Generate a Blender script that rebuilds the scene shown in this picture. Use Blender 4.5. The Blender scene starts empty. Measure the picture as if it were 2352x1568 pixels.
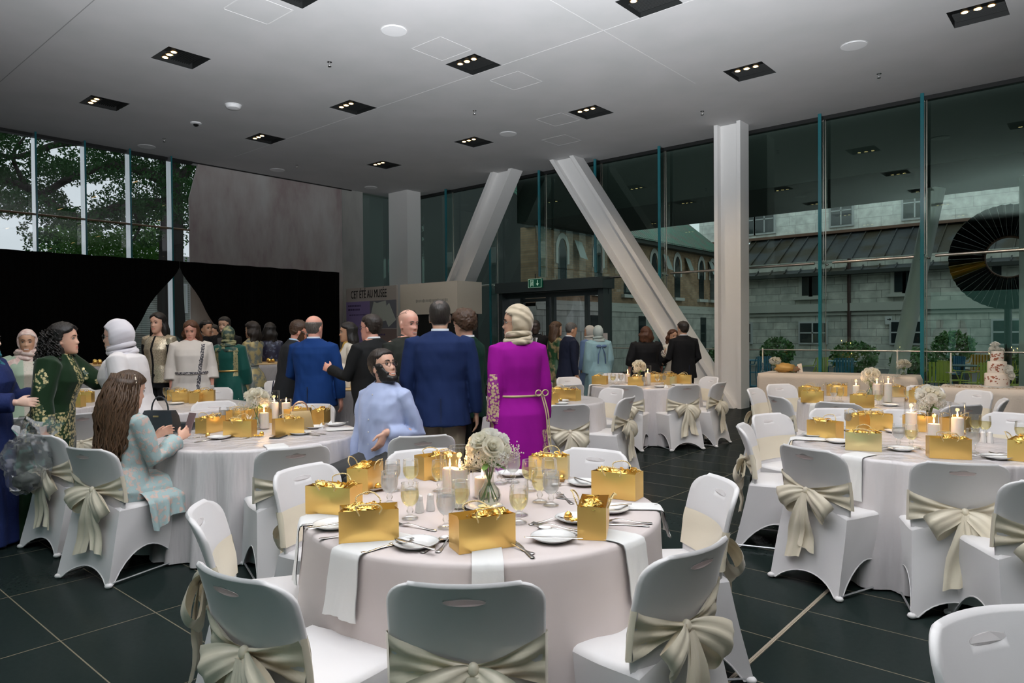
import bpy, bmesh, math, random
import numpy as np
from mathutils import Vector, Matrix, noise

random.seed(7)
sc = bpy.context.scene
C = sc.collection
PI = math.pi
Rd = math.radians

# ------------------------------------------------------------------ camera
FPX, YAW, PITCH, ROLL = 1605.0, 0.7140, -0.01477, -0.00819
CAMH = 1.52
CEIL = 5.48
def _cam():
    cp, sp = math.cos(PITCH), math.sin(PITCH)
    fw = np.array([0, cp, sp]); r = np.array([1.0, 0, 0]); u = np.cross(r, fw)
    cr, sr = math.cos(ROLL), math.sin(ROLL)
    return np.array([cr * r + sr * u, sr * r - cr * u, fw])
_M = _cam()
_B = np.array([[math.cos(YAW), -math.sin(YAW), 0], [math.sin(YAW), math.cos(YAW), 0], [0, 0, 1]])
def ray(px, py):
    return _B @ (_M.T @ np.array([(px - 1176) / FPX, (py - 784) / FPX, 1.0]))
def onz(px, py, z=0.0):
    d = ray(px, py); t = (z - CAMH) / d[2]
    return Vector((d[0] * t, d[1] * t, z))
def onx(px, py, x):
    d = ray(px, py); t = x / d[0]
    return Vector((x, d[1] * t, CAMH + d[2] * t))
def ony(px, py, y):
    d = ray(px, py); t = y / d[1]
    return Vector((d[0] * t, y, CAMH + d[2] * t))
def ond(px, py, depth):
    d = ray(px, py)
    return Vector((d[0] * depth, d[1] * depth, CAMH + d[2] * depth))
def proj(p):
    c = _M @ (_B.T @ (np.array([p[0], p[1], p[2]]) - np.array([0, 0, CAMH])))
    return 1176 + FPX * c[0] / c[2], 784 + FPX * c[1] / c[2], c[2]
RIGHT = Vector((math.cos(YAW), math.sin(YAW), 0))
FWD = Vector((-math.sin(YAW), math.cos(YAW), 0))

cd = bpy.data.cameras.new('camera'); cam = bpy.data.objects.new('camera', cd); C.objects.link(cam)
cd.sensor_width = 36; cd.lens = FPX * 36 / 2352; cd.clip_start = 0.05; cd.clip_end = 300
_r = _B @ _M[0]; _u = _B @ (-_M[1]); _f = _B @ _M[2]
cam.matrix_world = Matrix(((_r[0], _u[0], -_f[0], 0), (_r[1], _u[1], -_f[1], 0), (_r[2], _u[2], -_f[2], CAMH), (0, 0, 0, 1)))
sc.camera = cam

# ------------------------------------------------------------------ materials
MATS = {}
def mat(name, col, rough=0.5, metal=0.0, spec=0.5, bump=None, var=None, sheen=0.0, emit=None, estr=1.0, coat=0.0, sss=0.0, coords='Object', aniso=0.0, wave=None, trans=0.0):
    """bump=(scale, strength, dist); var=(scale, other colour, lo, hi)"""
    if name in MATS: return MATS[name]
    m = bpy.data.materials.new(name); m.use_nodes = True
    nt = m.node_tree; N = nt.nodes; L = nt.links
    b = N['Principled BSDF']
    b.inputs['Base Color'].default_value = (*col, 1)
    b.inputs['Roughness'].default_value = rough
    b.inputs['Metallic'].default_value = metal
    b.inputs['Specular IOR Level'].default_value = spec
    if sheen: b.inputs['Sheen Weight'].default_value = sheen; b.inputs['Sheen Roughness'].default_value = .4
    if coat: b.inputs['Coat Weight'].default_value = coat; b.inputs['Coat Roughness'].default_value = .15
    if trans: b.inputs['Transmission Weight'].default_value = trans
    if sss:
        b.inputs['Subsurface Weight'].default_value = sss
        b.inputs['Subsurface Radius'].default_value = (.012, .005, .003); b.inputs['Subsurface Scale'].default_value = 1
    if emit: b.inputs['Emission Color'].default_value = (*emit, 1); b.inputs['Emission Strength'].default_value = estr
    tc = None
    def TC():
        nonlocal tc
        if tc is None:
            tc = N.new('ShaderNodeTexCoord')
        return tc.outputs[coords]
    if var:
        n = N.new('ShaderNodeTexNoise'); n.inputs['Scale'].default_value = var[0]; n.inputs['Detail'].default_value = 6
        L.new(TC(), n.inputs['Vector'])
        r = N.new('ShaderNodeValToRGB'); r.color_ramp.elements[0].position = var[2]; r.color_ramp.elements[1].position = var[3]
        r.color_ramp.elements[0].color = (*col, 1); r.color_ramp.elements[1].color = (*var[1], 1)
        L.new(n.outputs['Fac'], r.inputs['Fac']); L.new(r.outputs['Color'], b.inputs['Base Color'])
    if bump:
        n = N.new('ShaderNodeTexNoise'); n.inputs['Scale'].default_value = bump[0]; n.inputs['Detail'].default_value = 3
        L.new(TC(), n.inputs['Vector'])
        bp = N.new('ShaderNodeBump'); bp.inputs['Strength'].default_value = bump[1]; bp.inputs['Distance'].default_value = bump[2]
        L.new(n.outputs['Fac'], bp.inputs['Height']); L.new(bp.outputs['Normal'], b.inputs['Normal'])
    if wave:  # (scale, distortion, strength, dist, dir)
        w = N.new('ShaderNodeTexWave'); w.bands_direction = wave[4]; w.inputs['Scale'].default_value = wave[0]
        w.inputs['Distortion'].default_value = wave[1]; w.inputs['Detail'].default_value = 2
        L.new(TC(), w.inputs['Vector'])
        bp = N.new('ShaderNodeBump'); bp.inputs['Strength'].default_value = wave[2]; bp.inputs['Distance'].default_value = wave[3]
        L.new(w.outputs['Fac'], bp.inputs['Height']); L.new(bp.outputs['Normal'], b.inputs['Normal'])
    MATS[name] = m
    return m

def thin_glass(name, tint=(1, 1, 1), ior=1.45, rough=0.0, boost=1.0, frost=0.0, fcol=(.9, .9, .9), cap=1.0, gcol=(1, 1, 1)):
    """thin sheet: what is behind shows through, the surface reflects by Fresnel"""
    if name in MATS: return MATS[name]
    m = bpy.data.materials.new(name); m.use_nodes = True
    nt = m.node_tree; N = nt.nodes; L = nt.links; N.clear()
    out = N.new('ShaderNodeOutputMaterial'); mx = N.new('ShaderNodeMixShader')
    t = N.new('ShaderNodeBsdfTransparent'); t.inputs['Color'].default_value = (*tint, 1)
    g = N.new('ShaderNodeBsdfGlossy'); g.inputs['Roughness'].default_value = rough; g.inputs['Color'].default_value = (*gcol, 1)
    fr = N.new('ShaderNodeFresnel'); fr.inputs['IOR'].default_value = ior
    mu = N.new('ShaderNodeMath'); mu.operation = 'MULTIPLY'; mu.inputs[1].default_value = boost; mu.use_clamp = True
    mn = N.new('ShaderNodeMath'); mn.operation = 'MINIMUM'; mn.inputs[1].default_value = cap
    L.new(fr.outputs[0], mu.inputs[0]); L.new(mu.outputs[0], mn.inputs[0]); L.new(mn.outputs[0], mx.inputs[0])
    src = t.outputs[0]
    if frost:
        d = N.new('ShaderNodeBsdfTranslucent'); d.inputs['Color'].default_value = (*fcol, 1)
        d2 = N.new('ShaderNodeBsdfDiffuse'); d2.inputs['Color'].default_value = (*fcol, 1)
        ad = N.new('ShaderNodeMixShader'); ad.inputs[0].default_value = .5
        L.new(d.outputs[0], ad.inputs[1]); L.new(d2.outputs[0], ad.inputs[2])
        m2 = N.new('ShaderNodeMixShader'); m2.inputs[0].default_value = frost
        L.new(t.outputs[0], m2.inputs[1]); L.new(ad.outputs[0], m2.inputs[2]); src = m2.outputs[0]
    L.new(src, mx.inputs[1]); L.new(g.outputs[0], mx.inputs[2]); L.new(mx.outputs[0], out.inputs[0])
    MATS[name] = m
    return m

# ------------------------------------------------------------------ mesh collector
class MB:
    def __init__(s): s.v = []; s.f = []; s.m = []
    def add(s, vs, fs, mi=0, M=None):
        o = len(s.v)
        if M is not None: vs = [M @ Vector(p) for p in vs]
        s.v += [tuple(p) for p in vs]
        s.f += [tuple(i + o for i in f) for f in fs]; s.m += [mi] * len(fs)
        return s
    def box(s, c, d, rz=0, mi=0, M=None, bev=0):
        x, y, z = d[0] / 2, d[1] / 2, d[2] / 2
        T = Matrix.Translation(c) @ Matrix.Rotation(rz, 4, 'Z')
        if M is not None: T = M @ T
        if bev:
            bm = bmesh.new(); bmesh.ops.create_cube(bm, size=1)
            for v in bm.verts: v.co = Vector((v.co.x * d[0], v.co.y * d[1], v.co.z * d[2]))
            bmesh.ops.bevel(bm, geom=bm.edges[:], offset=bev, segments=2, affect='EDGES', profile=.6)
            bm.verts.ensure_lookup_table()
            s.add([v.co.copy() for v in bm.verts], [[v.index for v in f.verts] for f in bm.faces], mi, T); bm.free(); return s
        vs = [(a, b, e) for e in (-z, z) for a, b in ((-x, -y), (x, -y), (x, y), (-x, y))]
        fs = [(3, 2, 1, 0), (4, 5, 6, 7), (0, 1, 5, 4), (1, 2, 6, 5), (2, 3, 7, 6), (3, 0, 4, 7)]
        return s.add(vs, fs, mi, T)
    def grid(s, P, mi=0, cu=False, cv=False, M=None):
        """P[i][j] -> point; faces between rows"""
        nu, nv = len(P), len(P[0]); vs = [p for row in P for p in row]; fs = []
        for i in range(nu if cu else nu - 1):
            for j in range(nv if cv else nv - 1):
                a, b = i, (i + 1) % nu; c, d = j, (j + 1) % nv
                fs.append((a * nv + c, a * nv + d, b * nv + d, b * nv + c))
        return s.add(vs, fs, mi, M)
    def loft(s, rings, mi=0, caps=True, M=None):
        n = len(rings[0]); vs = [p for r in rings for p in r]; fs = []
        for i in range(len(rings) - 1):
            for j in range(n):
                k = (j + 1) % n; fs.append((i * n + j, i * n + k, (i + 1) * n + k, (i + 1) * n + j))
        if caps: fs.append(tuple(range(n - 1, -1, -1))); fs.append(tuple((len(rings) - 1) * n + j for j in range(n)))
        return s.add(vs, fs, mi, M)
    def lathe(s, prof, n=24, mi=0, M=None, caps=True):
        return s.loft([[(r * math.cos(2 * PI * j / n), r * math.sin(2 * PI * j / n), z) for j in range(n)] for r, z in prof], mi, caps, M)
    def cyl(s, c, r, h, n=20, mi=0, M=None, r2=None):
        T = Matrix.Translation(c)
        if M is not None: T = M @ T
        return s.lathe([(r, 0), (r if r2 is None else r2, h)], n, mi, T)
    def ell(s, c, r, nu=10, nv=14, mi=0, M=None):
        rings = []
        for i in range(nu + 1):
            a = -PI / 2 + PI * i / nu; q = max(math.cos(a), .02)
            rings.append([(c[0] + r[0] * q * math.cos(2 * PI * j / nv), c[1] + r[1] * q * math.sin(2 * PI * j / nv), c[2] + r[2] * math.sin(a)) for j in range(nv)])
        return s.loft(rings, mi, True, M)
    def tube(s, pts, r, n=8, mi=0, caps=True, M=None, flat=None, up=None, close=False):
        """r a number or a list; flat = ratio of the second axis"""
        pts = [Vector(p) for p in pts]; k = len(pts)
        rs = r if isinstance(r, (list, tuple)) else [r] * k
        rings = []; prev = None
        for i in range(k):
            t = (pts[(i + 1) % k] - pts[i - 1]) if close else (pts[min(i + 1, k - 1)] - pts[max(i - 1, 0)])
            if t.length < 1e-9: t = Vector((0, 0, 1))
            t.normalize()
            if prev is None:
                a = Vector(up) if up is not None else (Vector((0, 0, 1)) if abs(t.z) < .9 else Vector((1, 0, 0)))
            else: a = prev
            b = t.cross(a)
            if b.length < 1e-6: b = t.orthogonal()
            b.normalize(); a = b.cross(t).normalized(); prev = a
            ri = rs[i]; rx, ry = (ri if isinstance(ri, (tuple, list)) else (ri, ri * (flat or 1)))
            rings.append([pts[i] + b * (rx * math.cos(2 * PI * j / n)) + a * (ry * math.sin(2 * PI * j / n)) for j in range(n)])
        if close:
            rings.append(rings[0]); return s.loft(rings, mi, False, M)
        return s.loft(rings, mi, caps, M)
    def prism(s, poly, z0, z1, mi=0, M=None):
        return s.loft([[(x, y, z0) for x, y in poly], [(x, y, z1) for x, y in poly]], mi, True, M)
    def mesh(s, name, mats, smooth=True, ang=40, fix=True):
        me = bpy.data.meshes.new(name)
        me.from_pydata(s.v, [], s.f)
        if not isinstance(mats, (list, tuple)): mats = [mats]
        for m in mats: me.materials.append(m)
        if len(mats) > 1: me.polygons.foreach_set('material_index', s.m)
        if fix:
            bm = bmesh.new(); bm.from_mesh(me); bmesh.ops.recalc_face_normals(bm, faces=bm.faces[:]); bm.to_mesh(me); bm.free()
        if smooth:
            me.shade_smooth()
            if ang: me.set_sharp_from_angle(angle=Rd(ang))
        me.update()
        return me
    def build(s, name, mats, parent=None, loc=None, rz=None, smooth=True, ang=40, fix=True):
        return link(name, s.mesh(name, mats, smooth, ang, fix), parent, loc, rz)

def link(name, data, parent=None, loc=None, rz=None):
    o = bpy.data.objects.new(name, data); C.objects.link(o)
    if parent is not None: o.parent = parent
    if loc is not None: o.location = loc
    if rz is not None: o.rotation_euler = (0, 0, rz)
    return o

THINGS = []
def tag(o, label, cat, group=None, kind=None):
    o['label'] = label; o['category'] = cat
    if group: o['group'] = group
    if kind: o['kind'] = kind
    THINGS.append(o)
    return o
def empty(name, label, cat, loc=(0, 0, 0), rz=0.0, group=None):
    o = bpy.data.objects.new(name, None); C.objects.link(o); o.empty_display_size = .05
    o.location = loc; o.rotation_euler = (0, 0, rz)
    return tag(o, label, cat, group)
def struct(o, label=None):
    o['kind'] = 'structure'
    if label: o['label'] = label
    return o
def kids(o):
    return [c for c in bpy.data.objects if c.parent == o]
KIDS = {}
def dup(root, loc, rz, label, group=None, scale=None):
    """copy of a thing with copies of its parts and sub-parts"""
    if root not in KIDS: KIDS[root] = [(c, kids(c)) for c in kids(root)]
    r = root.copy(); C.objects.link(r); r.location = loc; r.rotation_euler = (0, 0, rz); r['label'] = label
    if scale: r.scale = scale
    if group: r['group'] = group
    for ch, sub in KIDS[root]:
        c = ch.copy(); C.objects.link(c); c.parent = r
        for g in sub:
            d = g.copy(); C.objects.link(d); d.parent = c
    THINGS.append(r)
    return r
class Proto:
    """the first placing moves the built thing itself, later ones copy it"""
    def __init__(s, root): s.root = root; s.used = False
    def put(s, loc, rz, label, group=None, scale=None):
        if not s.used:
            KIDS[s.root] = [(c, kids(c)) for c in kids(s.root)]
            s.used = True; r = s.root; r.location = loc; r.rotation_euler = (0, 0, rz); r['label'] = label
            if group: r['group'] = group
            if scale: r.scale = scale
            return r
        return dup(s.root, loc, rz, label, group, scale or (1, 1, 1))

def sstep(a, b, x):
    t = min(max((x - a) / (b - a), 0), 1); return t * t * (3 - 2 * t)
def lerp(a, b, t): return a + (b - a) * t
def bez(p0, p1, p2, p3, n):
    p0, p1, p2, p3 = map(Vector, (p0, p1, p2, p3)); o = []
    for i in range(n + 1):
        t = i / n; u = 1 - t
        o.append(p0 * u ** 3 + p1 * 3 * u * u * t + p2 * 3 * u * t * t + p3 * t ** 3)
    return o
def spline(pts, n=6):
    """Catmull-Rom through the points"""
    P = [Vector(p) for p in pts]; P = [P[0] * 2 - P[1]] + P + [P[-1] * 2 - P[-2]]; o = []
    for i in range(1, len(P) - 2):
        a, b, c, d = P[i - 1:i + 3]
        for k in range(n):
            t = k / n
            o.append(.5 * ((2 * b) + (c - a) * t + (2 * a - 5 * b + 4 * c - d) * t * t + (3 * b - a - 3 * c + d) * t ** 3))
    o.append(P[-2]); return o
def text(name, body, size, m, parent, loc, rot, extrude=.002, align='LEFT', sx=1.0):
    cu = bpy.data.curves.new(name, 'FONT'); cu.body = body; cu.size = size; cu.extrude = extrude; cu.align_x = align
    tmp = bpy.data.objects.new('tmp', cu); C.objects.link(tmp)
    me = bpy.data.meshes.new_from_object(tmp.evaluated_get(bpy.context.evaluated_depsgraph_get()))
    bpy.data.objects.remove(tmp); me.materials.clear(); me.materials.append(m)
    o = link(name, me, parent, loc); o.rotation_euler = rot; o.scale = (sx, 1, 1)
    return o
# ------------------------------------------------------------------ the hall
WX, GY = -16.15, 13.77          # concrete / window wall plane, glass wall plane
XR, YB = 6.2, -6.0              # the ends behind the camera
def wall_mat(name, c1, c2, c3, scale=.5):
    m = bpy.data.materials.new(name); m.use_nodes = True; nt = m.node_tree; N = nt.nodes; L = nt.links; b = N['Principled BSDF']
    tc = N.new('ShaderNodeTexCoord'); mp = N.new('ShaderNodeMapping'); mp.inputs['Scale'].default_value = (1, 1, .35)
    L.new(tc.outputs['Object'], mp.inputs['Vector'])
    n1 = N.new('ShaderNodeTexNoise'); n1.inputs['Scale'].default_value = scale * 2.2; n1.inputs['Detail'].default_value = 8; n1.inputs['Roughness'].default_value = .62
    L.new(mp.outputs[0], n1.inputs['Vector'])
    r = N.new('ShaderNodeValToRGB'); e = r.color_ramp.elements
    e[0].position = .36; e[0].color = (*c1, 1); e[1].position = .66; e[1].color = (*c3, 1); x = e.new(.5); x.color = (*c2, 1)
    L.new(n1.outputs['Fac'], r.inputs['Fac'])
    n2 = N.new('ShaderNodeTexVoronoi'); n2.inputs['Scale'].default_value = 1.1; L.new(tc.outputs['Object'], n2.inputs['Vector'])
    lt = N.new('ShaderNodeMath'); lt.operation = 'LESS_THAN'; lt.inputs[1].default_value = .03; L.new(n2.outputs['Distance'], lt.inputs[0])
    mx = N.new('ShaderNodeMixRGB'); mx.inputs[2].default_value = (.02, .02, .02, 1); L.new(lt.outputs[0], mx.inputs[0]); L.new(r.outputs[0], mx.inputs[1])
    L.new(mx.outputs[0], b.inputs['Base Color']); b.inputs['Roughness'].default_value = .8
    bp = N.new('ShaderNodeBump'); bp.inputs['Strength'].default_value = .25; bp.inputs['Distance'].default_value = .02
    L.new(n1.outputs['Fac'], bp.inputs['Height']); L.new(bp.outputs[0], b.inputs['Normal'])
    return m
M_CEIL = mat('plaster', (.52, .515, .52), .9, bump=(9, .12, .01), var=(1.3, (.47, .475, .475), .35, .75))
M_CONC = wall_mat('cast_concrete', (.31, .24, .24), (.42, .38, .37), (.50, .49, .48))
M_CONC2 = wall_mat('plain_concrete', (.30, .31, .29), (.36, .36, .34), (.42, .42, .40))
M_STEEL = mat('white_paint_steel', (.78, .77, .76), .45)
M_BLACK = mat('black_metal', (.012, .013, .013), .45)
M_TEAL = mat('glass_fin_edge', (.02, .16, .19), .15, spec=.6)
M_RAIL = mat('brushed_steel', (.62, .56, .5), .3, metal=1)
M_GLASS = thin_glass('facade_glass', (.80, .95, .87), 1.5, 0, 1.25, gcol=(.70, .95, .82))
M_GLASS2 = thin_glass('clear_facade_glass', (.91, .94, .94), 1.5, 0, 1.2)
M_FING = thin_glass('fin_glass', (.62, .80, .78), 1.5, 0, 1.3)
M_FINW = thin_glass('sky_reflection_fin_glass', (.75, .82, .84), 1.5, .02, 2.5, frost=.45, fcol=(.75, .77, .8))  # pale frost colour stands in for the bright sky reflected on the fins

# floor: dark stone tiles with pale joints
def floor_mat():
    m = bpy.data.materials.new('dark_stone_tiles'); m.use_nodes = True; nt = m.node_tree; N = nt.nodes; L = nt.links; b = N['Principled BSDF']
    tc = N.new('ShaderNodeTexCoord'); mp = N.new('ShaderNodeMapping')
    mp.inputs['Location'].default_value = FLOOR_OFF
    L.new(tc.outputs['Object'], mp.inputs['Vector'])
    br = N.new('ShaderNodeTexBrick'); br.offset = 0; br.inputs['Scale'].default_value = 1
    br.inputs['Brick Width'].default_value = TILE[0]; br.inputs['Row Height'].default_value = TILE[1]; br.inputs['Mortar Size'].default_value = .0035
    br.inputs['Mortar Smooth'].default_value = .3
    br.inputs['Color1'].default_value = (.006, .0105, .0095, 1); br.inputs['Color2'].default_value = (.008, .0125, .0115, 1); br.inputs['Mortar'].default_value = (.115, .10, .07, 1)
    L.new(mp.outputs[0], br.inputs['Vector'])
    n = N.new('ShaderNodeTexNoise'); n.inputs['Scale'].default_value = 40; n.inputs['Detail'].default_value = 4; L.new(tc.outputs['Object'], n.inputs['Vector'])
    mx = N.new('ShaderNodeMixRGB'); mx.blend_type = 'ADD'; mx.inputs[0].default_value = .004; L.new(br.outputs['Color'], mx.inputs[1]); L.new(n.outputs['Fac'], mx.inputs[2])
    df = N.new('ShaderNodeBsdfDiffuse'); gl = N.new('ShaderNodeBsdfGlossy'); ms = N.new('ShaderNodeMixShader'); fr = N.new('ShaderNodeFresnel'); fr.inputs['IOR'].default_value = 1.45; mu = N.new('ShaderNodeMath'); mu.operation = 'MULTIPLY'; mu.inputs[1].default_value = .18
    L.new(fr.outputs[0], mu.inputs[0]); L.new(mu.outputs[0], ms.inputs[0]); L.new(df.outputs[0], ms.inputs[1]); L.new(gl.outputs[0], ms.inputs[2]); L.new(ms.outputs[0], N['Material Output'].inputs[0])
    L.new(mx.outputs[0], df.inputs['Color'])
    n3 = N.new('ShaderNodeTexNoise'); n3.inputs['Scale'].default_value = 2.2; L.new(tc.outputs['Object'], n3.inputs['Vector'])
    mr = N.new('ShaderNodeMapRange'); mr.inputs[3].default_value = .13; mr.inputs[4].default_value = .24; L.new(n3.outputs['Fac'], mr.inputs[0]); L.new(mr.outputs[0], gl.inputs['Roughness'])
    bp = N.new('ShaderNodeBump'); bp.inputs['Strength'].default_value = .06; bp.inputs['Distance'].default_value = .01; L.new(n3.outputs['Fac'], bp.inputs['Height']); L.new(bp.outputs[0], gl.inputs['Normal'])
    return m
TILE = (0.85, 0.60)
FLOOR_OFF = (0, 0, 0)
TILE = (0.90, 0.4555)
FLOOR_OFF = (1.265, -1.13, 0)
M_FLOOR = floor_mat()
mb = MB(); mb.box((WX / 2 + XR / 2, (YB + GY) / 2, -.05), (XR - WX, GY - YB, .1))
struct(mb.build('floor', M_FLOOR, smooth=False), 'dark polished stone floor in long tiles with pale joints')
mb = MB(); mb.box((-1.263, 3.6, .0025), (.020, 9.2, .005)); mb.box((-1.263, 3.6, .003), (.006, 9.2, .008))
struct(mb.build('trim_1', mat('brass_strip', (.42, .36, .28), .4, metal=.6), smooth=False), 'pale metal expansion strip set in the floor')

# ceiling with square recesses for the lights
FXX = [-1.345 - 2.95 * k for k in range(5)] + [1.605, 4.555]
FXY = [10.6, 7.55, 4.545, 1.53, -1.5]
FIX = [(x, y) for x in FXX for y in FXY]
HALF = .30
xs = sorted([WX - .3, XR + .3] + [x + s * HALF for x in FXX for s in (-1, 1)])
ys = sorted([YB - .3, GY + .25] + [y + s * HALF for y in FXY for s in (-1, 1)])
mb = MB()
for i in range(len(xs) - 1):
    for j in range(len(ys) - 1):
        cx, cy = (xs[i] + xs[i + 1]) / 2, (ys[j] + ys[j + 1]) / 2
        if any(abs(cx - a) < HALF and abs(cy - b) < HALF for a, b in FIX): continue
        mb.add([(xs[i], ys[j], CEIL), (xs[i], ys[j + 1], CEIL), (xs[i + 1], ys[j + 1], CEIL), (xs[i + 1], ys[j], CEIL)], [(0, 1, 2, 3)])
struct(mb.build('ceiling', M_CEIL, smooth=False, fix=False), 'pale plaster ceiling with square light recesses')
M_SEAM = mat('seam_light', (.575, .57, .57), .8); M_SEAMD = mat('seam_dark', (.28, .28, .28), .9)
mb = MB(); mb.box((-9.2, 3.08, CEIL - .001), (14, .012, .002)); struct(mb.build('trim_2', M_SEAMD, smooth=False), 'dark control joint across the ceiling')
mb = MB(); mb.box((-8, 7.84, CEIL - .001), (14, .014, .002)); mb.box((-5.15, 6, CEIL - .001), (.010, 9, .002)); struct(mb.build('trim_3', M_SEAM, smooth=False), 'pale control joints across the ceiling')

M_HOUS = mat('downlight_housing', (.006, .007, .007), .6)
M_LED = mat('lit_lamp', (1, .85, .6), .5, emit=(1, .66, .30), estr=9)
M_BAF = mat('baffle_mesh', (.015, .016, .016), .5)
def make_downlight():
    t = empty('recessed_downlight', 'square black recessed downlight', 'downlight', group='square downlights in the ceiling')
    b = MB(); h = HALF - .001; z1 = .16
    b.add([(-h, -h, 0), (h, -h, 0), (h, h, 0), (-h, h, 0), (-h, -h, z1), (h, -h, z1), (h, h, z1), (-h, h, z1)], [(0, 1, 5, 4), (1, 2, 6, 5), (2, 3, 7, 6), (3, 0, 4, 7), (4, 5, 6, 7)])
    b.build('housing', M_HOUS, t, smooth=False, fix=False)
    b = MB()
    for k in range(9): b.box((0, -.02 + k * .032, .055), (.56, .004, .02))
    b.build('baffle', M_BAF, t, smooth=False)
    for k in (-1, 0, 1):
        b = MB(); b.lathe([(.05, .06), (.045, .07), (.033, .10), (.028, .105)], 16, caps=False)
        l = b.build('lamp', mat('lamp_reflector', (.15, .12, .08), .3, metal=.8), t, (k * .14 + .02, -.17, -.062))
        b = MB(); b.cyl((0, 0, .055), .036, .004, 16); b.build('bulb', M_LED, l)
    return t
PD = Proto(make_downlight())
for i, (x, y) in enumerate(FIX):
    PD.put((x, y, CEIL), 0, 'square black recessed downlight with three warm lamps')
DOWN = list(FIX)
# small ceiling fittings
M_DISC = mat('white_cover_disc', (.74, .74, .75), .6)
def fit(name, label, cat, xy, kind):
    t = empty(name, label, cat, (xy[0], xy[1], CEIL), group={'disc': 'cover discs on the ceiling', 'spr': 'sprinklers on the ceiling'}.get(kind))
    if kind == 'disc':
        b = MB(); b.lathe([(.16, 0), (.17, -.006), (.165, -.012), (.0, -.014)], 32); b.build('cover', M_DISC, t)
        b = MB(); b.lathe([(.178, .0), (.178, -.004), (.166, -.005)], 32, caps=False); b.build('rim', M_SEAM, t)
    elif kind == 'dome':
        b = MB(); b.lathe([(.13, 0), (.13, -.03), (.11, -.06), (.05, -.075), (.0, -.076)], 24); b.build('cover', M_DISC, t)
        b = MB(); b.lathe([(.14, 0), (.14, -.012), (.13, -.013)], 24, caps=False); b.build('base', M_DISC, t)
    elif kind == 'cam':
        b = MB(); b.lathe([(.10, 0), (.10, -.02), (.06, -.03)], 20); b.build('base', M_DISC, t)
        b = MB(); b.ell((0, 0, -.035), (.05, .05, .035)); b.build('lens', mat('dark_lens', (.01, .01, .01), .1), t)
    else:
        b = MB(); b.lathe([(.035, 0), (.035, -.006), (.012, -.01), (.012, -.05), (.008, -.06)], 14); b.build('stem', mat('chrome', (.6, .6, .6), .2, metal=1), t)
        b = MB(); b.cyl((0, 0, -.068), .026, .004, 14); b.build('deflector', mat('chrome', (.6, .6, .6), .2, metal=1), t)
for p in [(905, 70), (1961, 104), (1167, 307), (337, 336), (637, 390), (852, 430)]:
    fit('ceiling_disc', 'white round cover disc on the ceiling', 'ceiling disc', onz(*p, CEIL), 'disc')
fit('occupancy_sensor', 'white domed sensor under the ceiling', 'sensor', onz(536, 241, CEIL), 'dome')
fit('security_camera', 'small white ceiling camera with dark lens', 'security camera', onz(450, 282, CEIL), 'cam')
for p in [(757, 142), (1090, 254), (2019, 169), (1613, 255), (377, 318), (682, 379)]:
    fit('sprinkler_head', 'chrome sprinkler head under the ceiling', 'sprinkler', onz(*p, CEIL), 'spr')
for p in [(1014, 113), (1185, 186), (593, 22), (1282, 275), (1290, 322)]:
    c = onz(*p, CEIL); b = MB()
    for s in (-1, 1):
        b.box((s * .295, 0, -.001), (.012, .6, .003)); b.box((0, s * .295, -.001), (.6, .012, .003))
    o = b.build('access_hatch', M_SEAM, None, c, smooth=False); tag(o, 'square access hatch outlined in the ceiling', 'hatch', 'access hatches in the ceiling')

# --- concrete wall on the left and the windows before it
def slab(name, pts_yz, x0, x1, m, label=None):
    b = MB(); b.loft([[(x0, y, z) for y, z in pts_yz], [(x1, y, z) for y, z in pts_yz]])
    return struct(b.build(name, m, smooth=False), label)
slab('wall_left', [(7.33, 0), (11.53, 0), (11.53, CEIL), (7.56, CEIL), (7.34, 4.64)], WX, WX - .04, M_CONC, 'weathered grey and pink cast concrete wall')
slab('wall_left_end', [(11.55, 0), (12.24, 0), (12.24, CEIL), (11.55, CEIL)], WX, WX - .3, M_CONC2, 'plain grey concrete return beside the weathered wall')
slab('wall_left_near', [(YB, 0), (-.6, 0), (-.6, CEIL), (YB, CEIL)], WX, WX - .3, M_CONC2)
M_PLAST = mat('dark_wall_panel', (.06, .065, .062), .85)
b = MB(); b.box((XR + .1, (YB + GY) / 2, CEIL / 2), (.2, GY - YB, CEIL)); struct(b.build('wall_right', M_PLAST, smooth=False))
b = MB(); b.box(((WX - 6) / 2, YB - .1, CEIL / 2), (-6 - WX, .2, CEIL)); b.box(((2 + XR) / 2, YB - .1, CEIL / 2), (XR - 2, .2, CEIL)); b.box((-2, YB - .1, .1), (8, .2, .2)); b.box((-2, YB - .1, (3 + CEIL) / 2), (8, .2, CEIL - 3)); struct(b.build('wall_back', M_PLAST, smooth=False))
b = MB(); b.add([(-6, YB - .1, .2), (2, YB - .1, .2), (2, YB - .1, 3), (-6, YB - .1, 3)], [(0, 1, 2, 3)]); struct(b.build('window_40', thin_glass('teal_fill_glass', (.50, .86, .74), 1.5, 0, 1.0), smooth=False, fix=False))  # unseen window added behind the camera to let in soft teal fill light
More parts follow.
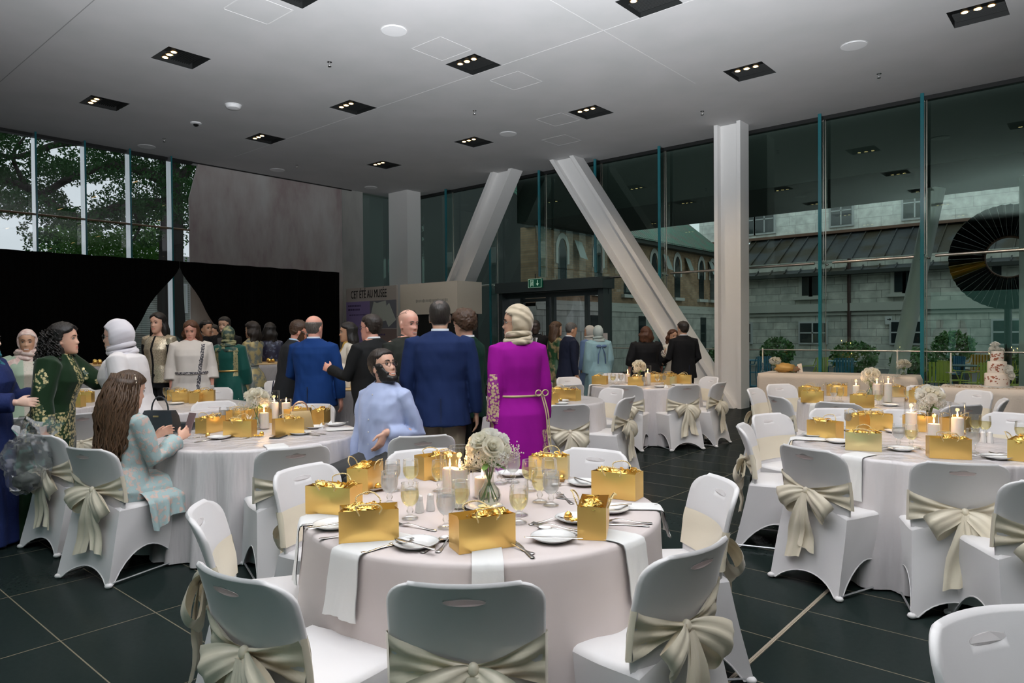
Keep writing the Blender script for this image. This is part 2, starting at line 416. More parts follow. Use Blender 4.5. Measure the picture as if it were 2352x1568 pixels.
# left windows: panes between the fins
fy = [4.27 + .862 * (k - 5) for k in range(5, 9)]; fy = [4.27 + .862 * k for k in range(-5, 4)]
ed = [-.6] + fy + [7.33]; n = 1
for i in range(len(ed) - 1):
    b = MB(); b.add([(WX - .05, ed[i], 0), (WX - .05, ed[i + 1], 0), (WX - .05, ed[i + 1], CEIL), (WX - .05, ed[i], CEIL)], [(0, 1, 2, 3)])
    struct(b.build('window_%d' % n, M_GLASS2, smooth=False, fix=False), 'clear glass pane in the left facade'); n += 1
b = MB(); b.add([(WX - .05, 12.24, 0), (WX - .05, GY, 0), (WX - .05, GY, CEIL), (WX - .05, 12.24, CEIL)], [(0, 1, 2, 3)]); struct(b.build('window_%d' % n, M_GLASS, smooth=False, fix=False)); n += 1
for y in fy:
    b = MB(); b.box((WX + .09, y, CEIL / 2), (.26, .02, CEIL - .01), mi=0); b.box((WX + .225, y, CEIL / 2), (.010, .034, CEIL - .01), mi=1)
    struct(b.build('window_fin', [M_FINW, M_TEAL], smooth=False), 'vertical glass fin of the left windows')
b = MB(); b.tube([(WX + .02, -.6, 3.9), (WX + .02, 7.33, 3.9)], .022, 8); struct(b.build('trim_4', mat('bronze_rail', (.35, .24, .15), .35, metal=.8)), 'thin bronze rail across the left windows')
b = MB(); b.box((WX - .02, 3.4, CEIL - .03), (.16, 8, .06)); struct(b.build('trim_5', M_BLACK, smooth=False))
b = MB(); b.box((WX + .01, 9.6, CEIL - .012), (.03, 4.5, .024)); struct(b.build('trim_6', M_BLACK, smooth=False))

# --- glass wall
fins = [-2.5 - 1.655 * k for k in range(-5, 9)]
ex = sorted([WX] + [f for f in fins if WX < f < XR] + [XR])
for i in range(len(ex) - 1):
    b = MB(); z0 = 0
    if -12.1 < (ex[i] + ex[i + 1]) / 2 < -9.0: z0 = 2.72
    b.add([(ex[i], GY, z0), (ex[i + 1], GY, z0), (ex[i + 1], GY, CEIL), (ex[i], GY, CEIL)], [(0, 1, 2, 3)])
    struct(b.build('window_%d' % n, M_GLASS, smooth=False, fix=False), 'tall pane of the glass wall'); n += 1
for f in fins:
    if not (WX < f < XR): continue
    b = MB(); z0 = 2.85 if -12.1 < f < -9.05 else 0
    b.add([(f, GY - .26, z0), (f, GY - .01, z0), (f, GY - .01, CEIL - .01), (f, GY - .26, CEIL - .01)], [(0, 1, 2, 3)], 0)
    b.box((f, GY - .275, (CEIL + z0) / 2), (.055, .03, CEIL - .02 - z0), mi=1); b.box((f + .02, GY - .006, (CEIL + z0) / 2), (.016, .012, CEIL - .02 - z0), mi=2)
    struct(b.build('glass_fin', [M_FING, M_TEAL, M_RAIL], smooth=False, fix=False), 'teal edged glass fin of the glass wall')
    b = MB(); b.box((f, GY - .14, 2.745), (.07, .24, .04)); b.ell((f + .06, GY - .05, 2.71), (.03, .03, .02)); b.ell((f - .06, GY - .05, 2.71), (.03, .03, .02))
    struct(b.build('glass_clamp', mat('polished_steel', (.75, .72, .66), .12, metal=1)))
b = MB()
for i in range(len(ex) - 1):
    if -13 < (ex[i] + ex[i + 1]) / 2 < -9.0: continue
    b.tube([(ex[i] + .16, GY - .07, 2.745), (ex[i + 1] - .16, GY - .07, 2.745)], .026, 10)
struct(b.build('trim_7', M_RAIL), 'steel transom rail of the glass wall')
b = MB(); b.tube([(-8.9, GY - .1, 1.115), (XR, GY - .1, 1.115)], .012, 8); struct(b.build('trim_8', M_RAIL), 'thin steel handrail along the glass wall')
b = MB(); b.box(((WX + XR) / 2, GY, CEIL - .035), (XR - WX, .12, .07)); struct(b.build('trim_9', M_BLACK, smooth=False), 'dark head channel of the glass wall')
b = MB(); b.box(((WX + XR) / 2, GY, .04), (XR - WX, .1, .08)); struct(b.build('baseboard_back', M_BLACK, smooth=False))

# --- steel columns and struts, H section
def hbeam(name, p0, p1, side, w, d, tf, tw, label):
    """p0..p1 axis, side = unit vector across the web, Y = flange depth"""
    p0, p1, s = Vector(p0), Vector(p1), Vector(side); yv = Vector((0, 1, 0)); b = MB()
    def plate(a0, a1, b0, b1):
        r = []
        for p in (p0, p1): r.append([p + s * a0 + yv * b0, p + s * a1 + yv * b0, p + s * a1 + yv * b1, p + s * a0 + yv * b1])
        b.loft(r)
    plate(-w / 2, -w / 2 + tf, -d / 2, d / 2); plate(w / 2 - tf, w / 2, -d / 2, d / 2); plate(-w / 2 + tf, w / 2 - tf, -.03 - tw / 2, -.03 + tw / 2)
    return struct(b.build(name, M_STEEL, smooth=False), label)
hbeam('column', (-5.68, 13.1, 0), (-5.68, 13.1, CEIL), (1, 0, 0), .53, .40, .075, .05, 'white steel H column before the glass wall')
hbeam('column', (-15.36, 13.1, 0), (-15.36, 13.1, CEIL), (1, 0, 0), .80, .50, .40, .06, 'white steel column in the far corner')
def strut(x0, z0, x1, z1, w, label, d=.42, tf=.09):
    dx, dz = x1 - x0, z1 - z0; l = math.hypot(dx, dz); ux, uz = dx / l, dz / l
    s = Vector((uz, 0, -ux)); b = MB()
    yv = Vector((0, 1, 0))
    # ends cut level with the floor and ceiling
    def at(a, z): # point on line offset a along s with height z
        k = (z - (z0 + s.z * a)) / uz; return Vector((x0 + s.x * a + ux * k, 13.1, z))
    def plate(a0, a1, b0, b1):
        b.loft([[at(a0, z) + yv * b0, at(a1, z) + yv * b0, at(a1, z) + yv * b1, at(a0, z) + yv * b1] for z in (z0, z1)])
    plate(-w / 2, -w / 2 + tf, -d / 2, d / 2); plate(w / 2 - tf, w / 2, -d / 2, d / 2); plate(-w / 2 + tf, w / 2 - tf, -.05, 0)
    struct(b.build('strut', M_STEEL, smooth=False), label)
strut(-14.86, 0, -11.49, CEIL, .60, 'white steel strut leaning right over the reception')
strut(-5.90, 0, -9.64, CEIL, .56, 'white steel strut leaning left above the entrance')

# --- black drape on the left
M_DRAPE = mat('black_drape', (.0012, .0012, .0013), .95, spec=.05, wave=(3.2, 1.5, .5, .03, 'Y'))
def drape(name, label, y0, y1, edge, side):
    """edge(z) limits the panel on its open side"""
    b = MB(); P = []; nz, ny = 24, 90
    for i in range(nz + 1):
        z = .02 + 3.035 * i / nz; a, e = (y0, min(y1, edge(z))) if side == 'r' else (max(y0, edge(z)), y1)
        P.append([(-15.0 + .045 * math.sin(y * 11 + .6 * math.sin(z)) , y, z) for y in [a + (e - a) * k / ny for k in range(ny + 1)]])
    b.grid(P); o = b.build(name, M_DRAPE, None, ang=0, fix=False); tag(o, label, 'curtain', 'black drapes'); return o
def interp(z, tab):
    for (a, ya), (c, yc) in zip(tab, tab[1:]):
        if a <= z <= c: return ya + (yc - ya) * (z - a) / (c - a)
    return tab[-1][1] if z > tab[-1][0] else tab[0][1]
LT = [(0, 5.55), (1.2, 5.5), (1.585, 5.68), (2.07, 5.94), (2.535, 6.29), (2.89, 6.60), (4, 6.605)]
RT = [(0, 7.75), (1.0, 7.8), (1.28, 7.75), (1.62, 7.40), (2.237, 7.02), (2.89, 6.61), (4, 6.605)]
drape('curtain', 'black floor length drape left of the tied back opening', -4.0, 6.605, lambda z: interp(z, LT), 'r')
drape('curtain', 'black floor length drape right of the tied back opening', 6.605, 10.63, lambda z: interp(z, RT), 'l')
b = MB(); b.tube([(-15.10, -4, 3.03), (-15.10, 10.66, 3.03)], .022, 8); t = empty('drape_rack', 'black pipe rack carrying the two drapes', 'drape rack'); b.build('crossbar', M_BLACK, t)
for y in (-3.9, 1.0, 3.6, 10.64): b = MB(); b.cyl((-15.10, y, 0), .025, 3.03, 10); b.box((-15.22, y, .005), (.3, .4, .01)); b.build('upright', M_BLACK, t)

# --- poster panel, reception header, exit door
YP = 11.3
pa, pb = ony(797, 663, YP), ony(912, 655, YP); PZ = (pa.z + pb.z) / 4
t = empty('poster_panel', 'grey and mauve museum poster panel with a black French headline', 'poster', ((pa.x + pb.x) / 2, YP, 0))
w = pb.x - pa.x; b = MB(); b.box((0, 0, PZ), (w, .05, 2 * PZ)); b.build('board', mat('poster_grey', (.42, .39, .36), .7), t, smooth=False)
def panel(x0, x1, z0, z1, m, name, yy=-.028, par=None):
    b = MB(); b.box(((x0 + x1) / 2, yy, (z0 + z1) / 2), (x1 - x0, .004, z1 - z0)); return b.build(name, m, par or t, smooth=False)
hw = w / 2
panel(-hw, -.02, .55, 2.33, mat('poster_mauve', (.24, .19, .42), .7), 'mauve_field'); ph = panel(-.02, hw, 1.62, 2.33, mat('poster_slate', (.15, .16, .19), .7), 'photo_field'); panel(-.02, hw, .2, 1.60, mat('poster_taupe', (.20, .15, .14), .7), 'taupe_field')
M_INK = mat('black_ink', (.006, .006, .006), .8); M_INK2 = mat('dark_ink', (.06, .04, .12), .8)
text('headline', 'CET ÉTÉ AU MUSÉE', .29, mat('black_ink', (.006, .006, .006), .8), t, (-hw + .21, -.03, ony(855, 683, YP).z), (PI / 2, 0, 0), .002, sx=.60)
for k, (x, z, ww) in enumerate([(-.95, 2.22, .52), (-.95, 2.12, .46), (-.9, 1.98, .78), (.1, 1.46, .5), (.1, 1.36, .3)]):
    b = MB()
    xx = x; 
    while xx < x + ww: q = .04 + .05 * ((k * 7 + int(xx * 100)) % 3) / 2; b.box((xx + q / 2, -.0315, z), (q, .003, .045 if k != 2 else .025)); xx += q + .02
    b.build('text_line', M_INK2, t, smooth=False)
M_PAPER = mat('printed_paper', (.45, .50, .46), .8)
for k, (x, z, a) in enumerate([(.22, 2.02, .35), (.5, 2.05, -.15), (.75, 1.95, -.55)]):
    b = MB(); b.box((0, 0, 0), (.34, .004, .5)); o = b.build('pictured_sheet', M_PAPER, t, (x, -.032 - k * .002, z), smooth=False); o.rotation_euler = (0, a, 0)
hx0, hx1 = ony(919, 653, YP + .3).x, ony(1050, 646, YP + .3).x
t = empty('reception_kiosk', 'white boxed reception kiosk header over a black base', 'kiosk', (0, 0, 0))
YK = YP + .3; zt, zb = ony(985, 649, YK).z, ony(1000, 721, YK).z
M_HEAD = mat('header_white', (.66, .62, .54), .7)
b = MB(); b.box(((hx0 + hx1) / 2, YK + .42, (zt + zb) / 2), (hx1 - hx0, .84, zt - zb)); b.build('header', M_HEAD, t, smooth=False)
b = MB(); b.box(((hx0 + hx1) / 2 - .05, YK + .42, .99), (hx1 - hx0 - .1, .78, 1.98)); b.build('base', M_BLACK, t, smooth=False)
b = MB()
for k in range(22): b.box((hx0 + .62 + k * .052, YK - .001, 2.28 + .004 * (k % 2)), (.034, .003, .06 if k % 5 else .08))
b.build('lettering', mat('pale_ink', (.34, .33, .29), .8), t, smooth=False)

M_DOORF = mat('dark_door_frame', (.035, .05, .052), .4)
b = MB(); b.box((-10.5, GY - .15, 2.62), (3.3, .5, .26)); b.box((-12.1, GY - .1, 1.3), (.12, .3, 2.6))
b.box((-8.98, GY - .1, 1.36), (.14, .36, 2.72))
for x in (-11.55, -10.72, -10.55, -9.55): b.box((x, GY, 1.2), (.09, .1, 2.4))
b.box((-10.5, GY, 2.42), (3.2, .12, .12)); b.box((-11.15, GY, 2.3), (.8, .08, .08))
struct(b.build('door_frame', M_DOORF, smooth=False), 'dark framed glass entrance vestibule')
for k, (x0, x1) in enumerate([(-12.04, -11.6), (-11.5, -10.77), (-10.5, -9.6), (-9.5, -9.05)]):
    b = MB(); b.add([(x0, GY, 0), (x1, GY, 0), (x1, GY, 2.36), (x0, GY, 2.36)], [(0, 1, 2, 3)])
    o = struct(b.build('door_%d' % (k + 1), M_GLASS2, smooth=False, fix=False), 'clear glass door leaf of the entrance')
    b = MB(); b.tube([(x1 - .1, GY - .06, .7), (x1 - .1, GY - .06, 1.5)], .015, 8); b.build('door_handle', M_RAIL, o)
# exit sign
es = empty('exit_sign', 'green exit sign with running figure and down arrow', 'exit sign', (-10.785, GY - .43, 2.69))
b = MB(); b.box((0, 0, 0), (.42, .05, .22)); b.build('box', mat('sign_green', (.004, .05, .03), .5, emit=(.0, .10, .05), estr=.25), es, smooth=False)
M_SIGNW = mat('sign_white', (.6, .7, .6), .5, emit=(.5, .8, .6), estr=.28)
b = MB()
for s in (-1, 1): b.box((s * .204, -.027, 0), (.008, .004, .21)); b.box((0, -.027, s * .104), (.41, .004, .008))
b.build('border', M_SIGNW, es, smooth=False)
b = MB(); b.box((.085, -.028, .03), (.02, .004, .09)); b.add([(.04, -.028, -.01), (.13, -.028, -.01), (.085, -.028, -.07)], [(0, 1, 2)]); b.build('arrow', M_SIGNW, es, smooth=False)
b = MB(); b.box((-.135, -.028, 0), (.012, .004, .16)); b.box((-.085, -.028, .074), (.09, .004, .012)); b.box((-.05, -.028, 0), (.012, .004, .16))
b.ell((-.085, -.028, .045), (.012, .003, .013)); b.box((-.09, -.028, .012), (.022, .004, .045), M=None); b.box((-.108, -.028, -.03), (.012, .004, .06)); b.box((-.075, -.028, -.028), (.012, .004, .055)); b.box((-.072, -.028, .02), (.04, .004, .011))
b.build('running_figure', M_SIGNW, es, smooth=False)
b = MB(); b.cyl((0, 0, .11), .012, .12, 8); b.build('bracket', M_BLACK, es)
# notice stand by the entrance
p = ond(1394, 860, 13.2)
t = empty('notice_stand', 'white paper notice on a slim dark stand by the entrance', 'notice stand', (p.x, p.y, 0), -.6)
b = MB(); b.cyl((0, 0, 0), .16, .02, 20); b.build('base', M_BLACK, t)
b = MB(); b.cyl((0, 0, .02), .022, 1.1, 10); b.build('pole', M_BLACK, t)
b = MB(); b.box((0, -.03, 1.32), (.20, .012, .30)); b.build('notice', mat('paper', (.62, .58, .56), .8), t, smooth=False)
b = MB(); b.cyl((0, 0, 1.06), .03, .05, 12); b.build('knob', M_DISC, t)
p = ond(1340, 900, 12.6)
t = empty('lectern_panel', 'plain white upright panel standing by the entrance', 'panel', (p.x, p.y, 0), .2)
b = MB(); b.box((0, 0, .52), (.22, .22, 1.04), bev=.006); b.build('body', mat('white_panel', (.55, .53, .52), .6), t)
# ------------------------------------------------------------------ beyond the glass
def stone_mat(name, c1, c2, mortar, w, h, ms=.012, scale=1, off=.5, rough=.85, axis='XZ', vary=.75):
    m = bpy.data.materials.new(name); m.use_nodes = True; nt = m.node_tree; N = nt.nodes; L = nt.links; b = N['Principled BSDF']
    tc = N.new('ShaderNodeTexCoord'); sp = N.new('ShaderNodeSeparateXYZ'); cb = N.new('ShaderNodeCombineXYZ'); L.new(tc.outputs['Object'], sp.inputs[0])
    L.new(sp.outputs['X' if axis[0] == 'X' else 'Y'], cb.inputs[0]); L.new(sp.outputs['Z'], cb.inputs[1])
    br = N.new('ShaderNodeTexBrick'); br.offset = off; br.squash = 1.6; br.squash_frequency = 3; br.inputs['Scale'].default_value = scale
    br.inputs['Brick Width'].default_value = w; br.inputs['Row Height'].default_value = h; br.inputs['Mortar Size'].default_value = ms; br.inputs['Bias'].default_value = 0
    br.inputs['Color1'].default_value = (*c1, 1); br.inputs['Color2'].default_value = (*c2, 1); br.inputs['Mortar'].default_value = (*mortar, 1)
    L.new(cb.outputs[0], br.inputs['Vector'])
    n = N.new('ShaderNodeTexNoise'); n.inputs['Scale'].default_value = 3; n.inputs['Detail'].default_value = 8; L.new(tc.outputs['Object'], n.inputs['Vector'])
    mr = N.new('ShaderNodeMapRange'); mr.inputs[1].default_value = .3; mr.inputs[2].default_value = .7; mr.inputs[3].default_value = vary; mr.inputs[4].default_value = 1.2; L.new(n.outputs['Fac'], mr.inputs[0])
    mx = N.new('ShaderNodeMixRGB'); mx.blend_type = 'MULTIPLY'; mx.inputs[0].default_value = 1; L.new(br.outputs['Color'], mx.inputs[1]); L.new(mr.outputs[0], mx.inputs[2])
    L.new(mx.outputs[0], b.inputs['Base Color']); b.inputs['Roughness'].default_value = rough
    bp = N.new('ShaderNodeBump'); bp.inputs['Strength'].default_value = .4; bp.inputs['Distance'].default_value = .03; L.new(mx.outputs[0], bp.inputs['Height']); L.new(bp.outputs[0], b.inputs['Normal'])
    return m
M_STONE = stone_mat('grey_rubble_stone', (.46, .48, .43), (.62, .62, .55), (.30, .30, .27), .62, .30)
M_STONE2 = stone_mat('pale_ashlar', (.78, .80, .76), (.88, .89, .84), (.60, .61, .58), .9, .42)
M_BRICK = stone_mat('brown_brick', (.30, .19, .11), (.42, .28, .17), (.25, .20, .15), .22, .075, ms=.006, axis='YZ')
M_DRESS = mat('dressed_stone', (.45, .46, .41), .8, bump=(8, .2, .02))
M_SILL = mat('pale_sill', (.55, .56, .52), .8)
M_DARKG = mat('dark_window_glass', (.02, .028, .03), .08, spec=.8)
M_WFRAME = mat('white_window_frame', (.5, .52, .52), .6)
b = MB(); b.box((-8, 40, -.12), (90, 60, .1)); b.box((-40, 5, -.12), (47, 60, .1)); struct(b.build('ground_outside', mat('paved_ground', (.10, .10, .095), .7, bump=(12, .3, .02)), smooth=False))
# overhang of the hall
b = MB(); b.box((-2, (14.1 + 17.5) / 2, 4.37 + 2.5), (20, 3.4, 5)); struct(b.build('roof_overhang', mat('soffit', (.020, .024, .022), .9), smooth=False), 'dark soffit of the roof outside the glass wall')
# long grey stone building
SY = 30.0
def at30(px, py): return ony(px, py, SY)
st = empty('stone_building', 'long grey stone church building with mossy lower roof', 'building', (0, 0, 0))
b = MB(); b.box((-2.7, SY + .3, 2.1), (21.3, .6, 4.4)); b.build('wall', M_STONE, st, smooth=False)
b = MB(); b.box((-2.7, SY - .06, 2.37), (21.3, .22, .32)); b.box((-2.7, SY - .02, 2.12), (21.3, .12, .12)); b.build('string_course', M_DRESS, st, smooth=False)
zr = ony(1800, 632, SY).z; RZ = ony(1800, 547, SY + 3.0).z
b = MB(); b.box((-2.7, SY - .2, zr - .06), (21.3, .5, .14)); b.build('eave', mat('dark_eave', (.03, .035, .03), .6), st, smooth=False)
M_ROOF = mat('slate_roof', (.05, .055, .06), .45, var=(.9, (.035, .028, .015), .45, .6), bump=(5, .3, .04))
b = MB(); b.add([(-13.3, SY - .3, zr), (8, SY - .3, zr), (8, SY + 3.0, RZ), (-13.3, SY + 3.0, RZ)], [(0, 1, 2, 3)]); b.build('roof', M_ROOF, st, smooth=False)
for k in range(34):
    b = MB(); x = -13.0 + k * .6
    b.loft([[(x - .02, SY - .3, zr), (x + .02, SY - .3, zr), (x + .02, SY - .3, zr + .07), (x - .02, SY - .3, zr + .07)], [(x - .02, SY + 3, RZ), (x + .02, SY + 3, RZ), (x + .02, SY + 3, RZ + .07), (x - .02, SY + 3, RZ + .07)]])
    b.build('roof_batten', M_ROOF, st, smooth=False)
b = MB(); b.box((-4, SY + 3.3, RZ + 3), (24, .6, 6)); b.build('upper_wall', M_STONE2, st, smooth=False)
b = MB(); b.box((-4, SY + 2.9, RZ + .04), (24, .3, .12)); b.build('roof_flashing', mat('rust_flashing', (.16, .08, .05), .6), st, smooth=False)
def stone_window(x, z0, z1, wd, fr=.12, y=SY, mul=1, name='window'):
    b = MB(); b.box((x, y - .02, (z0 + z1) / 2), (wd + 2 * fr, .14, z1 - z0 + 2 * fr)); f = b.build(name, M_DRESS if fr > .1 else M_WFRAME, st, smooth=False)
    b = MB(); b.box((x, y - .08, (z0 + z1) / 2), (wd, .06, z1 - z0)); b.build('pane', M_DARKG, f, smooth=False)
    if mul:
        b = MB(); b.box((x, y - .12, (z0 + z1) / 2), (.05, .03, z1 - z0)); b.box((x, y - .12, (z0 + z1) / 2), (wd, .03, .05)); b.build('muntin', M_WFRAME, f, smooth=False)
for px in (1852, 1875, 2065, 2092, 2290):
    a = at30(px, 662); stone_window(a.x, 2.9, 3.75, .28, .14, mul=0)
for px in (1862, 2082):
    a = at30(px, 680); b = MB(); b.box((a.x, SY - .1, 2.78), (1.3, .24, .12)); b.build('sill', M_DRESS, st, smooth=False)
for px in (1868, 2082, 2322, 1700):
    a = at30(px, 760); stone_window(a.x, .95, 1.75, 1.0, .07)
for px in (1718, 1938, 2106, 1763):
    a = ony(px, 500, SY + 3.3); stone_window(a.x, RZ + .35, RZ + 1.6, .85, .09, SY + 3.0)
a = at30(1952, 700); b = MB(); b.cyl((a.x, SY - .12, 0), .07, 4.3, 10); b.build('drainpipe', mat('rusty_pipe', (.05, .022, .018), .5), st)
a = at30(2042, 735); o = MB(); o.box((a.x, SY - .08, a.z), (.24, .03, .32)); t = o.build('wall_sign', mat('sign_plate', (.6, .62, .6), .5), smooth=False); tag(t, 'small white plate with a dark arrow on the stone wall', 'sign')
o = MB(); o.box((a.x + .01, SY - .1, a.z + .03), (.1, .01, .03)); o.add([(a.x + .04, SY - .106, a.z + .08), (a.x + .1, SY - .106, a.z + .03), (a.x + .04, SY - .106, a.z - .02)], [(0, 1, 2)]); o.build('arrow', M_INK, t, smooth=False)
# brick wing
BX = -13.74
br = empty('brick_building', 'brown brick wing with pointed windows and green roof', 'building', (0, 0, 0))
b = MB(); b.box((BX - .3, 23.5, 3.55), (.6, 13, 2.5)); b.build('wall', M_BRICK, br, smooth=False)
b = MB(); b.box((BX - .28, 23.5, 1.2), (.62, 13, 2.4)); b.build('base_wall', stone_mat('pale_base_stone', (.42, .43, .39), (.50, .50, .45), (.25, .25, .22), 1.2, .5, axis='YZ'), br, smooth=False)
b = MB(); b.add([(BX + .06, 17, 2.2), (BX + .06, 30, 2.2), (BX - .02, 30, 2.62), (BX - .02, 17, 2.62)], [(0, 1, 2, 3)]); b.build('plinth_course', M_DRESS, br, smooth=False)
b = MB(); b.box((BX, 23.5, 4.86), (.7, 13.2, .2)); b.build('eave', mat('dark_eave', (.03, .035, .03), .6), br, smooth=False)
b = MB(); b.add([(BX + .4, 17, 4.9), (BX + .4, 30.3, 4.9), (BX - 2.6, 30.3, 7.4), (BX - 2.6, 17, 7.4)], [(0, 1, 2, 3)]); b.build('roof', mat('green_copper_roof', (.05, .16, .11), .5, wave=(1.6, .2, .6, .06, 'Y'), var=(2, (.12, .10, .08), .4, .7)), br, smooth=False)
def arch_pts(y, z0, w, h):
    pts = [(y - w / 2, z0)]; zs = z0 + h * .55
    for k in range(9):
        t = k / 8; pts.append((y - w / 2 * math.cos(t * PI / 2) ** 1.0 * (1 - .0), zs + (h * .45) * math.sin(t * PI / 2) ** 1.25))
    for k in range(7, -1, -1):
        t = k / 8; pts.append((y + w / 2 * math.cos(t * PI / 2), zs + (h * .45) * math.sin(t * PI / 2) ** 1.25))
    pts.append((y + w / 2, z0)); return pts
for py in (18.4, 20.5, 22.4, 24.4, 26.3, 28.5, 29.6):
    b = MB(); o = arch_pts(py, 3.72, .72, 1.0); i = arch_pts(py, 3.70, .48, .84); n_ = len(o)
    vs = [(BX + .03, y, z) for y, z in o] + [(BX + .03, y, z) for y, z in i]; b.add(vs, [(k, k + 1, n_ + k + 1, n_ + k) for k in range(n_ - 1)])
    f = b.build('window', M_SILL, br, smooth=False)
    b = MB(); b.add([(BX + .012, y, z) for y, z in arch_pts(py, 2.85, .48, 1.69)], [tuple(range(n_))]); b.build('pane', M_DARKG, f, smooth=False)
    b = MB(); b.box((BX + .06, py, 2.78), (.16, .8, .12)); b.build('sill', M_SILL, f, smooth=False)
    b = MB(); b.add([(BX + .05, py + .62, 4.55), (BX + .05, py + 1.05, 4.5), (BX + .26, py + 1.1, 3.9), (BX + .26, py + .67, 3.95)], [(0, 1, 2, 3)]); b.build('awning_pane', mat('open_pane', (.32, .38, .35), .3), f, smooth=False)
for py in (20.2, 23.4, 26.6, 28.6):
    b = MB(); b.box((BX + .03, py, 1.3), (.06, .5, 1.5)); f = b.build('lower_window', M_DARKG, br, smooth=False)
b = MB(); b.box((BX + .07, 27.0, 1.7), (.02, .18, .26)); b.box((BX + .07, 27.0, .9), (.02, .22, .8)); b.build('lit_window', mat('lit_window', (.5, .35, .1), .5, emit=(1, .7, .25), estr=.35), br, smooth=False)
# dark facade at the far end of the hall
b = MB(); b.box((-19, 18.5, 4), (10.4, .4, 8)); struct(b.build('wall_outside', mat('dark_facade', (.03, .035, .034), .7), smooth=False))
# white pole and column on the terrace
M_POLE = mat('white_pole', (.68, .69, .68), .4)
b = MB(); b.tube([(-3.62, 16.5, 0), (-2.80, 16.5, 4.37)], .165, 24); struct(b.build('leaning_pole', M_POLE), 'white round pole leaning outside the glass wall')
b = MB(); b.cyl((-1.12, 16.5, 0), .31, 4.37, 32); struct(b.build('pillar', M_POLE), 'white round column outside the glass wall')
# ring sculpture
sx, sz = ony(2318, 590, 18).x, ony(2318, 590, 18).z
t = empty('ring_sculpture', 'large ring sculpture of dark radiating mirror slats', 'sculpture', (sx, 18, sz), .25)
M_SLAT = mat('mirror_slat', (.20, .22, .23), .15, metal=1); M_SLATD = mat('dark_slat', (.02, .022, .024), .25, metal=.6); M_SLATG = mat('gold_slat', (.55, .32, .03), .3, metal=.7)
for k in range(46):
    a = 2 * PI * k / 46; a2 = a + 2 * PI / 46 * .985; r0, r1 = .44, 1.10; b = MB()
    am = (a + a2) / 2
    pr = [(r0, a, 0), (r1, a, 0), (r1, am, -.14), (r0, am, -.05), (r1, a2, 0), (r0, a2, 0)]
    b.add([(r * math.cos(q), y, r * math.sin(q)) for r, q, y in pr], [(0, 1, 2, 3), (3, 2, 4, 5)])
    g = 24 <= k <= 25
    b.build('slat', M_SLATG if g else (M_SLAT if k % 3 == 1 else M_SLATD), t, smooth=False)
b = MB(); b.tube([(.44 * math.cos(2 * PI * k / 40), .02, .44 * math.sin(2 * PI * k / 40)) for k in range(40)], .035, 8, close=True); b.build('inner_ring', mat('rust_ring', (.10, .04, .02), .6), t)
b = MB(); b.cyl((0, .1, -sz), .07, sz - 1.0, 12); b.box((0, .1, -sz + .03), (.8, .8, .06)); b.build('stand', M_SLATD, t)
# terrace chairs, tables, planters
def make_patio_chair(m, nm):
    t = empty('patio_chair', 'x', 'patio chair', group='terrace chairs')
    b = MB()
    for k in range(6): b.box((0, -.17 + k * .07, .43), (.42, .055, .012))
    b.build('seat', m, t, smooth=False)
    b = MB()
    for k in range(6): b.box((-.175 + k * .07, -.24 - .03, .66), (.05, .012, .42))
    b.build('backrest', m, t, smooth=False)
    for sx_ in (-1, 1):
        b = MB(); b.tube([(sx_ * .23, .22, 0), (sx_ * .225, .2, .44), (sx_ * .25, .12, .64), (sx_ * .25, -.2, .66), (sx_ * .22, -.27, .86)], .012, 6); b.build('leg', m, t)
        b = MB(); b.tube([(sx_ * .23, -.3, 0), (sx_ * .22, -.22, .44), (sx_ * .22, -.25, .66)], .012, 6); b.build('leg', m, t)
    return Proto(t)
M_LIME = mat('lime_paint', (.42, .48, .07), .4); M_BLUE = mat('blue_paint', (.02, .17, .28), .4); M_ORNG = mat('amber_paint', (.50, .28, .02), .4)
pcs = {'lime': make_patio_chair(M_LIME, 0), 'blue': make_patio_chair(M_BLUE, 0), 'amber': make_patio_chair(M_ORNG, 0)}
for k, (px, d, a, c) in enumerate([(2150, 17.2, .4, 'lime'), (2195, 18.0, -.9, 'lime'), (2245, 17.4, .9, 'lime'), (2300, 18.6, .2, 'lime'), (1868, 18.5, 1.2, 'lime'), (2180, 20.4, 2.4, 'blue'), (1930, 18.4, .6, 'blue'), (1740, 18.5, 1.0, 'blue'), (2243, 21.8, 2.9, 'amber'), (1925, 22.4, 3.0, 'amber'), (1788, 22.6, 2.8, 'amber'), (2330, 17.2, 2.2, 'lime')]):
    y = d; x = ony(px, 800, y).x
    pcs[c].put((x, y, -.07), a, '%s slatted metal chair on the terrace outside the glass' % {'lime': 'lime yellow', 'blue': 'blue', 'amber': 'amber'}[c], 'terrace chairs')
def patio_table(px, y, m, lab):
    x = ony(px, 800, y).x; t = empty('patio_table', lab, 'patio table', (x, y, -.07))
    b = MB(); b.cyl((0, 0, .72), .4, .02, 28); b.build('tabletop', m, t); b = MB(); b.cyl((0, 0, .03), .03, .69, 10); b.build('pedestal', m, t); b = MB(); b.cyl((0, 0, 0), .22, .03, 20); b.build('base', m, t)
patio_table(1930, 19.5, mat('pale_blue_paint', (.2, .36, .42), .4), 'pale blue round terrace table near the second glass fin')
patio_table(1722, 19.0, M_BLUE, 'deep blue round terrace table beside the white column')
patio_table(2210, 18.6, mat('teal_paint', (.03, .10, .10), .4), 'dark teal round terrace table among lime chairs')
M_BUSH = mat('bush_leaf', (.06, .17, .03), .6, var=(6, (.11, .07, .05), .5, .75)); M_POT = mat('dark_planter', (.03, .032, .03), .6)
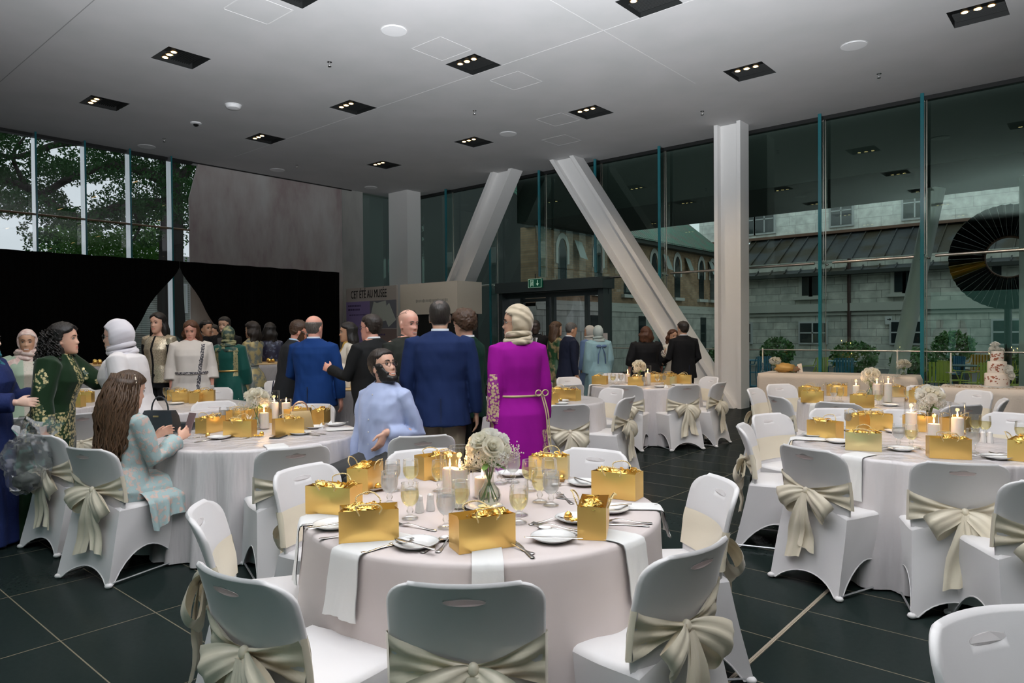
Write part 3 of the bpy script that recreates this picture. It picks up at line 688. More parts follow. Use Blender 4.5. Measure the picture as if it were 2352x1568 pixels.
def leaf_ball(b, c, r, n, s, rnd, mi=0):
    for _ in range(n):
        v = Vector((rnd.gauss(0, 1), rnd.gauss(0, 1), rnd.gauss(0, 1))).normalized() * rnd.uniform(.55, 1) ** .6
        p = Vector(c) + Vector((v.x * r[0], v.y * r[1], v.z * r[2])); d = Vector((rnd.gauss(0, 1), rnd.gauss(0, 1), rnd.gauss(0, 1))).normalized(); e = d.orthogonal().normalized(); q = s * rnd.uniform(.6, 1.3)
        b.add([p - d * q, p + e * q * .45, p + d * q, p - e * q * .45], [(0, 1, 2, 3)], mi)
rnd = random.Random(5)
for px, y, r, h, lab in [(1962, 20.5, .62, 1.15, 'round bushy shrub with reddish leaves in a low terrace planter'), (2100, 21, .60, 1.0, 'dark leafy shrub in a planter left of the lime chairs'), (1785, 21, .5, 1.25, 'shrub in a planter near the white column'), (2190, 23, .55, 1.4, 'green shrub behind the lime terrace chairs'), (2330, 19.5, .55, .95, 'leafy shrub at the edge of the terrace by the round column'), (1655, 22, .4, 1.0, 'small lime green shrub between strut and white column')]:
    x = ony(px, 800, y).x; t = empty('potted_shrub', lab, 'shrub', (x, y, -.07))
    b = MB(); b.lathe([(.34, 0), (.42, .4), (.38, .41), (.36, .36)], 20); b.build('planter', M_POT, t)
    b = MB(); leaf_ball(b, (0, 0, h - .35), (r, r, .45), 900, .07, rnd); b.build('foliage', M_BUSH, t, smooth=False, fix=False)
# trees and a house beyond the left windows
M_BARK = mat('dark_bark', (.02, .017, .013), .9); M_LEAF = mat('maple_leaf', (.016, .078, .012), .55); M_LEAF2 = mat('lit_leaf', (.07, .20, .03), .55)
for m_ in (M_LEAF, M_LEAF2):
    nt = m_.node_tree; bs = nt.nodes['Principled BSDF']; tr = nt.nodes.new('ShaderNodeBsdfTranslucent'); tr.inputs[0].default_value = bs.inputs['Base Color'].default_value; mx = nt.nodes.new('ShaderNodeMixShader'); mx.inputs[0].default_value = .35
    nt.links.new(bs.outputs[0], mx.inputs[1]); nt.links.new(tr.outputs[0], mx.inputs[2]); nt.links.new(mx.outputs[0], nt.nodes['Material Output'].inputs[0])
TX = -26.0
def atx(px, py, x=TX): return onx(px, py, x)
def make_tree(name, label, branches, clusters, leaf, n, size, seed):
    rnd = random.Random(seed); base = Vector(branches[0][0][0]); t = empty(name, label, 'tree', (base.x, base.y, 0)); off = Vector((base.x, base.y, 0)); b = MB()
    for pts, r0, r1 in branches:
        P = spline(pts, 5); b.tube([p - off for p in P], [lerp(r0, r1, i / (len(P) - 1)) for i in range(len(P))], 8)
    b.build('trunk', M_BARK, t)
    b = MB()
    for c, r in clusters: leaf_ball(b, Vector(c) - off, r, int(n * r[1] * r[2]), size, rnd)
    o = b.build('foliage', leaf, t, smooth=False, fix=False)
    return t
tb = atx(400, 800); tb.z = 0
brs = [([tb, tb + Vector((0, -.1, 3)), atx(395, 460), atx(380, 300)], .55, .30), ([atx(395, 470), atx(300, 470), atx(180, 500), atx(60, 430), atx(-120, 380)], .24, .07), ([atx(390, 420), atx(280, 380), atx(180, 400), atx(70, 460), atx(-60, 500)], .2, .05),
       ([atx(385, 360), atx(280, 330), atx(140, 330), atx(20, 360), atx(-150, 300)], .16, .05), ([atx(60, 430), atx(30, 360), atx(60, 310)], .08, .03), ([atx(300, 470), atx(320, 520), atx(300, 560)], .06, .02), ([atx(400, 420), atx(440, 380), atx(480, 300)], .2, .1)]
rnd = random.Random(11); cl = []
for _ in range(190):
    px = rnd.uniform(-160, 470); py = rnd.uniform(230, 505)
    if 60 < px < 300 and 400 < py < 460 and rnd.random() < .5: continue
    if px < 90 and py > 480: continue
    x = TX + rnd.uniform(-2.5, 2.0); c = onx(px, py, x); r = rnd.uniform(.35, .80); cl.append((c, (r, r * 1.15, r * .6)))
for px, py in [(85, 530), (20, 470), (95, 560), (430, 530), (300, 500), (340, 540), (420, 430), (350, 400), (390, 350), (420, 500)]:
    c = atx(px, py); cl.append((c, (.6, .55, .45)))
make_tree('maple_tree', 'large dark spreading tree outside the left windows', brs, cl, M_LEAF, 950, .062, 3)
cl = []
for _ in range(40):
    px = rnd.uniform(130, 380); py = rnd.uniform(500, 640); 
    if px < 210 and py < 530: continue
    c = onx(px, py, -30 + rnd.uniform(-1.2, 1.2)); cl.append((c, (.8, .9, .55)))
b0 = onx(270, 700, -30); b0.z = 0
make_tree('young_tree', 'bright green smaller tree below the spreading branches', [([b0, b0 + Vector((0, 0, 2.2)), b0 + Vector((0, .1, 4.5))], .2, .05)], cl, M_LEAF2, 620, .075, 8)
hs = empty('house', 'pale sided house seen through the drape opening', 'house', (-33.5, 16.2, 0))
b = MB(); b.box((-2, 0, 2.2), (4, 7, 4.4)); b.build('wall', mat('grey_siding', (.24, .25, .22), .7, wave=(3.3, 0, .6, .03, 'Z')), hs, smooth=False)
b = MB(); b.loft([[(.3, -3.6, 4.4), (.3, 3.6, 4.4), (-4.3, 3.6, 4.4), (-4.3, -3.6, 4.4)], [(-1.9, -3.6, 5.4), (-1.9, 3.6, 5.4), (-2.1, 3.6, 5.4), (-2.1, -3.6, 5.4)]]); b.build('roof', M_ROOF, hs, smooth=False)
for y in (-1.6, .0, 1.9):
    b = MB(); b.box((.03, y, 3.2), (.08, .9, 1.4)); f = b.build('window', M_WFRAME, hs, smooth=False); b = MB(); b.box((.06, y, 3.2), (.06, .7, 1.2)); b.build('pane', mat('pale_shutter', (.42, .44, .40), .6), f, smooth=False)
b = MB(); b.box((.5, -.4, 2.05), (1.4, 4.4, .22)); b.build('porch_roof', mat('white_porch', (.6, .62, .62), .6), hs, smooth=False)
for y in (-2.2, -.6, 1.4): b = MB(); b.box((1.0, y, .97), (.16, .16, 1.95)); b.build('porch_post', M_WFRAME, hs, smooth=False)
# ------------------------------------------------------------------ labels told apart by their place along the row
ORD = ['leftmost', 'second from left', 'third from left', 'fourth from left', 'fifth from left', 'sixth from left', 'seventh from left', 'eighth from left', 'ninth from left', 'tenth from left', 'eleventh from left', 'twelfth from left']
PENDING = []
def later(o, what, where, p=None):
    """what = look, where = the table or wall; resolved by label_all()"""
    PENDING.append((o, what, where, p)); return o
def label_all():
    bpy.context.view_layer.update()
    d = {}
    for o, a, b, p in PENDING: d.setdefault((a, b), []).append((proj(p if p is not None else o.matrix_world.translation)[0], o))
    for (a, b), l in d.items():
        l.sort(key=lambda t: t[0])
        for i, (_, o) in enumerate(l):
            if len(l) == 1: o['label'] = '%s %s' % (a, b)
            elif i == len(l) - 1: o['label'] = '%s %s, rightmost of them' % (a, b)
            elif i < len(ORD): o['label'] = '%s %s, %s' % (a, b, ORD[i])
            else: o['label'] = '%s %s, %s' % (a, b, ['second from right', 'third from right', 'fourth from right', 'fifth from right', 'sixth from right', 'seventh from right', 'eighth from right'][len(l) - 2 - i])

# ------------------------------------------------------------------ covered chairs
M_COVER = mat('white_stretch_cover', (.74, .725, .73), .62, sheen=.25, bump=(220, .05, .002))
M_SLOT = thin_glass('stretched_cover_over_slot', (1, 1, 1), 1.01, .5, frost=.97, fcol=(.86, .76, .75))
M_SLOT2 = bpy.data.materials.new('stretched_cover'); M_SLOT2.use_nodes = True; _n = M_SLOT2.node_tree; _d = _n.nodes.new('ShaderNodeBsdfDiffuse'); _d.inputs[0].default_value = (.68, .665, .67, 1); _t = _n.nodes.new('ShaderNodeBsdfTranslucent'); _t.inputs[0].default_value = (.28, .25, .25, 1); _a = _n.nodes.new('ShaderNodeAddShader')
_n.links.new(_d.outputs[0], _a.inputs[0]); _n.links.new(_t.outputs[0], _a.inputs[1]); _n.links.new(_a.outputs[0], _n.nodes['Material Output'].inputs[0])
M_SASH = mat('cream_satin', (.80, .725, .575), .34, sheen=.2, spec=.55)
M_GREYM = mat('grey_tube', (.45, .46, .47), .35, metal=.7)
CH = .82
def back_y(t): return -.195 - .045 * t - .07 * t * t
def back_pt(x, z, off=0):
    t = (z - .44) / (CH - .44)
    return Vector((x, back_y(t) + .055 * (x / .21) ** 2 * (.35 + .65 * t) - off, z))
def back_hw(z):
    hw = .205 + .016 * sstep(.44, .62, z) ; r = .075; zz = z - (CH - r)
    if zz > 0: hw = hw - r + math.sqrt(max(r * r - zz * zz, 0)) * .98 + .002
    return hw
def make_chair(var):
    rnd = random.Random(var)
    t = empty('banquet_chair', 'x', 'chair', group='white covered banquet chairs')
    # backrest shell
    b = MB(); nz, nx = 16, 14; zs = [.42 + (CH - .42) * (1 - (1 - i / nz) ** 1.7) for i in range(nz + 1)]
    def sh(off):
        P = []
        for z in zs:
            hw = back_hw(min(z, CH - .0006)); P.append([back_pt(hw * (2 * k / nx - 1), z, off) for k in range(nx + 1)])
        return P
    F, Bk = sh(-.012), sh(.012)
    loops = []
    for i in range(nz + 1):
        m0 = (F[i][0] + Bk[i][0]) / 2 - Vector((.008, 0, 0)); m1 = (F[i][-1] + Bk[i][-1]) / 2 + Vector((.008, 0, 0))
        loops.append(F[i] + [m1] + Bk[i][::-1] + [m0])
    mid = [(a + c) / 2 + Vector((0, -.004, .010)) for a, c in zip(F[-1], Bk[-1])]
    n = len(loops[0]); b.loft(loops, caps=False)
    o = len(b.v); b.v += [tuple(p) for p in F[-1]] + [tuple(p) for p in mid] + [tuple(p) for p in Bk[-1]]
    m = nx + 1
    for r in (0, 1):
        for k in range(nx): b.f.append((o + r * m + k, o + r * m + k + 1, o + (r + 1) * m + k + 1, o + (r + 1) * m + k)); b.m.append(0)
    for e in (0, -1):
        q = [F[-1][e], loops[-1][nx + 1] if e else loops[-1][-1], mid[e], Bk[-1][e]]; b.add(q, [(0, 1, 2), (2, 1, 3)])
    b.f.append(tuple(range(n))); b.m.append(0)
    bk = b.build('backrest_cover', M_COVER, t, ang=0)
    bmw = bmesh.new(); bmw.from_mesh(bk.data); bmesh.ops.remove_doubles(bmw, verts=bmw.verts[:], dist=.0004); bmesh.ops.recalc_face_normals(bmw, faces=bmw.faces[:]); bmw.to_mesh(bk.data); bmw.free()
    cb = MB(); c0 = back_pt(0, .772); cb.loft([[(.060 * math.cos(2 * PI * k / 28), c0.y + dy, .772 + .0115 * math.sin(2 * PI * k / 28)) for k in range(28)] for dy in (-.06, .08)]); co = cb.build('tmpcut', M_COVER)
    md = bk.modifiers.new('b', 'BOOLEAN'); md.operation = 'DIFFERENCE'; md.object = co; md.solver = 'EXACT'
    bpy.context.view_layer.update(); me = bpy.data.meshes.new_from_object(bk.evaluated_get(bpy.context.evaluated_depsgraph_get()))
    bk.modifiers.clear(); bk.data = me; bpy.data.objects.remove(co); me.shade_smooth(); me.set_sharp_from_angle(angle=Rd(75))
    # seat and skirt
    b = MB(); tops = [(-.215, -.215), (.215, -.215), (.222, .205), (-.222, .205)]; bots = [(-.235, -.315), (.235, -.315), (.238, .24), (-.238, .24)]
    hs = [.085, .175, .20, .175]; nu, nv = 14, 8; cols = []
    for s in range(4):
        t0, t1, b0, b1 = tops[s], tops[(s + 1) % 4], bots[s], bots[(s + 1) % 4]
        for i in range(nu):
            u = i / nu; q = min(max((u - .09) / .82, 0), 1); ar = math.sin(PI * q); zb = .012 + hs[s] * ar ** .62
            col = []
            ztop = .438 if s != 0 else .438 + .05 * math.sin(PI * u)
            cx, cy = lerp(t0[0], t1[0], u), lerp(t0[1], t1[1], u)
            bul = .010 * math.sin(PI * u)
            nx_, ny_ = (0, -1) if s == 0 else (1, 0) if s == 1 else (0, 1) if s == 2 else (-1, 0)
            for j in range(nv + 1):
                v = j / nv; z = ztop + (zb - ztop) * v; f = (.438 - z) / .426
                x, y = lerp(cx, lerp(b0[0], b1[0], u), f), lerp(cy, lerp(b0[1], b1[1], u), f)
                inn = bul * (1 - f) - .035 * f * math.sin(PI * u)
                w_ = .0025 * math.sin(u * 9 + v * 5 + var * 3 + s)
                col.append((x + nx_ * (inn + w_), y + ny_ * (inn + w_), z))
            cols.append(col)
    b.grid(cols, cu=True)
    # seat top rings
    ring = [Vector(c[0]) for c in cols]
    for r in ring: r.z = .438
    def inset(d, z): return [Vector((p.x - math.copysign(min(d, abs(p.x)), p.x) * (abs(p.x) / .22) ** 3, p.y - math.copysign(min(d, abs(p.y)), p.y) * min(abs(p.y) / .21, 1) ** 3, z)) for p in ring]
    r1, r2 = inset(.006, .449), inset(.022, .457)
    r3 = [Vector((p.x * .55, p.y * .55, .4585)) for p in r2]
    b.loft([ring, r1, r2, r3], caps=False); b.add(r3 + [Vector((0, 0, .456))], [(k, (k + 1) % len(r3), len(r3)) for k in range(len(r3))])
    b.tube([c[-1] for c in cols], .004, 5, close=True)
    for x, y in bots: b.ell((x * .98, y * .97, .016), (.024, .024, .016), 6, 10)
    b.build('seat_cover', M_COVER, t, ang=65)
    for s in (-1, 1):
        b = MB(); b.tube([(s * .225, .215, .022), (s * .225, -.29, .022)], .006, 6); b.build('floor_bar', M_GREYM, t)
    # hand slot at the top of the back
    b = MB(); c = [back_pt(.0605 * math.cos(2 * PI * k / 24), .772 + .012 * math.sin(2 * PI * k / 24), .0135) for k in range(24)]; b.add(c, [tuple(range(24))]); b.add([q + Vector((0, .0265, 0)) for q in c], [tuple(range(24))], 1); b.build('hand_slot', [M_SLOT, M_SLOT2], t, smooth=False)
    # sash
    b = MB(); P = []
    for i in range(13):
        x = .219 * (2 * i / 12 - 1); P.append([back_pt(x, z, -.0155 - .002 * math.sin(k * 1.3 + x * 9)) for k, z in enumerate(np.linspace(.485, .655, 7))])
    b.grid(P)
    kz = .575 + rnd.uniform(-.015, .01); kx = rnd.uniform(-.03, .03)
    for s in (-1, 1):
        P = []
        for i in range(15):
            u = i / 14; x = lerp(s * .226, kx + s * .012, u); h = lerp(.165, .032, u ** .75); zc = lerp(.572, kz, u ** .8); row = []
            for k in range(15):
                v = k / 14; z = zc + h * (v - .5); wr = (.006 * (1 - u) ** .4 * u ** .3 + .003) * math.sin(v * 15 + u * 3 + s + var * 2) + .004 * math.sin(v * 8 + u * 9)
                row.append(back_pt(min(max(x, -.221), .221), z, .017 + .014 * u + wr) + Vector((x - min(max(x, -.221), .221), 0, 0)))
            P.append(row)
        b.grid(P)
        e0 = [back_pt(s * .219, z, -.0155) for z in np.linspace(.485, .655, 7)]; e2 = [back_pt(s * .221, z, .0175) + Vector((s * .005, 0, 0)) for z in np.linspace(.49, .655, 7)]
        e1 = [(a + c) / 2 + Vector((s * .013, 0, 0)) for a, c in zip(e0, e2)]; b.grid([e0, e1, e2])
    sash = b.build('sash', M_SASH, t, ang=0, fix=False)
    # bow
    k0 = back_pt(kx, kz, .036)
    b = MB(); b.ell(k0, (.018, .017, .023), 8, 12); b.build('knot', M_SASH, sash)
    for s in (-1, 1):
        L_, dr = rnd.uniform(.12, .17), rnd.uniform(.07, .15); b = MB(); P = []
        mid = [(0, 0, 0), (s * L_ * .45, -.045, -dr * .20), (s * L_ * .95, -.060, -dr * .65), (s * L_ * 1.02, -.035, -dr * 1.05), (s * L_ * .75, -.012, -dr * 1.0), (s * L_ * .35, -.004, -dr * .5), (0, -.004, -.008)]
        path = spline(mid, 5); pn = Vector((s * dr, 0, L_)).normalized(); tw = rnd.uniform(-.3, .3)
        for i, p in enumerate(path):
            a = i / (len(path) - 1); wd = .014 + rnd.uniform(.050, .052) * math.sin(PI * a) ** .6; row = []
            for k in range(11):
                v = k / 10 - .5; q = p + k0 + pn * (wd * 2 * v) + Vector((0, -.012 * math.cos(v * 6) * math.sin(PI * a) + .004 * math.sin(v * 17 + a * 5 + var), 0)) + Vector((0, tw * wd * v, 0)); row.append(q)
            P.append(row)
        b.grid(P); b.build('bow_loop', M_SASH, sash, ang=0, fix=False)
        b = MB(); P = []; ln = rnd.uniform(.26, .40); dx = s * rnd.uniform(.02, .09); w0 = rnd.uniform(.045, .06)
        for i in range(15):
            a = i / 14; z = kz - .01 - ln * a; f = max((.46 - z) / .44, 0); yb = min(k0.y, lerp(-.225, -.315, f)) - .02 - .02 * math.sin(PI * min(a * 1.3, 1)); wd = lerp(.016, w0, min(a * 1.8, 1)); row = []
            for k in range(11):
                v = k / 10 * 2 - 1; row.append((kx + dx * a ** .8 + wd * v, yb + .008 * math.sin(v * 5 + a * 3 + var + s) * min(a * 2, 1), z - .015 * v * s * a))
            P.append(row)
        b.grid(P); b.build('bow_tail', M_SASH, sash, ang=0, fix=False)
    return Proto(t)
CHAIRS = [make_chair(k) for k in (1, 2, 3, 4)]
NCH = [0]
def tcen(px, py):
    p_ = onz(px, py, .75); d_ = Vector((p_.x, p_.y)).normalized(); return (p_.x + .76 * d_.x, p_.y + .76 * d_.y)
CTAB = tcen(2105, 1064); FTAB = tcen(2012, 939)
TABLES = {'A': (-2.11, 2.235), 'B': (-4.975, 2.75), 'C': CTAB, 'D': (-9.02, 2.33), 'E': (-7.64, 3.28), 'F': FTAB, 'G': (-5.05, 8.68), 'H': (-4.91, 6.06)}
TNAME = {'A': 'the nearest table', 'B': 'the middle left table', 'C': 'the right table', 'D': 'the far left table', 'E': 'the back left table', 'F': 'the back right table', 'G': 'the strut table', 'H': 'the purple dress table'}
def chair(px, py, tgt, what='white covered banquet chair with cream sash at', where=None, turn=0, var=None):
    top = onz(px, py, CH); tc = Vector((*TABLES[tgt], 0)) if isinstance(tgt, str) else Vector((tgt[0], tgt[1], 0))
    d = tc - top; d.z = 0; d.normalize(); d.rotate(Matrix.Rotation(Rd(turn), 3, 'Z')); rz = math.atan2(-d.x, d.y)
    root = Vector((top.x, top.y, 0)) + d * .305
    if isinstance(tgt, str) and (root - tc).length < .82 and not turn: root = tc - d * .82
    o = CHAIRS[(NCH[0] if var is None else var) % 4].put(root, rz, 'x', 'white covered banquet chairs'); NCH[0] += 1
    later(o, what, where or TNAME[tgt], root); return o
AWAY = lambda px, py, yaw=0: None
# nearest table
FB = 'white covered chair, cream bow to us, at'; FF = 'white covered chair facing us at'; FS = 'white covered chair seen sideways at'
for px, py, w_ in [(1065, 1347, FB), (512, 1322, FB), (440, 1172, FS), (702, 1077, FF), (968, 1036, FF), (1372, 1034, FF), (1668, 1106, FF), (1618, 1262, FB)]: chair(px, py, 'A', w_)
p = onz(972, 1003, CH); chair(972, 1003, (p.x + FWD.x - .25 * RIGHT.x, p.y + FWD.y - .25 * RIGHT.y), 'white covered chair with its grey shaded back to us, behind', TNAME['A'])
for px, py, w_ in [(680, 1030, FB), (722, 929, FF), (490, 923, FF)]: chair(px, py, 'B', w_)
GIRLCHAIR = chair(186, 1032, 'B', 'white covered chair the girl in floral dress sits on at', turn=8)
MANCHAIR = chair(938, 952, 'B', 'white covered chair the man in blue shirt sits on at', turn=-6)
p = onz(84, 1000, CH); chair(84, 1000, (p.x + FWD.x + .55 * RIGHT.x, p.y + FWD.y + .55 * RIGHT.y), 'white covered chair with a clear plastic bag over it, beside', 'the girl in floral dress')
for px, py, w_ in [(1872, 1027, FB), (2196, 1056, FB), (1747, 980, FS), (1757, 952, FF), (1912, 939, FF), (2335, 951, FF), (2085, 943, FF), (2440, 1110, FS)]: chair(px, py, 'C', w_)
for px, py, w_ in [(1779, 911, FB), (1724, 893, FS), (1786, 883, FF), (1940, 922, FB), (2250, 898, FF), (2303, 918, FB), (2224, 932, FB), (2126, 887, FF)]: chair(px, py, 'F', w_)
for px, py, w_ in [(1433, 886, FB), (1579, 885, FB), (1620, 867, FF), (1661, 879, FS), (1408, 858, FF)]: chair(px, py, 'G', w_)
for px, py, w_ in [(1308, 931, FB), (1363, 896, FF), (1404, 911, FS), (1232, 887, FF)]: chair(px, py, 'H', w_)
for px, py, w_ in [(497, 891, FF), (573, 905, FB)]: chair(px, py, 'E', w_)
for px, py, w_ in [(188, 951, FB), (30, 962, FB), (205, 893, FF)]: chair(px, py, 'D', w_)
for px, py, dx, dy, w_, wh in [(1268, 851, .6, -1, 'farther of two white covered chairs before', 'the man in dark suit at the entrance'), (1300, 867, .6, -1, 'nearer of two white covered chairs before', 'the man in dark suit at the entrance'), (1312, 884, -.4, 1, 'white covered chair turned away, behind the gold bags of', 'the purple dress table'),
                           (636, 875, .8, -.9, 'white covered chair with a black strap hung over it behind', 'the middle left round table'), (657, 902, .2, 1, 'white covered chair turned away, left of', 'the man in bright blue suit'), (2238, 1408, .35, -1, 'large white covered chair in the near corner by', 'the pale floor strip')]:
    p = onz(px, py, CH); chair(px, py, (p.x + FWD.x * dy + RIGHT.x * dx, p.y + FWD.y * dy + RIGHT.y * dx), w_, wh)

# ------------------------------------------------------------------ round tables and their cloths
M_CLOTH = mat('white_tablecloth', (.51, .455, .44), .5, spec=.3, var=(3, (.48, .425, .41), .3, .7))
M_SATIN = mat('silver_satin_cloth', (.60, .565, .57), .30, sheen=.2, spec=.6, bump=(14, .12, .02))
M_WOOD = mat('plywood', (.35, .24, .14), .6)
_n = M_SATIN.node_tree; _mp = _n.nodes.new('ShaderNodeMapping'); _mp.inputs['Scale'].default_value = (1, 1, .14); _tx = [q for q in _n.nodes if q.type == 'TEX_NOISE'][0]; _n.links.new(_n.nodes.new('ShaderNodeTexCoord').outputs['Object'], _mp.inputs[0]); _n.links.new(_mp.outputs[0], _tx.inputs['Vector']); _tx.inputs['Scale'].default_value = 9
_bp = [q for q in _n.nodes if q.type == 'BUMP'][0]; _bp.inputs['Strength'].default_value = .6; _bp.inputs['Distance'].default_value = .05
R_T, Z_T = .76, .75
def cloth(name, m, rad, ztop, folds, amp, seed, zb=.012, flare=.07):
    rnd = random.Random(seed); ph = [(k, rnd.uniform(0, 2 * PI), rnd.uniform(.5, 1)) for k in folds]
    b = MB(); n = 220; rows = []
    def fold(a): return sum(w_ * (math.sin(k * a + p) + .35 * math.sin(2 * k * a + 2 * p + .5)) for k, p, w_ in ph) / len(ph)
    for r, z in [(.02, ztop), (.35 * rad, ztop), (.7 * rad, ztop), (.94 * rad, ztop), (.985 * rad, ztop - .001), (rad, ztop - .008), (rad + .004, ztop - .02)]:
        rows.append([(r * math.cos(2 * PI * j / n), r * math.sin(2 * PI * j / n), z) for j in range(n)])
    for i in range(1, 19):
        v = i / 18; z = ztop - .02 - (ztop - .02 - zb) * v; row = []
        for j in range(n):
            a = 2 * PI * j / n; r = rad + .004 + flare * v ** 1.2 * .6 + amp * v ** .8 * (fold(a) + .25) + .006 * v * noise.noise((a * 4, v * 3, seed))
            r = max(r, rad + .003); row.append((r * math.cos(a), r * math.sin(a), z))
        rows.append(row)
    b.grid(rows, cv=True); b.add([(.02 * math.cos(2 * PI * j / n), .02 * math.sin(2 * PI * j / n), ztop) for j in range(n)], [tuple(range(n))])
    return b.build(name, m, ang=0)
def make_table_base():
    t = empty('round_table', 'x', 'table', group='round tables under the cloths')
    b = MB(); b.lathe([(.73, .715), (.75, .72), (.75, .74), (.73, .744)], 48); b.build('tabletop', M_WOOD, t)
    for s in (-1, 1):
        b = MB(); b.tube([(s * .45, -.32, 0), (s * .45, -.32, .715)], .016, 8); b.tube([(s * .45, .32, 0), (s * .45, .32, .715)], .016, 8); b.tube([(s * .45, -.32, .06), (s * .45, .32, .06)], .012, 8); b.build('leg', M_GREYM, t)
    return Proto(t)
PT = make_table_base()
CL = {'A': (M_CLOTH, (6, 9, 14), .075), 'B': (M_SATIN, (13, 19, 26), .075), 'C': (M_SATIN, (11, 17, 25), .060), 'D': (M_SATIN, (12, 19), .05), 'E': (M_SATIN, (13, 20), .05), 'F': (M_SATIN, (12, 19), .05), 'G': (M_SATIN, (9, 15, 22), .07), 'H': (M_SATIN, (11, 18), .06)}
for k, (x, y) in TABLES.items():
    PT.put((x, y, 0), .3, 'round table hidden under the white cloth of %s' % TNAME[k])
    m, fo, am = CL[k]; o = cloth('tablecloth', m, R_T, Z_T, fo, am, ord(k)); o.location = (x, y, 0)
    tag(o, {'A': 'matt white floor length cloth over %s', 'C': 'crumpled white satin cloth over %s'}.get(k, 'shiny white satin cloth over %s') % TNAME[k], 'tablecloth', 'floor length table cloths')
# long head tables by the glass wall
def long_table(p0, p1, wd, zt, label, m, seed):
    """p0,p1: front corners of the top"""
    p0, p1 = Vector((p0.x, p0.y, 0)), Vector((p1.x, p1.y, 0)); u = (p1 - p0); L_ = u.length; u.normalize(); c = (p0 + p1) / 2; rz = math.atan2(u.y, u.x)
    per = []; n1, n2 = 70, 20; rnd = random.Random(seed)
    for k in range(n1): per.append((-L_ / 2 + L_ * k / n1, 0, 0, -1))
    for k in range(n2): per.append((L_ / 2, wd * k / n2, 1, 0))
    for k in range(n1): per.append((L_ / 2 - L_ * k / n1, wd, 0, 1))
    for k in range(n2): per.append((-L_ / 2, wd - wd * k / n2, -1, 0))
    b = MB(); rows = [[(x * .97, (y - wd / 2) * .94 + wd / 2, zt) for x, y, _, _ in per], [(x, y, zt - .006) for x, y, _, _ in per]]
    for i in range(1, 11):
        v = i / 10; rows.append([(x + a * (.03 + .03 * v + .02 * v * math.sin(j * .9) + .02 * v * math.sin(j * .37 + 1)), y + e * (.01 + .03 * v + .025 * v * math.sin(j * .75) + .02 * v * math.sin(j * .29)), zt - .006 - (zt - .02) * v) for j, (x, y, a, e) in enumerate(per)])
    b.grid(rows, cv=True); b.add(rows[0], [tuple(range(len(per)))])
    o = b.build('tablecloth', m, None, c, rz, ang=0); tag(o, 'cream cloth draped over ' + label, 'tablecloth', 'floor length table cloths')
    t = empty('long_table', label, 'table', c, rz); b = MB(); b.box((0, wd / 2, zt - .025), (L_ * .94, wd * .88, .03)); b.build('tabletop', M_WOOD, t, smooth=False)
    for x in (-.4, .4):
        b = MB(); b.tube([(x * L_, wd * .2, 0), (x * L_, wd * .2, zt - .04)], .016, 8); b.tube([(x * L_, wd * .8, 0), (x * L_, wd * .8, zt - .04)], .016, 8); b.build('leg', M_GREYM, t)
    return c, rz
M_HCLOTH = mat('cream_linen', (.66, .56, .46), .6, sheen=.2, bump=(30, .25, .01))
HT1 = long_table(onz(1741, 856, .76), onz(2103, 866, .76), .75, .76, 'long head table before the glass wall', M_HCLOTH, 1)
HT2 = long_table(onz(2156, 889, .76), onz(2156, 889, .76) + (onz(2103, 866, .76) - onz(1741, 856, .76)).normalized() * 1.9, .7, .76, 'long cake table at the right before the glass wall', M_HCLOTH, 2)
# ------------------------------------------------------------------ things on the tables
def ont(px, py, tb, z=None, lim=.69):
    """where the pixel meets the table top, kept on the top"""
    p = onz(px, py, ZT if z is None else z); c = Vector((*TABLES[tb], p.z)); d = p - c
    return p if d.length <= lim else c + d.normalized() * lim
ZT = Z_T + .0008
M_GOLD = mat('gold_paper', (.78, .50, .15), .33, metal=.78, bump=(5, .12, .02)); M_GOLD2 = mat('pale_gold_paper', (.82, .66, .32), .30, metal=.75, bump=(4, .12, .02)); M_GOLDIN = mat('gold_paper_inside', (.80, .47, .08), .5, metal=.3)
M_CORD = mat('twisted_gold_cord', (.76, .58, .28), .5, metal=.2, wave=(60, .5, .6, .004, 'DIAGONAL')); M_FOIL = mat('gold_foil', (.95, .62, .16), .25, metal=.9)
M_CHINA = mat('white_china', (.80, .80, .79), .18, coat=.5); M_CUT = mat('cutlery_steel', (.62, .60, .58), .22, metal=1)
M_NAP = mat('white_napkin', (.80, .80, .79), .75, sheen=.2, bump=(160, .1, .002))
M_GL = thin_glass('drinking_glass', (.985, .99, .988), 1.45, 0, 1.6, cap=.55); M_GL2 = thin_glass('cylinder_glass', (.99, .992, .99), 1.35, 0, 1.2, cap=.30); M_RIB = thin_glass('ribbed_vase_glass', (.95, .96, .94), 1.5, .02, 1.5, cap=.45, frost=.08)
M_WATER = thin_glass('iced_water', (.96, .965, .96), 1.2, .05, 1.2, cap=.4, frost=.38, fcol=(.86, .86, .84)); M_WINE = thin_glass('pale_wine', (.96, .92, .72), 1.15, .03, 1, cap=.3, frost=.20, fcol=(.85, .76, .42))
M_WAX = mat('ivory_wax', (.84, .76, .66), .45, sss=.3); M_FLAME = mat('candle_flame', (1, .6, .2), .5, emit=(1, .62, .22), estr=22); M_WICK = mat('black_wick', (.01, .01, .01), .9)
M_PETAL = mat('cream_petal', (.90, .87, .76), .6); M_PETW = mat('white_petal', (.90, .89, .84), .6); M_STEM = mat('green_stem', (.12, .22, .05), .5); M_GYP = mat('babys_breath_bud', (.62, .60, .48), .7)

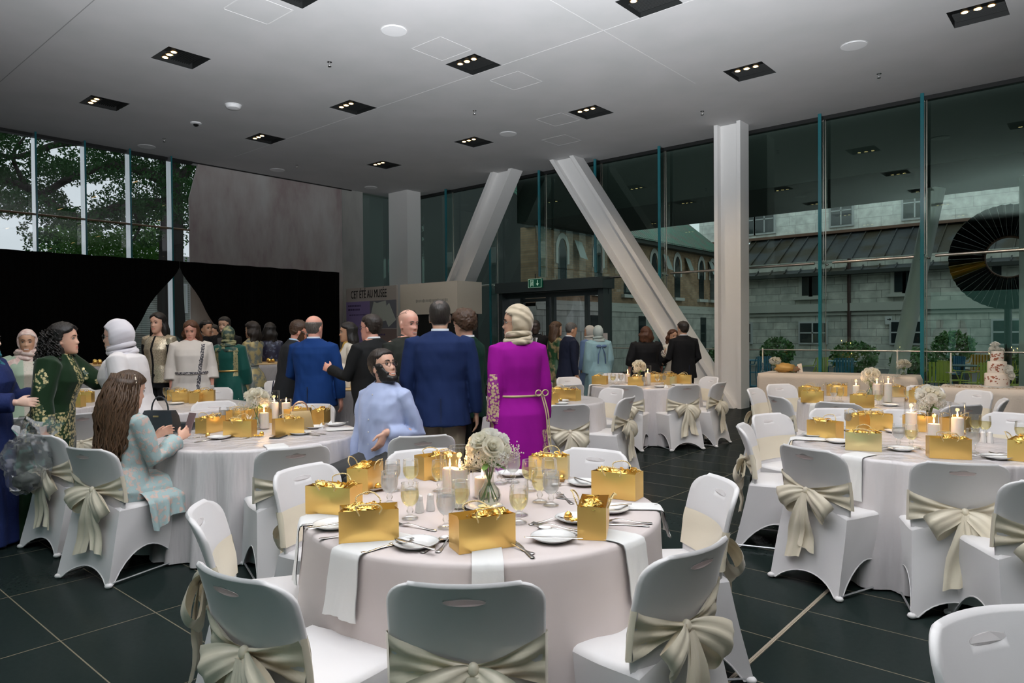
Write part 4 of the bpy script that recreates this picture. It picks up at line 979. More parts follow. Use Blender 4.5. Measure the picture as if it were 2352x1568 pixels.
def crumple(b, c, r, seed, mi=0, nu=14, nv=18, amp=.35, f=3.0):
    rings = []
    for i in range(nu + 1):
        a = -PI / 2 + PI * i / nu; q = max(math.cos(a), .03); row = []
        for j in range(nv):
            d = Vector((q * math.cos(2 * PI * j / nv), q * math.sin(2 * PI * j / nv), math.sin(a))); k = 1 + amp * noise.noise(d * f + Vector((seed * 3.1, 0, 0))) + amp * .5 * noise.noise(d * f * 2.7 + Vector((0, seed, 0)))
            row.append((c[0] + d.x * r[0] * k, c[1] + d.y * r[1] * k, c[2] + d.z * r[2] * k))
        rings.append(row)
    b.loft(rings, mi)
def make_bag(m, w, d, h, seed):
    rnd = random.Random(seed); t = empty('gift_bag', 'x', 'gift bag', group='gold gift bags')
    b = MB(); W, D = w / 2, d / 2; th = .0012
    def wall(sy):
        P = []
        for i in range(9):
            z = h * i / 8; P.append([(W * (2 * k / 12 - 1), sy * (D + .006 * math.sin(PI * k / 12) * math.sin(PI * i / 8) * (1 + .3 * seed % 1)) , z) for k in range(13)])
        b.grid(P, 0)
    wall(-1); wall(1)
    for sx in (-1, 1):   # folded gusset sides
        g = .25 * D; x = sx * W; ap = d * .5
        b.add([(x, -D, 0), (x, D, 0), (x, 0, ap), (x, -D, h), (x - sx * g, 0, h), (x, D, h)], [(0, 1, 2), (0, 2, 4, 3), (1, 5, 4, 2)], 0)
    b.add([(-W, -D, .0005), (W, -D, .0005), (W, D, .0005), (-W, D, .0005)], [(0, 1, 2, 3)], 0)
    body = b.build('paper_body', m, t, ang=18, fix=False)
    b = MB(); e = .0015
    b.add([(-W + e, -D + e, h * .15), (W - e, -D + e, h * .15), (W - e, D - e, h * .15), (-W + e, D - e, h * .15), (-W + e, -D + e, h - .001), (W - e, -D + e, h - .001), (W - e, D - e, h - .001), (-W + e, D - e, h - .001)], [(0, 1, 5, 4), (2, 3, 7, 6)]); b.build('paper_lining', M_GOLDIN, t, smooth=False, fix=False)
    for s in (-1, 1):
        o = rnd.uniform(-.01, .01); x0, x1 = -w * .17 + o, w * .17 + o; yo = s * (D + .004); dn = rnd.choice((-1, 1, 1)); k = rnd.uniform(.6, 1.1)
        pts = [(x0, s * (D - .004), h - .018), (x0, yo, h - .014), (x0 - .01, yo + s * .012, h + .02 * dn * k), (x0 + .02, yo + s * .022, h + .035 * dn * k), ((x0 + x1) / 2 + rnd.uniform(-.02, .02), yo + s * .03, h + .042 * dn * k - .006), (x1 - .01, yo + s * .02, h + .03 * dn * k), (x1 + .008, yo + s * .008, h + .008 * dn), (x1, yo, h - .012), (x1, s * (D - .004), h - .018)]
        b = MB(); b.tube(spline(pts, 5), .0028, 6); b.build('cord_handle', M_CORD, t)
    b = MB(); n = 4 if w > .15 else 2
    for k in range(n): crumple(b, (rnd.uniform(-.32, .42) * w, rnd.uniform(-.1, .1) * d, h - .018 + rnd.uniform(0, .010)), (w * .15 if w > .15 else w * .3, d * .30, .018), seed + k, amp=.7, f=5)
    for k in range(7):
        x, y = rnd.uniform(-.3, .4) * w, rnd.uniform(-.3, .3) * d; b.tube(spline([(x, y, h), (x + rnd.uniform(-.02, .02), y + rnd.uniform(-.015, .015), h + .016), (x + rnd.uniform(-.03, .03), y + rnd.uniform(-.02, .02), h + .012), (x + rnd.uniform(-.035, .035), y + rnd.uniform(-.02, .02), h - .002)], 4), .003, 5, flat=.3)
    b.build('gold_tissue', M_FOIL, t, ang=0)
    return Proto(t)
BAG = {('g', k): make_bag(M_GOLD, .215, .105, .120, 10 + k) for k in range(3)}
BAG[('p', 0)] = make_bag(M_GOLD2, .205, .095, .115, 21)
ANG = lambda u, v: math.atan2(v, u)
CAMRZ = YAW   # an item whose local -Y looks at the camera
def bag(px, py, rot, tb, what, kind='g', k=0, sc_=1.0, z=ZT):
    """px,py = middle of the bottom front edge; rot = turn against the camera, degrees"""
    p = ont(px, py, tb, z, .74); away = Vector((p.x, p.y, 0)).normalized(); a = math.atan2(-away.x, away.y) + Rd(rot)
    c = p + away * (.0525 * abs(math.cos(Rd(rot))) + .10 * abs(math.sin(Rd(rot)))) * sc_
    c_ = Vector((*TABLES[tb], c.z)); c = c if (c - c_).length < .69 else c_ + (c - c_).normalized() * .69
    o = BAG[(kind, k)].put((c.x, c.y, z), a, 'x', 'gold gift bags', (sc_, sc_, sc_)); later(o, what, 'on ' + TNAME[tb]); return o
LG = 'open gold gift bag, long side to us,'; EG = 'open gold gift bag, narrow end to us,'; CG = 'open gold gift bag, corner to us,'; PG = 'pale gold gift bag with a cord handle'
for px, py, r, w_, kd, k in [(848, 1247, 0, LG, 'g', 0), (1108, 1272, 22, CG, 'g', 1), (768, 1190, -32, CG, 'g', 2), (824, 1132, 68, EG, 'g', 0), (1000, 1100, 30, CG, 'g', 1), (1262, 1101, -8, PG, 'p', 0), (1418, 1150, -22, CG, 'g', 2), (1364, 1240, 86, EG, 'g', 0)]: bag(px, py, r, 'A', w_, kd, k)
for px, py, r, w_, kd, k in [(552, 1005, -24, CG, 'g', 0), (662, 1000, 14, CG, 'g', 1), (484, 996, 50, EG, 'g', 2), (556, 945, -5, LG, 'g', 0), (610, 950, 8, LG, 'g', 1), (738, 975, 75, EG, 'g', 2), (745, 955, -10, LG, 'g', 0), (520, 962, 10, LG, 'g', 1)]: bag(px, py, r, 'B', w_, kd, k)
for px, py, r, w_, kd, k in [(1895, 1009, -30, CG, 'g', 0), (1983, 1036, 0, PG, 'p', 0), (2178, 1055, 12, LG, 'g', 1), (1900, 972, 60, EG, 'g', 2), (1992, 980, 0, LG, 'g', 0), (2258, 985, 62, EG, 'g', 1), (2348, 1060, 80, EG, 'g', 2), (2120, 970, -10, LG, 'g', 2)]: bag(px, py, r, 'C', w_, kd, k)
for px, py, r, w_, kd, k in [(1825, 912, -12, CG, 'g', 0), (1866, 925, -6, LG, 'g', 1), (1915, 908, 0, LG, 'g', 2), (1980, 936, 0, LG, 'g', 0), (2085, 905, 20, PG, 'p', 0), (2115, 925, 0, LG, 'g', 1), (2160, 915, -15, CG, 'g', 2), (2190, 918, 75, EG, 'g', 0)]: bag(px, py, r, 'F', w_, kd, k)
for px, py, r, w_, kd, k in [(1378, 883, -14, CG, 'g', 0), (1460, 886, 0, LG, 'g', 1), (1505, 878, 10, LG, 'g', 2), (1570, 881, -10, CG, 'g', 0), (1545, 876, 20, CG, 'g', 1), (1540, 884, 60, PG, 'p', 0)]: bag(px, py, r, 'G', w_, kd, k)
for px, py, r, w_, kd, k in [(1257, 930, 15, LG, 'g', 1), (1285, 918, -10, LG, 'g', 0), (1310, 921, -34, CG, 'g', 2)]: bag(px, py, r, 'H', w_, kd, k)
for px, py, r, w_, kd, k in [(420, 925, 0, LG, 'g', 0), (450, 926, 80, EG, 'g', 1), (470, 922, -10, CG, 'g', 2), (412, 912, 0, LG, 'g', 1)]: bag(px, py, r, 'E', w_, kd, k)
for px, py, r, w_, kd, k in [(168, 936, -30, CG, 'g', 0), (190, 925, -20, CG, 'g', 1)]: bag(px, py, r, 'D', w_, kd, k)

# goblets
def make_goblet(lq, lvl, nm):
    t = empty('goblet', 'x', 'goblet', group='stemmed goblets')
    prof = [(.0, .006), (.034, .003), (.0345, .006), (.020, .011), (.011, .018), (.0105, .026), (.015, .033), (.015, .040), (.0105, .047), (.012, .054), (.024, .064), (.034, .080), (.0385, .100), (.0385, .120), (.0365, .142), (.0355, .158), (.0350, .160)]
    b = MB(); b.lathe(prof, 28, caps=False); b.build('glass_bowl', M_GL, t, ang=0)
    b = MB(); b.tube([(.0352 * math.cos(2 * PI * k / 28), .0352 * math.sin(2 * PI * k / 28), .160) for k in range(28)], .0011, 5, close=True); b.build('rim', M_GL, t)
    if lq:
        zs = [(.006, .057), (.0225, .066), (.0325, .081), (.0370, .100), (.0370, .120), (.0350, .142)]; pr = [q for q in zs if q[1] < lvl]; pr.append((.0368 if lvl > .09 else .035, lvl)); pr.append((.001, lvl))
        b = MB(); b.lathe(pr, 24, caps=False); b.build('drink', lq, t, ang=30)
    return Proto(t)
GB = {'water': make_goblet(M_WATER, .135, 0), 'wine': make_goblet(M_WINE, .118, 0), 'empty': make_goblet(None, 0, 0), 'half': make_goblet(M_WATER, .10, 0)}
GW = {'water': 'stemmed goblet of iced water', 'wine': 'stemmed goblet of pale drink', 'empty': 'empty stemmed goblet', 'half': 'half full water goblet'}
def goblet(px, py, k, tb):
    o = GB[k].put(ont(px, py, tb), 0, 'x', 'stemmed goblets', (1, 1, .93)); later(o, GW[k], 'on ' + TNAME[tb])
for px, py, k in [(942, 1191, 'wine'), (1025, 1212, 'water'), (1058, 1186, 'wine'), (895, 1158, 'water'), (902, 1127, 'water'), (944, 1125, 'wine'), (1010, 1128, 'wine'), (1178, 1108, 'water'), (1148, 1111, 'empty'), (1217, 1127, 'wine'), (1240, 1153, 'wine'), (1266, 1161, 'water'), (1262, 1124, 'half'), (1192, 1201, 'wine'), (1194, 1183, 'empty')]: goblet(px, py, k, 'A')
for px, py, k in [(498, 990, 'water'), (470, 965, 'water'), (520, 968, 'half'), (545, 978, 'wine'), (572, 975, 'empty'), (585, 965, 'wine'), (745, 935, 'water'), (640, 955, 'empty')]: goblet(px, py, k, 'B')
for px, py, k in [(2064, 1026, 'water'), (2093, 1028, 'wine'), (1944, 985, 'water'), (1970, 983, 'empty'), (1998, 982, 'half'), (2283, 995, 'wine'), (2317, 998, 'wine'), (2235, 1040, 'water'), (2346, 1020, 'wine'), (2180, 990, 'empty')]: goblet(px, py, k, 'C')
for px, py, k in [(1915, 922, 'half'), (1930, 922, 'wine'), (1885, 912, 'empty'), (2018, 932, 'wine'), (2085, 922, 'wine'), (2098, 924, 'empty'), (2110, 918, 'empty'), (2135, 922, 'empty'), (1872, 905, 'empty'), (1940, 908, 'empty')]: goblet(px, py, k, 'F')
for px, py, k in [(1408, 882, 'wine'), (1418, 883, 'empty'), (1426, 881, 'water'), (1480, 886, 'water'), (1510, 883, 'empty'), (1520, 882, 'wine'), (1528, 883, 'water'), (1400, 879, 'empty')]: goblet(px, py, k, 'G')
for px, py, k in [(1248, 908, 'empty'), (1262, 906, 'half')]: goblet(px, py, k, 'H')
for px, py, k in [(383, 920, 'wine'), (395, 921, 'wine'), (408, 922, 'water'), (375, 915, 'empty')]: goblet(px, py, k, 'E')

# candles in glass cylinders
CANDLES = []
def make_cyl(h, r):
    t = empty('glass_cylinder', 'x', 'candle glass', group='glass candle cylinders'); b = MB()
    b.lathe([(.001, .003), (r, .003), (r, h)], 32, caps=False); b.build('glass_wall', M_GL2, t, ang=40)
    b = MB(); b.tube([((r - .0015) * math.cos(2 * PI * k / 32), (r - .0015) * math.sin(2 * PI * k / 32), h) for k in range(32)], .0016, 5, close=True); b.build('rim', M_GL2, t); return Proto(t)
def make_candle(h, r):
    t = empty('pillar_candle', 'x', 'candle', group='lit pillar candles'); b = MB(); b.lathe([(.001, 0), (r, 0), (r, h - .004), (r - .004, h), (r * .55, h - .004), (.001, h - .006)], 28, caps=False); b.build('wax', M_WAX, t, ang=50)
    b = MB(); b.tube([(0, 0, h - .008), (0, 0, h + .008)], .0012, 6); b.build('wick', M_WICK, t)
    b = MB(); b.lathe([(.0008, h + .004), (.0045, h + .010), (.0055, h + .017), (.0035, h + .028), (.0008, h + .042)], 12); b.build('flame', M_FLAME, t); return Proto(t)
CYP = {'t': make_cyl(.27, .047), 'm': make_cyl(.20, .047), 's': make_cyl(.15, .045)}; CAP = {'t': make_candle(.165, .036), 'm': make_candle(.125, .036), 's': make_candle(.09, .036), 'x': make_candle(.19, .036)}
CH_ = {'t': .165, 'm': .125, 's': .09, 'x': .19}
def candle(px, py, cy, ca, tb, loc=None, where=None):
    p = loc or ont(px, py, tb)
    if cy: later(CYP[cy].put(p, 0, 'x', 'glass candle cylinders'), {'t': 'tall glass cylinder round a candle', 'm': 'middle sized glass cylinder round a candle', 's': 'short glass cylinder round a candle'}[cy], where or 'on ' + TNAME[tb])
    later(CAP[ca].put(p + Vector((0, 0, .0065)), 0, 'x', 'lit pillar candles'), {'t': 'lit tall ivory pillar candle', 'm': 'lit ivory pillar candle', 's': 'lit short ivory pillar candle', 'x': 'lit very tall ivory pillar candle'}[ca], where or 'on ' + TNAME[tb])
    CANDLES.append((p + Vector((0, 0, CH_[ca] + .03)), tb))
for px, py, a, c_, tb in [(1056, 1166, 't', 't', 'A'), (1034, 1138, 'm', 'm', 'A'), (1108, 1143, 'm', 's', 'A'), (607, 985, 'm', 'm', 'B'), (642, 962, 't', 't', 'B'), (658, 970, 'm', 't', 'B'),
                          (2093, 1003, 't', 't', 'C'), (2145, 1018, 'm', 'm', 'C'), (2199, 1018, 't', 't', 'C'), (1966, 912, 'm', 'm', 'F'), (2014, 918, 't', 't', 'F'), (2040, 924, 't', 'x', 'F'), (1442, 879, 'm', 'm', 'G'), (1462, 884, 's', 's', 'G'), (1488, 884, 't', 't', 'G')]: candle(px, py, a, c_, tb)

# flowers
def petal_ball(b, c, r, n, s, rnd, mi=0):
    for k in range(n):
        u = 1 - 2 * (k + .5) / n; a = k * 2.39996; q = math.sqrt(1 - u * u); d = Vector((q * math.cos(a), q * math.sin(a), u)); p = Vector(c) + Vector((d.x * r[0], d.y * r[1], d.z * r[2])) * rnd.uniform(.9, 1.06)
        e = d.orthogonal().normalized(); e.rotate(Matrix.Rotation(rnd.uniform(0, 6.3), 3, d)); f = d.cross(e)
        for g in (e, f):
            h = d.cross(g).normalized()
            for sg in (-1, 1):
                tip = p + g * sg * s + d * s * .25; b.add([p, p + g * sg * s * .6 + h * s * .42 + d * s * .1, tip, p + g * sg * s * .6 - h * s * .42 + d * s * .1], [(0, 1, 2, 3)], mi)
def rose(b, c, d, r, rnd, mi=0):
    d = Vector(d).normalized(); e = d.orthogonal().normalized(); f = d.cross(e); k = 0
    b.ell(Vector(c) + d * r * .15, (r * .42, r * .42, r * .42), 6, 8, mi)
    for lay, (np_, rr, op, hh) in enumerate([(3, .28, .1, .95), (4, .50, .30, .92), (5, .74, .60, .78), (6, 1.0, 1.0, .50)]):
        for i in range(np_):
            a0 = 2 * PI * i / np_ + lay * .7 + rnd.uniform(-.15, .15); half = 2 * PI / np_ * .68; P = []
            for u in range(5):
                uu = u / 4; row = []
                for v in range(6):
                    vv = v / 5 * 2 - 1; a = a0 + half * vv; rad = r * rr * (.25 + .75 * uu ** .7) * (1 - .06 * vv * vv) + r * op * .18 * uu ** 3; z = r * (hh * uu - .45 * (1 - uu)) - r * .25 * op * uu ** 3 - r * .18 * vv * vv * uu
                    row.append(Vector(c) + (e * math.cos(a) + f * math.sin(a)) * rad + d * z)
                P.append(row)
            b.grid(P, mi)
def make_bouquet(seed, big=True, n=9, spread=.075):
    rnd = random.Random(seed); t = empty('flower_bouquet', 'x', 'flowers', group='white flower centrepieces')
    for k in range(n):
        u = 1 - (k + .3) / n * 1.05; a = k * 2.4 + seed; q = math.sqrt(max(1 - u * u, 0)); d = Vector((q * math.cos(a), q * math.sin(a), u * .85 + .12)); c = Vector((0, 0, .235)) + d * spread
        b = MB(); rose(b, c, d, rnd.uniform(.034, .043), rnd); b.build('rose', M_PETAL if k % 3 else M_PETW, t, ang=0, fix=False)
    for k in range(3):
        a = k * 2.1 + seed; c = (math.cos(a) * spread * .75, math.sin(a) * spread * .75, .215); b = MB(); petal_ball(b, c, (.048, .048, .042), 60, .013, rnd); b.build('hydrangea_head', M_PETW, t, ang=0, fix=False)
    for k in range(2):
        a = (.2, 3.5)[k] + YAW; b = MB(); c = Vector((math.cos(a) * spread * 1.55, math.sin(a) * spread * 1.55, .235 - .05 * k))
        for i in range(70):
            v = Vector((rnd.gauss(0, 1), rnd.gauss(0, 1), rnd.gauss(0, 1))); p = c + v * .018; b.ell(p, (.0034, .0034, .0034), 3, 5)
            if i % 4 == 0: b.tube([Vector((0, 0, .17)) + v * .004, (c + p) / 2 + Vector((0, 0, -.02)), p], .0006, 4)
        b.build('babys_breath', M_GYP, t, ang=0, fix=False)
    b = MB()
    for k in range(9):
        a = k * .7; b.tube([(math.cos(a + 2.6) * .038, math.sin(a + 2.6) * .038, .02), (math.cos(a) * .008, math.sin(a) * .008, .12), (math.cos(a) * .035, math.sin(a) * .035, .215)], .0028, 6)
    for k in range(5):
        a = k * 1.3; P = [[Vector((math.cos(a) * r_, math.sin(a) * r_, .20 - .3 * r_)) + Vector((-math.sin(a), math.cos(a), 0)) * w_ for w_ in (-.014 * m_, 0, .014 * m_)] for r_, m_ in ((.02, .4), (.05, 1), (.08, .9), (.1, .1))]; b.grid(P)
    b.build('stems', M_STEM, t, ang=0, fix=False)
    return Proto(t)
def make_vase():
    t = empty('bud_vase', 'x', 'vase', group='ribbed glass vases'); b = MB(); n = 48; rows = []
    for r, z in [(.02, .003), (.038, .003), (.050, .025), (.052, .045), (.044, .07), (.026, .09), (.021, .105), (.022, .15), (.024, .185)]:
        rows.append([((r + (.0012 * math.cos(24 * 2 * PI * j / n) if z < .1 else 0)) * math.cos(2 * PI * j / n), (r + (.0012 * math.cos(24 * 2 * PI * j / n) if z < .1 else 0)) * math.sin(2 * PI * j / n), z) for j in range(n)])
    b.grid(rows, cv=True); b.build('glass_body', M_RIB, t, ang=0)
    b = MB(); b.lathe([(.001, .005), (.046, .03), (.048, .045), (.040, .07), (.024, .088), (.019, .10), (.001, .10)], 24, caps=False); b.build('vase_water', M_WATER if False else thin_glass('vase_water', (.95, .97, .93), 1.1, 0, 1), t)
    return Proto(t)
BQ = [make_bouquet(k, n=9 if k != 2 else 11, spread=.072 if k != 2 else .078) for k in (0, 1, 2)]; VS = make_vase()
for px, py, tb, k in [(1124, 1160, 'A', 0), (590, 985, 'B', 1), (2140, 985, 'C', 2), (2000, 912, 'F', 1), (1468, 880, 'G', 0)]:
    p = ont(px, py, tb); VS.put(p, 0, 'ribbed clear glass bud vase on %s' % TNAME[tb], 'ribbed glass vases'); BQ[k].put(p + Vector((0, 0, .002)), random.Random(px).uniform(0, .6) if tb != 'A' else 0, 'bouquet of white roses and hydrangea on %s' % TNAME[tb], 'white flower centrepieces')

# china and cutlery
def make_plate(r):
    t = MB(); t.lathe([(.001, .004), (r * .55, .004), (r * .62, .006), (r * .95, .016), (r, .019), (r * .98, .0165), (r * .64, .002), (r * .55, 0), (.001, 0)], 48, caps=False)
    o = t.build('side_plate', M_CHINA, ang=0); tag(o, 'x', 'plate', 'white side plates'); return Proto(o)
PL = make_plate(.083)
def plate(px, py, tb, what='white side plate'):
    p = ont(px, py, tb, None, .66); later(PL.put(p, 0, 'x', 'white side plates'), what, 'on ' + TNAME[tb]); return p
def flat_piece(outline, zf, th=.0022):
    """outline: list of (y, half width); zf(y) height"""
    b = MB(); rings = []
    for y, w_ in outline: z = zf(y); rings.append([(-w_, y, z), (-w_ * .6, y, z - th * .5), (w_ * .6, y, z - th * .5), (w_, y, z), (w_ * .6, y, z + th * .6), (-w_ * .6, y, z + th * .6)])
    b.loft(rings); return b
HND = [(-.100, .003), (-.098, .009), (-.085, .0105), (-.06, .0075), (-.03, .0042), (.0, .0034), (.02, .0036)]
def make_cutlery(kind):
    if kind == 'knife':
        b = flat_piece([(-.105, .004), (-.10, .008), (-.08, .0085), (-.03, .0065), (.0, .005), (.012, .008), (.03, .0095), (.08, .0085), (.10, .005), (.108, .0008)], lambda y: .003 + (.003 if y < 0 else 0) * 0, .003)
    elif kind == 'spoon':
        b = flat_piece(HND + [(.035, .006), (.042, .012)], lambda y: .003 + .008 * sstep(-.06, .03, y) - .006 * sstep(.03, .06, y))
        P = []
        for i in range(9):
            a = PI * i / 8; y = .068 - .030 * math.cos(a); hw = .0195 * math.sin(a) ** .8 + .0006; P.append([(hw * (2 * k / 8 - 1), y, .009 - .008 * (1 - (2 * k / 8 - 1) ** 2) * math.sin(a)) for k in range(9)])
        b.grid(P); b.grid([[(x, y, z - .0012) for x, y, z in r] for r in P])
    else:
        zf = lambda y: .003 + .010 * sstep(-.06, .035, y) - .009 * sstep(.04, .075, y) + .006 * sstep(.08, .105, y)
        b = flat_piece(HND + [(.032, .006), (.045, .0115), (.06, .012)], zf)
        for k in range(4): x = -.0102 + .0068 * k; b.loft([[(x - .0018, y, zf(y) - .001), (x + .0018, y, zf(y) - .001), (x + .0014, y, zf(y) + .001), (x - .0014, y, zf(y) + .001)] for y in (.058, .075, .09, .105)])
    o = b.build(kind, M_CUT, ang=50); tag(o, 'x', kind, 'steel cutlery'); return Proto(o)
CU = {k: make_cutlery(k) for k in ('knife', 'spoon', 'fork')}
def cut(kind, px, py, ang, tb, z=0.0, onto=None):
    """ang = direction of the tip as seen in the picture plan, degrees from screen right, anticlockwise on the table"""
    p = ont(px, py, tb, ZT + z, .67); d = RIGHT * math.cos(Rd(ang)) + FWD * math.sin(Rd(ang)); later(CU[kind].put((p.x, p.y, ZT + z), math.atan2(-d.x, d.y), 'x', 'steel cutlery'), 'steel %s' % kind + (' lying on a plate' if z > .004 else ''), 'on ' + TNAME[tb])
for px, py in [(955, 1254), (1270, 1240), (762, 1211), (1322, 1196), (1402, 1174), (1342, 1113), (1112, 1170), (850, 1123), (1185, 1085)]: plate(px, py, 'A')
for k, px, py, a, z in [('knife', 952, 1250, 140, .019), ('knife', 1272, 1236, 175, .019), ('knife', 765, 1206, 35, .019), ('knife', 1400, 1164, 20, .019), ('knife', 1347, 1106, 120, .019),
                        ('fork', 888, 1258, 38, 0), ('knife', 905, 1252, 36, 0), ('fork', 920, 1246, 34, 0), ('spoon', 1000, 1252, 68, 0), ('fork', 1024, 1250, 78, 0), ('fork', 955, 1212, 150, 0), ('knife', 1202, 1262, 108, 0), ('fork', 1183, 1258, 130, 0),
                        ('spoon', 1290, 1220, 158, 0), ('fork', 1278, 1212, 152, .003), ('fork', 1263, 1197, 30, 0), ('knife', 1430, 1206, 168, 0), ('fork', 1440, 1200, 168, 0), ('fork', 1298, 1146, 105, 0), ('spoon', 1318, 1150, -40, 0), ('spoon', 1306, 1114, 190, 0), ('knife', 1455, 1161, 178, 0), ('fork', 730, 1212, 10, 0), ('knife', 724, 1207, 10, 0), ('knife', 966, 1092, 130, 0), ('fork', 980, 1094, 135, 0), ('knife', 1200, 1096, 30, 0), ('fork', 1214, 1100, 110, 0), ('spoon', 772, 1237, 20, 0)]: cut(k, px, py, a, 'A', z)
for px, py in [(503, 1007), (402, 999), (690, 997), (722, 983), (790, 975), (650, 975)]: plate(px, py, 'B')
for k, px, py, a, z in [('knife', 402, 995, 20, .019), ('knife', 785, 969, 15, .019), ('spoon', 478, 1012, 50, 0), ('fork', 522, 1006, 60, 0), ('knife', 440, 1006, 40, 0), ('fork', 450, 1000, 42, 0), ('fork', 540, 1010, 40, 0), ('knife', 712, 999, 150, 0), ('fork', 725, 996, 155, 0)]: cut(k, px, py, a, 'B', z)
for px, py in [(2070, 1034), (1925, 1016), (2290, 1053), (2060, 993), (1935, 985), (2220, 985), (1870, 1002)]: plate(px, py, 'C')
for k, px, py, a, z in [('knife', 2068, 1029, 150, .019), ('knife', 2285, 1047, 170, .019), ('fork', 2025, 1033, 20, 0), ('fork', 2040, 1027, 160, 0), ('spoon', 2122, 1035, 90, 0), ('fork', 2250, 1050, 100, 0), ('knife', 2330, 1050, 130, 0), ('fork', 2318, 1046, 130, 0), ('knife', 1880, 1014, 10, 0), ('fork', 1950, 1022, 40, 0), ('fork', 2030, 983, 20, 0)]: cut(k, px, py, a, 'C', z)
for px, py in [(2045, 932), (1830, 917), (1990, 915)]: plate(px, py, 'F')
for px, py in [(1515, 889), (1555, 885)]: plate(px, py, 'G')
for px, py in [(1290, 922), (1290, 928)]: plate(px, py, 'H')
for px, py in [(405, 928), (480, 926)]: plate(px, py, 'E')
for px, py in [(195, 940), (110, 940)]: plate(px, py, 'D')

# napkins over the table edge
def napkin(tb, px, py, wd, inner, drop, skew, lab):
    """px,py: where the middle of the napkin crosses the table edge"""
    p = onz(px, py, Z_T); c = Vector((*TABLES[tb], 0)); d = p - c; d.z = 0; a0 = math.atan2(d.y, d.x); b = MB(); P = []; rad = R_T + .006
    path = [(rad - inner * (1 - i / 8), ZT + .003, 0) for i in range(9)] + [(rad + .010, ZT - .006, 0), (rad + .016, ZT - .025, 0)] + [(rad + .016 + .018 * (i / 8), ZT - .03 - drop * i / 8, i / 8) for i in range(1, 9)]
    n = 15; tot = len(path)
    for i, (r, z, dn) in enumerate(path):
        row = []
        for k in range(n):
            v = (k / (n - 1) - .5); off = v * wd * (1 + .12 * dn) + skew * (i / tot - .5); fold_ = .005 * math.sin(v * 9) * dn + .003 * math.sin(v * 22 + i) * dn
            # follow the round edge
            aa = a0 + off / max(r, .3); rr = r + fold_ if dn > 0 else r
            if dn == 0 and i < 9: pos = Vector((math.cos(a0) * r - math.sin(a0) * off, math.sin(a0) * r + math.cos(a0) * off, z)); lim = rad; q = math.hypot(pos.x, pos.y); pos = pos if q <= lim else Vector((pos.x * lim / q, pos.y * lim / q, z - .004))
            else: pos = Vector((math.cos(aa) * rr, math.sin(aa) * rr, z - .012 * abs(v) * dn))
            row.append(pos)
        P.append(row)
    b.grid(P); b.grid([[q + Vector((0, 0, .0025)) + Vector((q.x, q.y, 0)).normalized() * .0035 for q in row] for row in P])
    o = b.build('napkin', M_NAP, None, c, ang=0, fix=False); tag(o, 'white folded napkin ' + lab, 'napkin', 'white folded napkins'); return o
napkin('A', 818, 1258, .145, .26, .20, -.03, 'over the front left edge of the nearest table under a gold bag')
napkin('A', 1120, 1290, .105, .16, .20, .0, 'hanging straight down behind the front middle chair')
napkin('A', 1418, 1232, .135, .20, .20, .05, 'over the right edge of the nearest table beside the narrow bag')
napkin('A', 696, 1196, .15, .20, .20, .0, 'hanging over the left edge of the nearest table')
napkin('A', 1500, 1165, .12, .20, .08, .0, 'lying at the far right edge of the nearest table')
napkin('B', 398, 1020, .13, .20, .19, .0, 'hanging over the left edge of the middle left table')
napkin('B', 648, 1035, .14, .16, .15, .0, 'hanging down above the grey chair of the middle left table')
napkin('B', 355, 1000, .13, .12, .22, .0, 'hanging beside the black handbag of the middle left table')
napkin('B', 815, 985, .15, .25, .12, .0, 'over the right end of the middle left table by the seated man')
napkin('C', 1960, 1048, .13, .16, .22, .0, 'hanging between the two front chairs of the right table')
napkin('C', 1845, 1008, .15, .22, .03, .0, 'lying flat at the left edge of the right table')
napkin('F', 1838, 930, .13, .18, .20, .0, 'hanging over the front left edge of the back right table')
napkin('H', 1272, 935, .13, .16, .20, .0, 'hanging over the edge of the table behind the purple dress')
napkin('G', 1372, 884, .13, .16, .15, .0, 'hanging over the left edge of the table under the strut')

# shakers, chocolates and other small things
def make_shaker(m_=None):
    t = empty('salt_shaker', 'x', 'shaker', group='white shakers'); b = MB(); b.lathe([(.001, 0), (.020, 0), (.021, .004), (.016, .045), (.015, .05)], 8, caps=False); b.build('shaker_body', M_CHINA, t, ang=20)
    b = MB(); b.lathe([(.015, .05), (.0155, .052), (.0145, .068), (.010, .074), (.001, .076)], 8, caps=False); b.build('shaker_top', M_CHINA, t, ang=20); return Proto(t)
SH = make_shaker()
for px, py, tb in [(964, 1176, 'A'), (989, 1172, 'A'), (2258, 1016, 'C'), (2274, 1017, 'C')]: later(SH.put(ont(px, py, tb), .3, 'x', 'white shakers'), 'small white faceted china shaker', 'on ' + TNAME[tb])
def make_choc():
    t = empty('wrapped_chocolate', 'x', 'chocolate', group='gold wrapped chocolates'); b = MB(); crumple(b, (0, 0, .019), (.016, .016, .016), 2, amp=.16, f=6, nu=12, nv=16); b.build('foil_wrap', M_FOIL, t, ang=0)
    b = MB(); n = 32; b.grid([[(r * (1 + (.05 * (-1) ** j)) * math.cos(2 * PI * j / n), r * (1 + .05 * (-1) ** j) * math.sin(2 * PI * j / n), z) for j in range(n)] for r, z in ((.001, .001), (.012, .001), (.018, .013))], cv=True); b.build('paper_cup', mat('brown_paper_cup', (.35, .20, .06), .6), t, ang=0); return Proto(t)
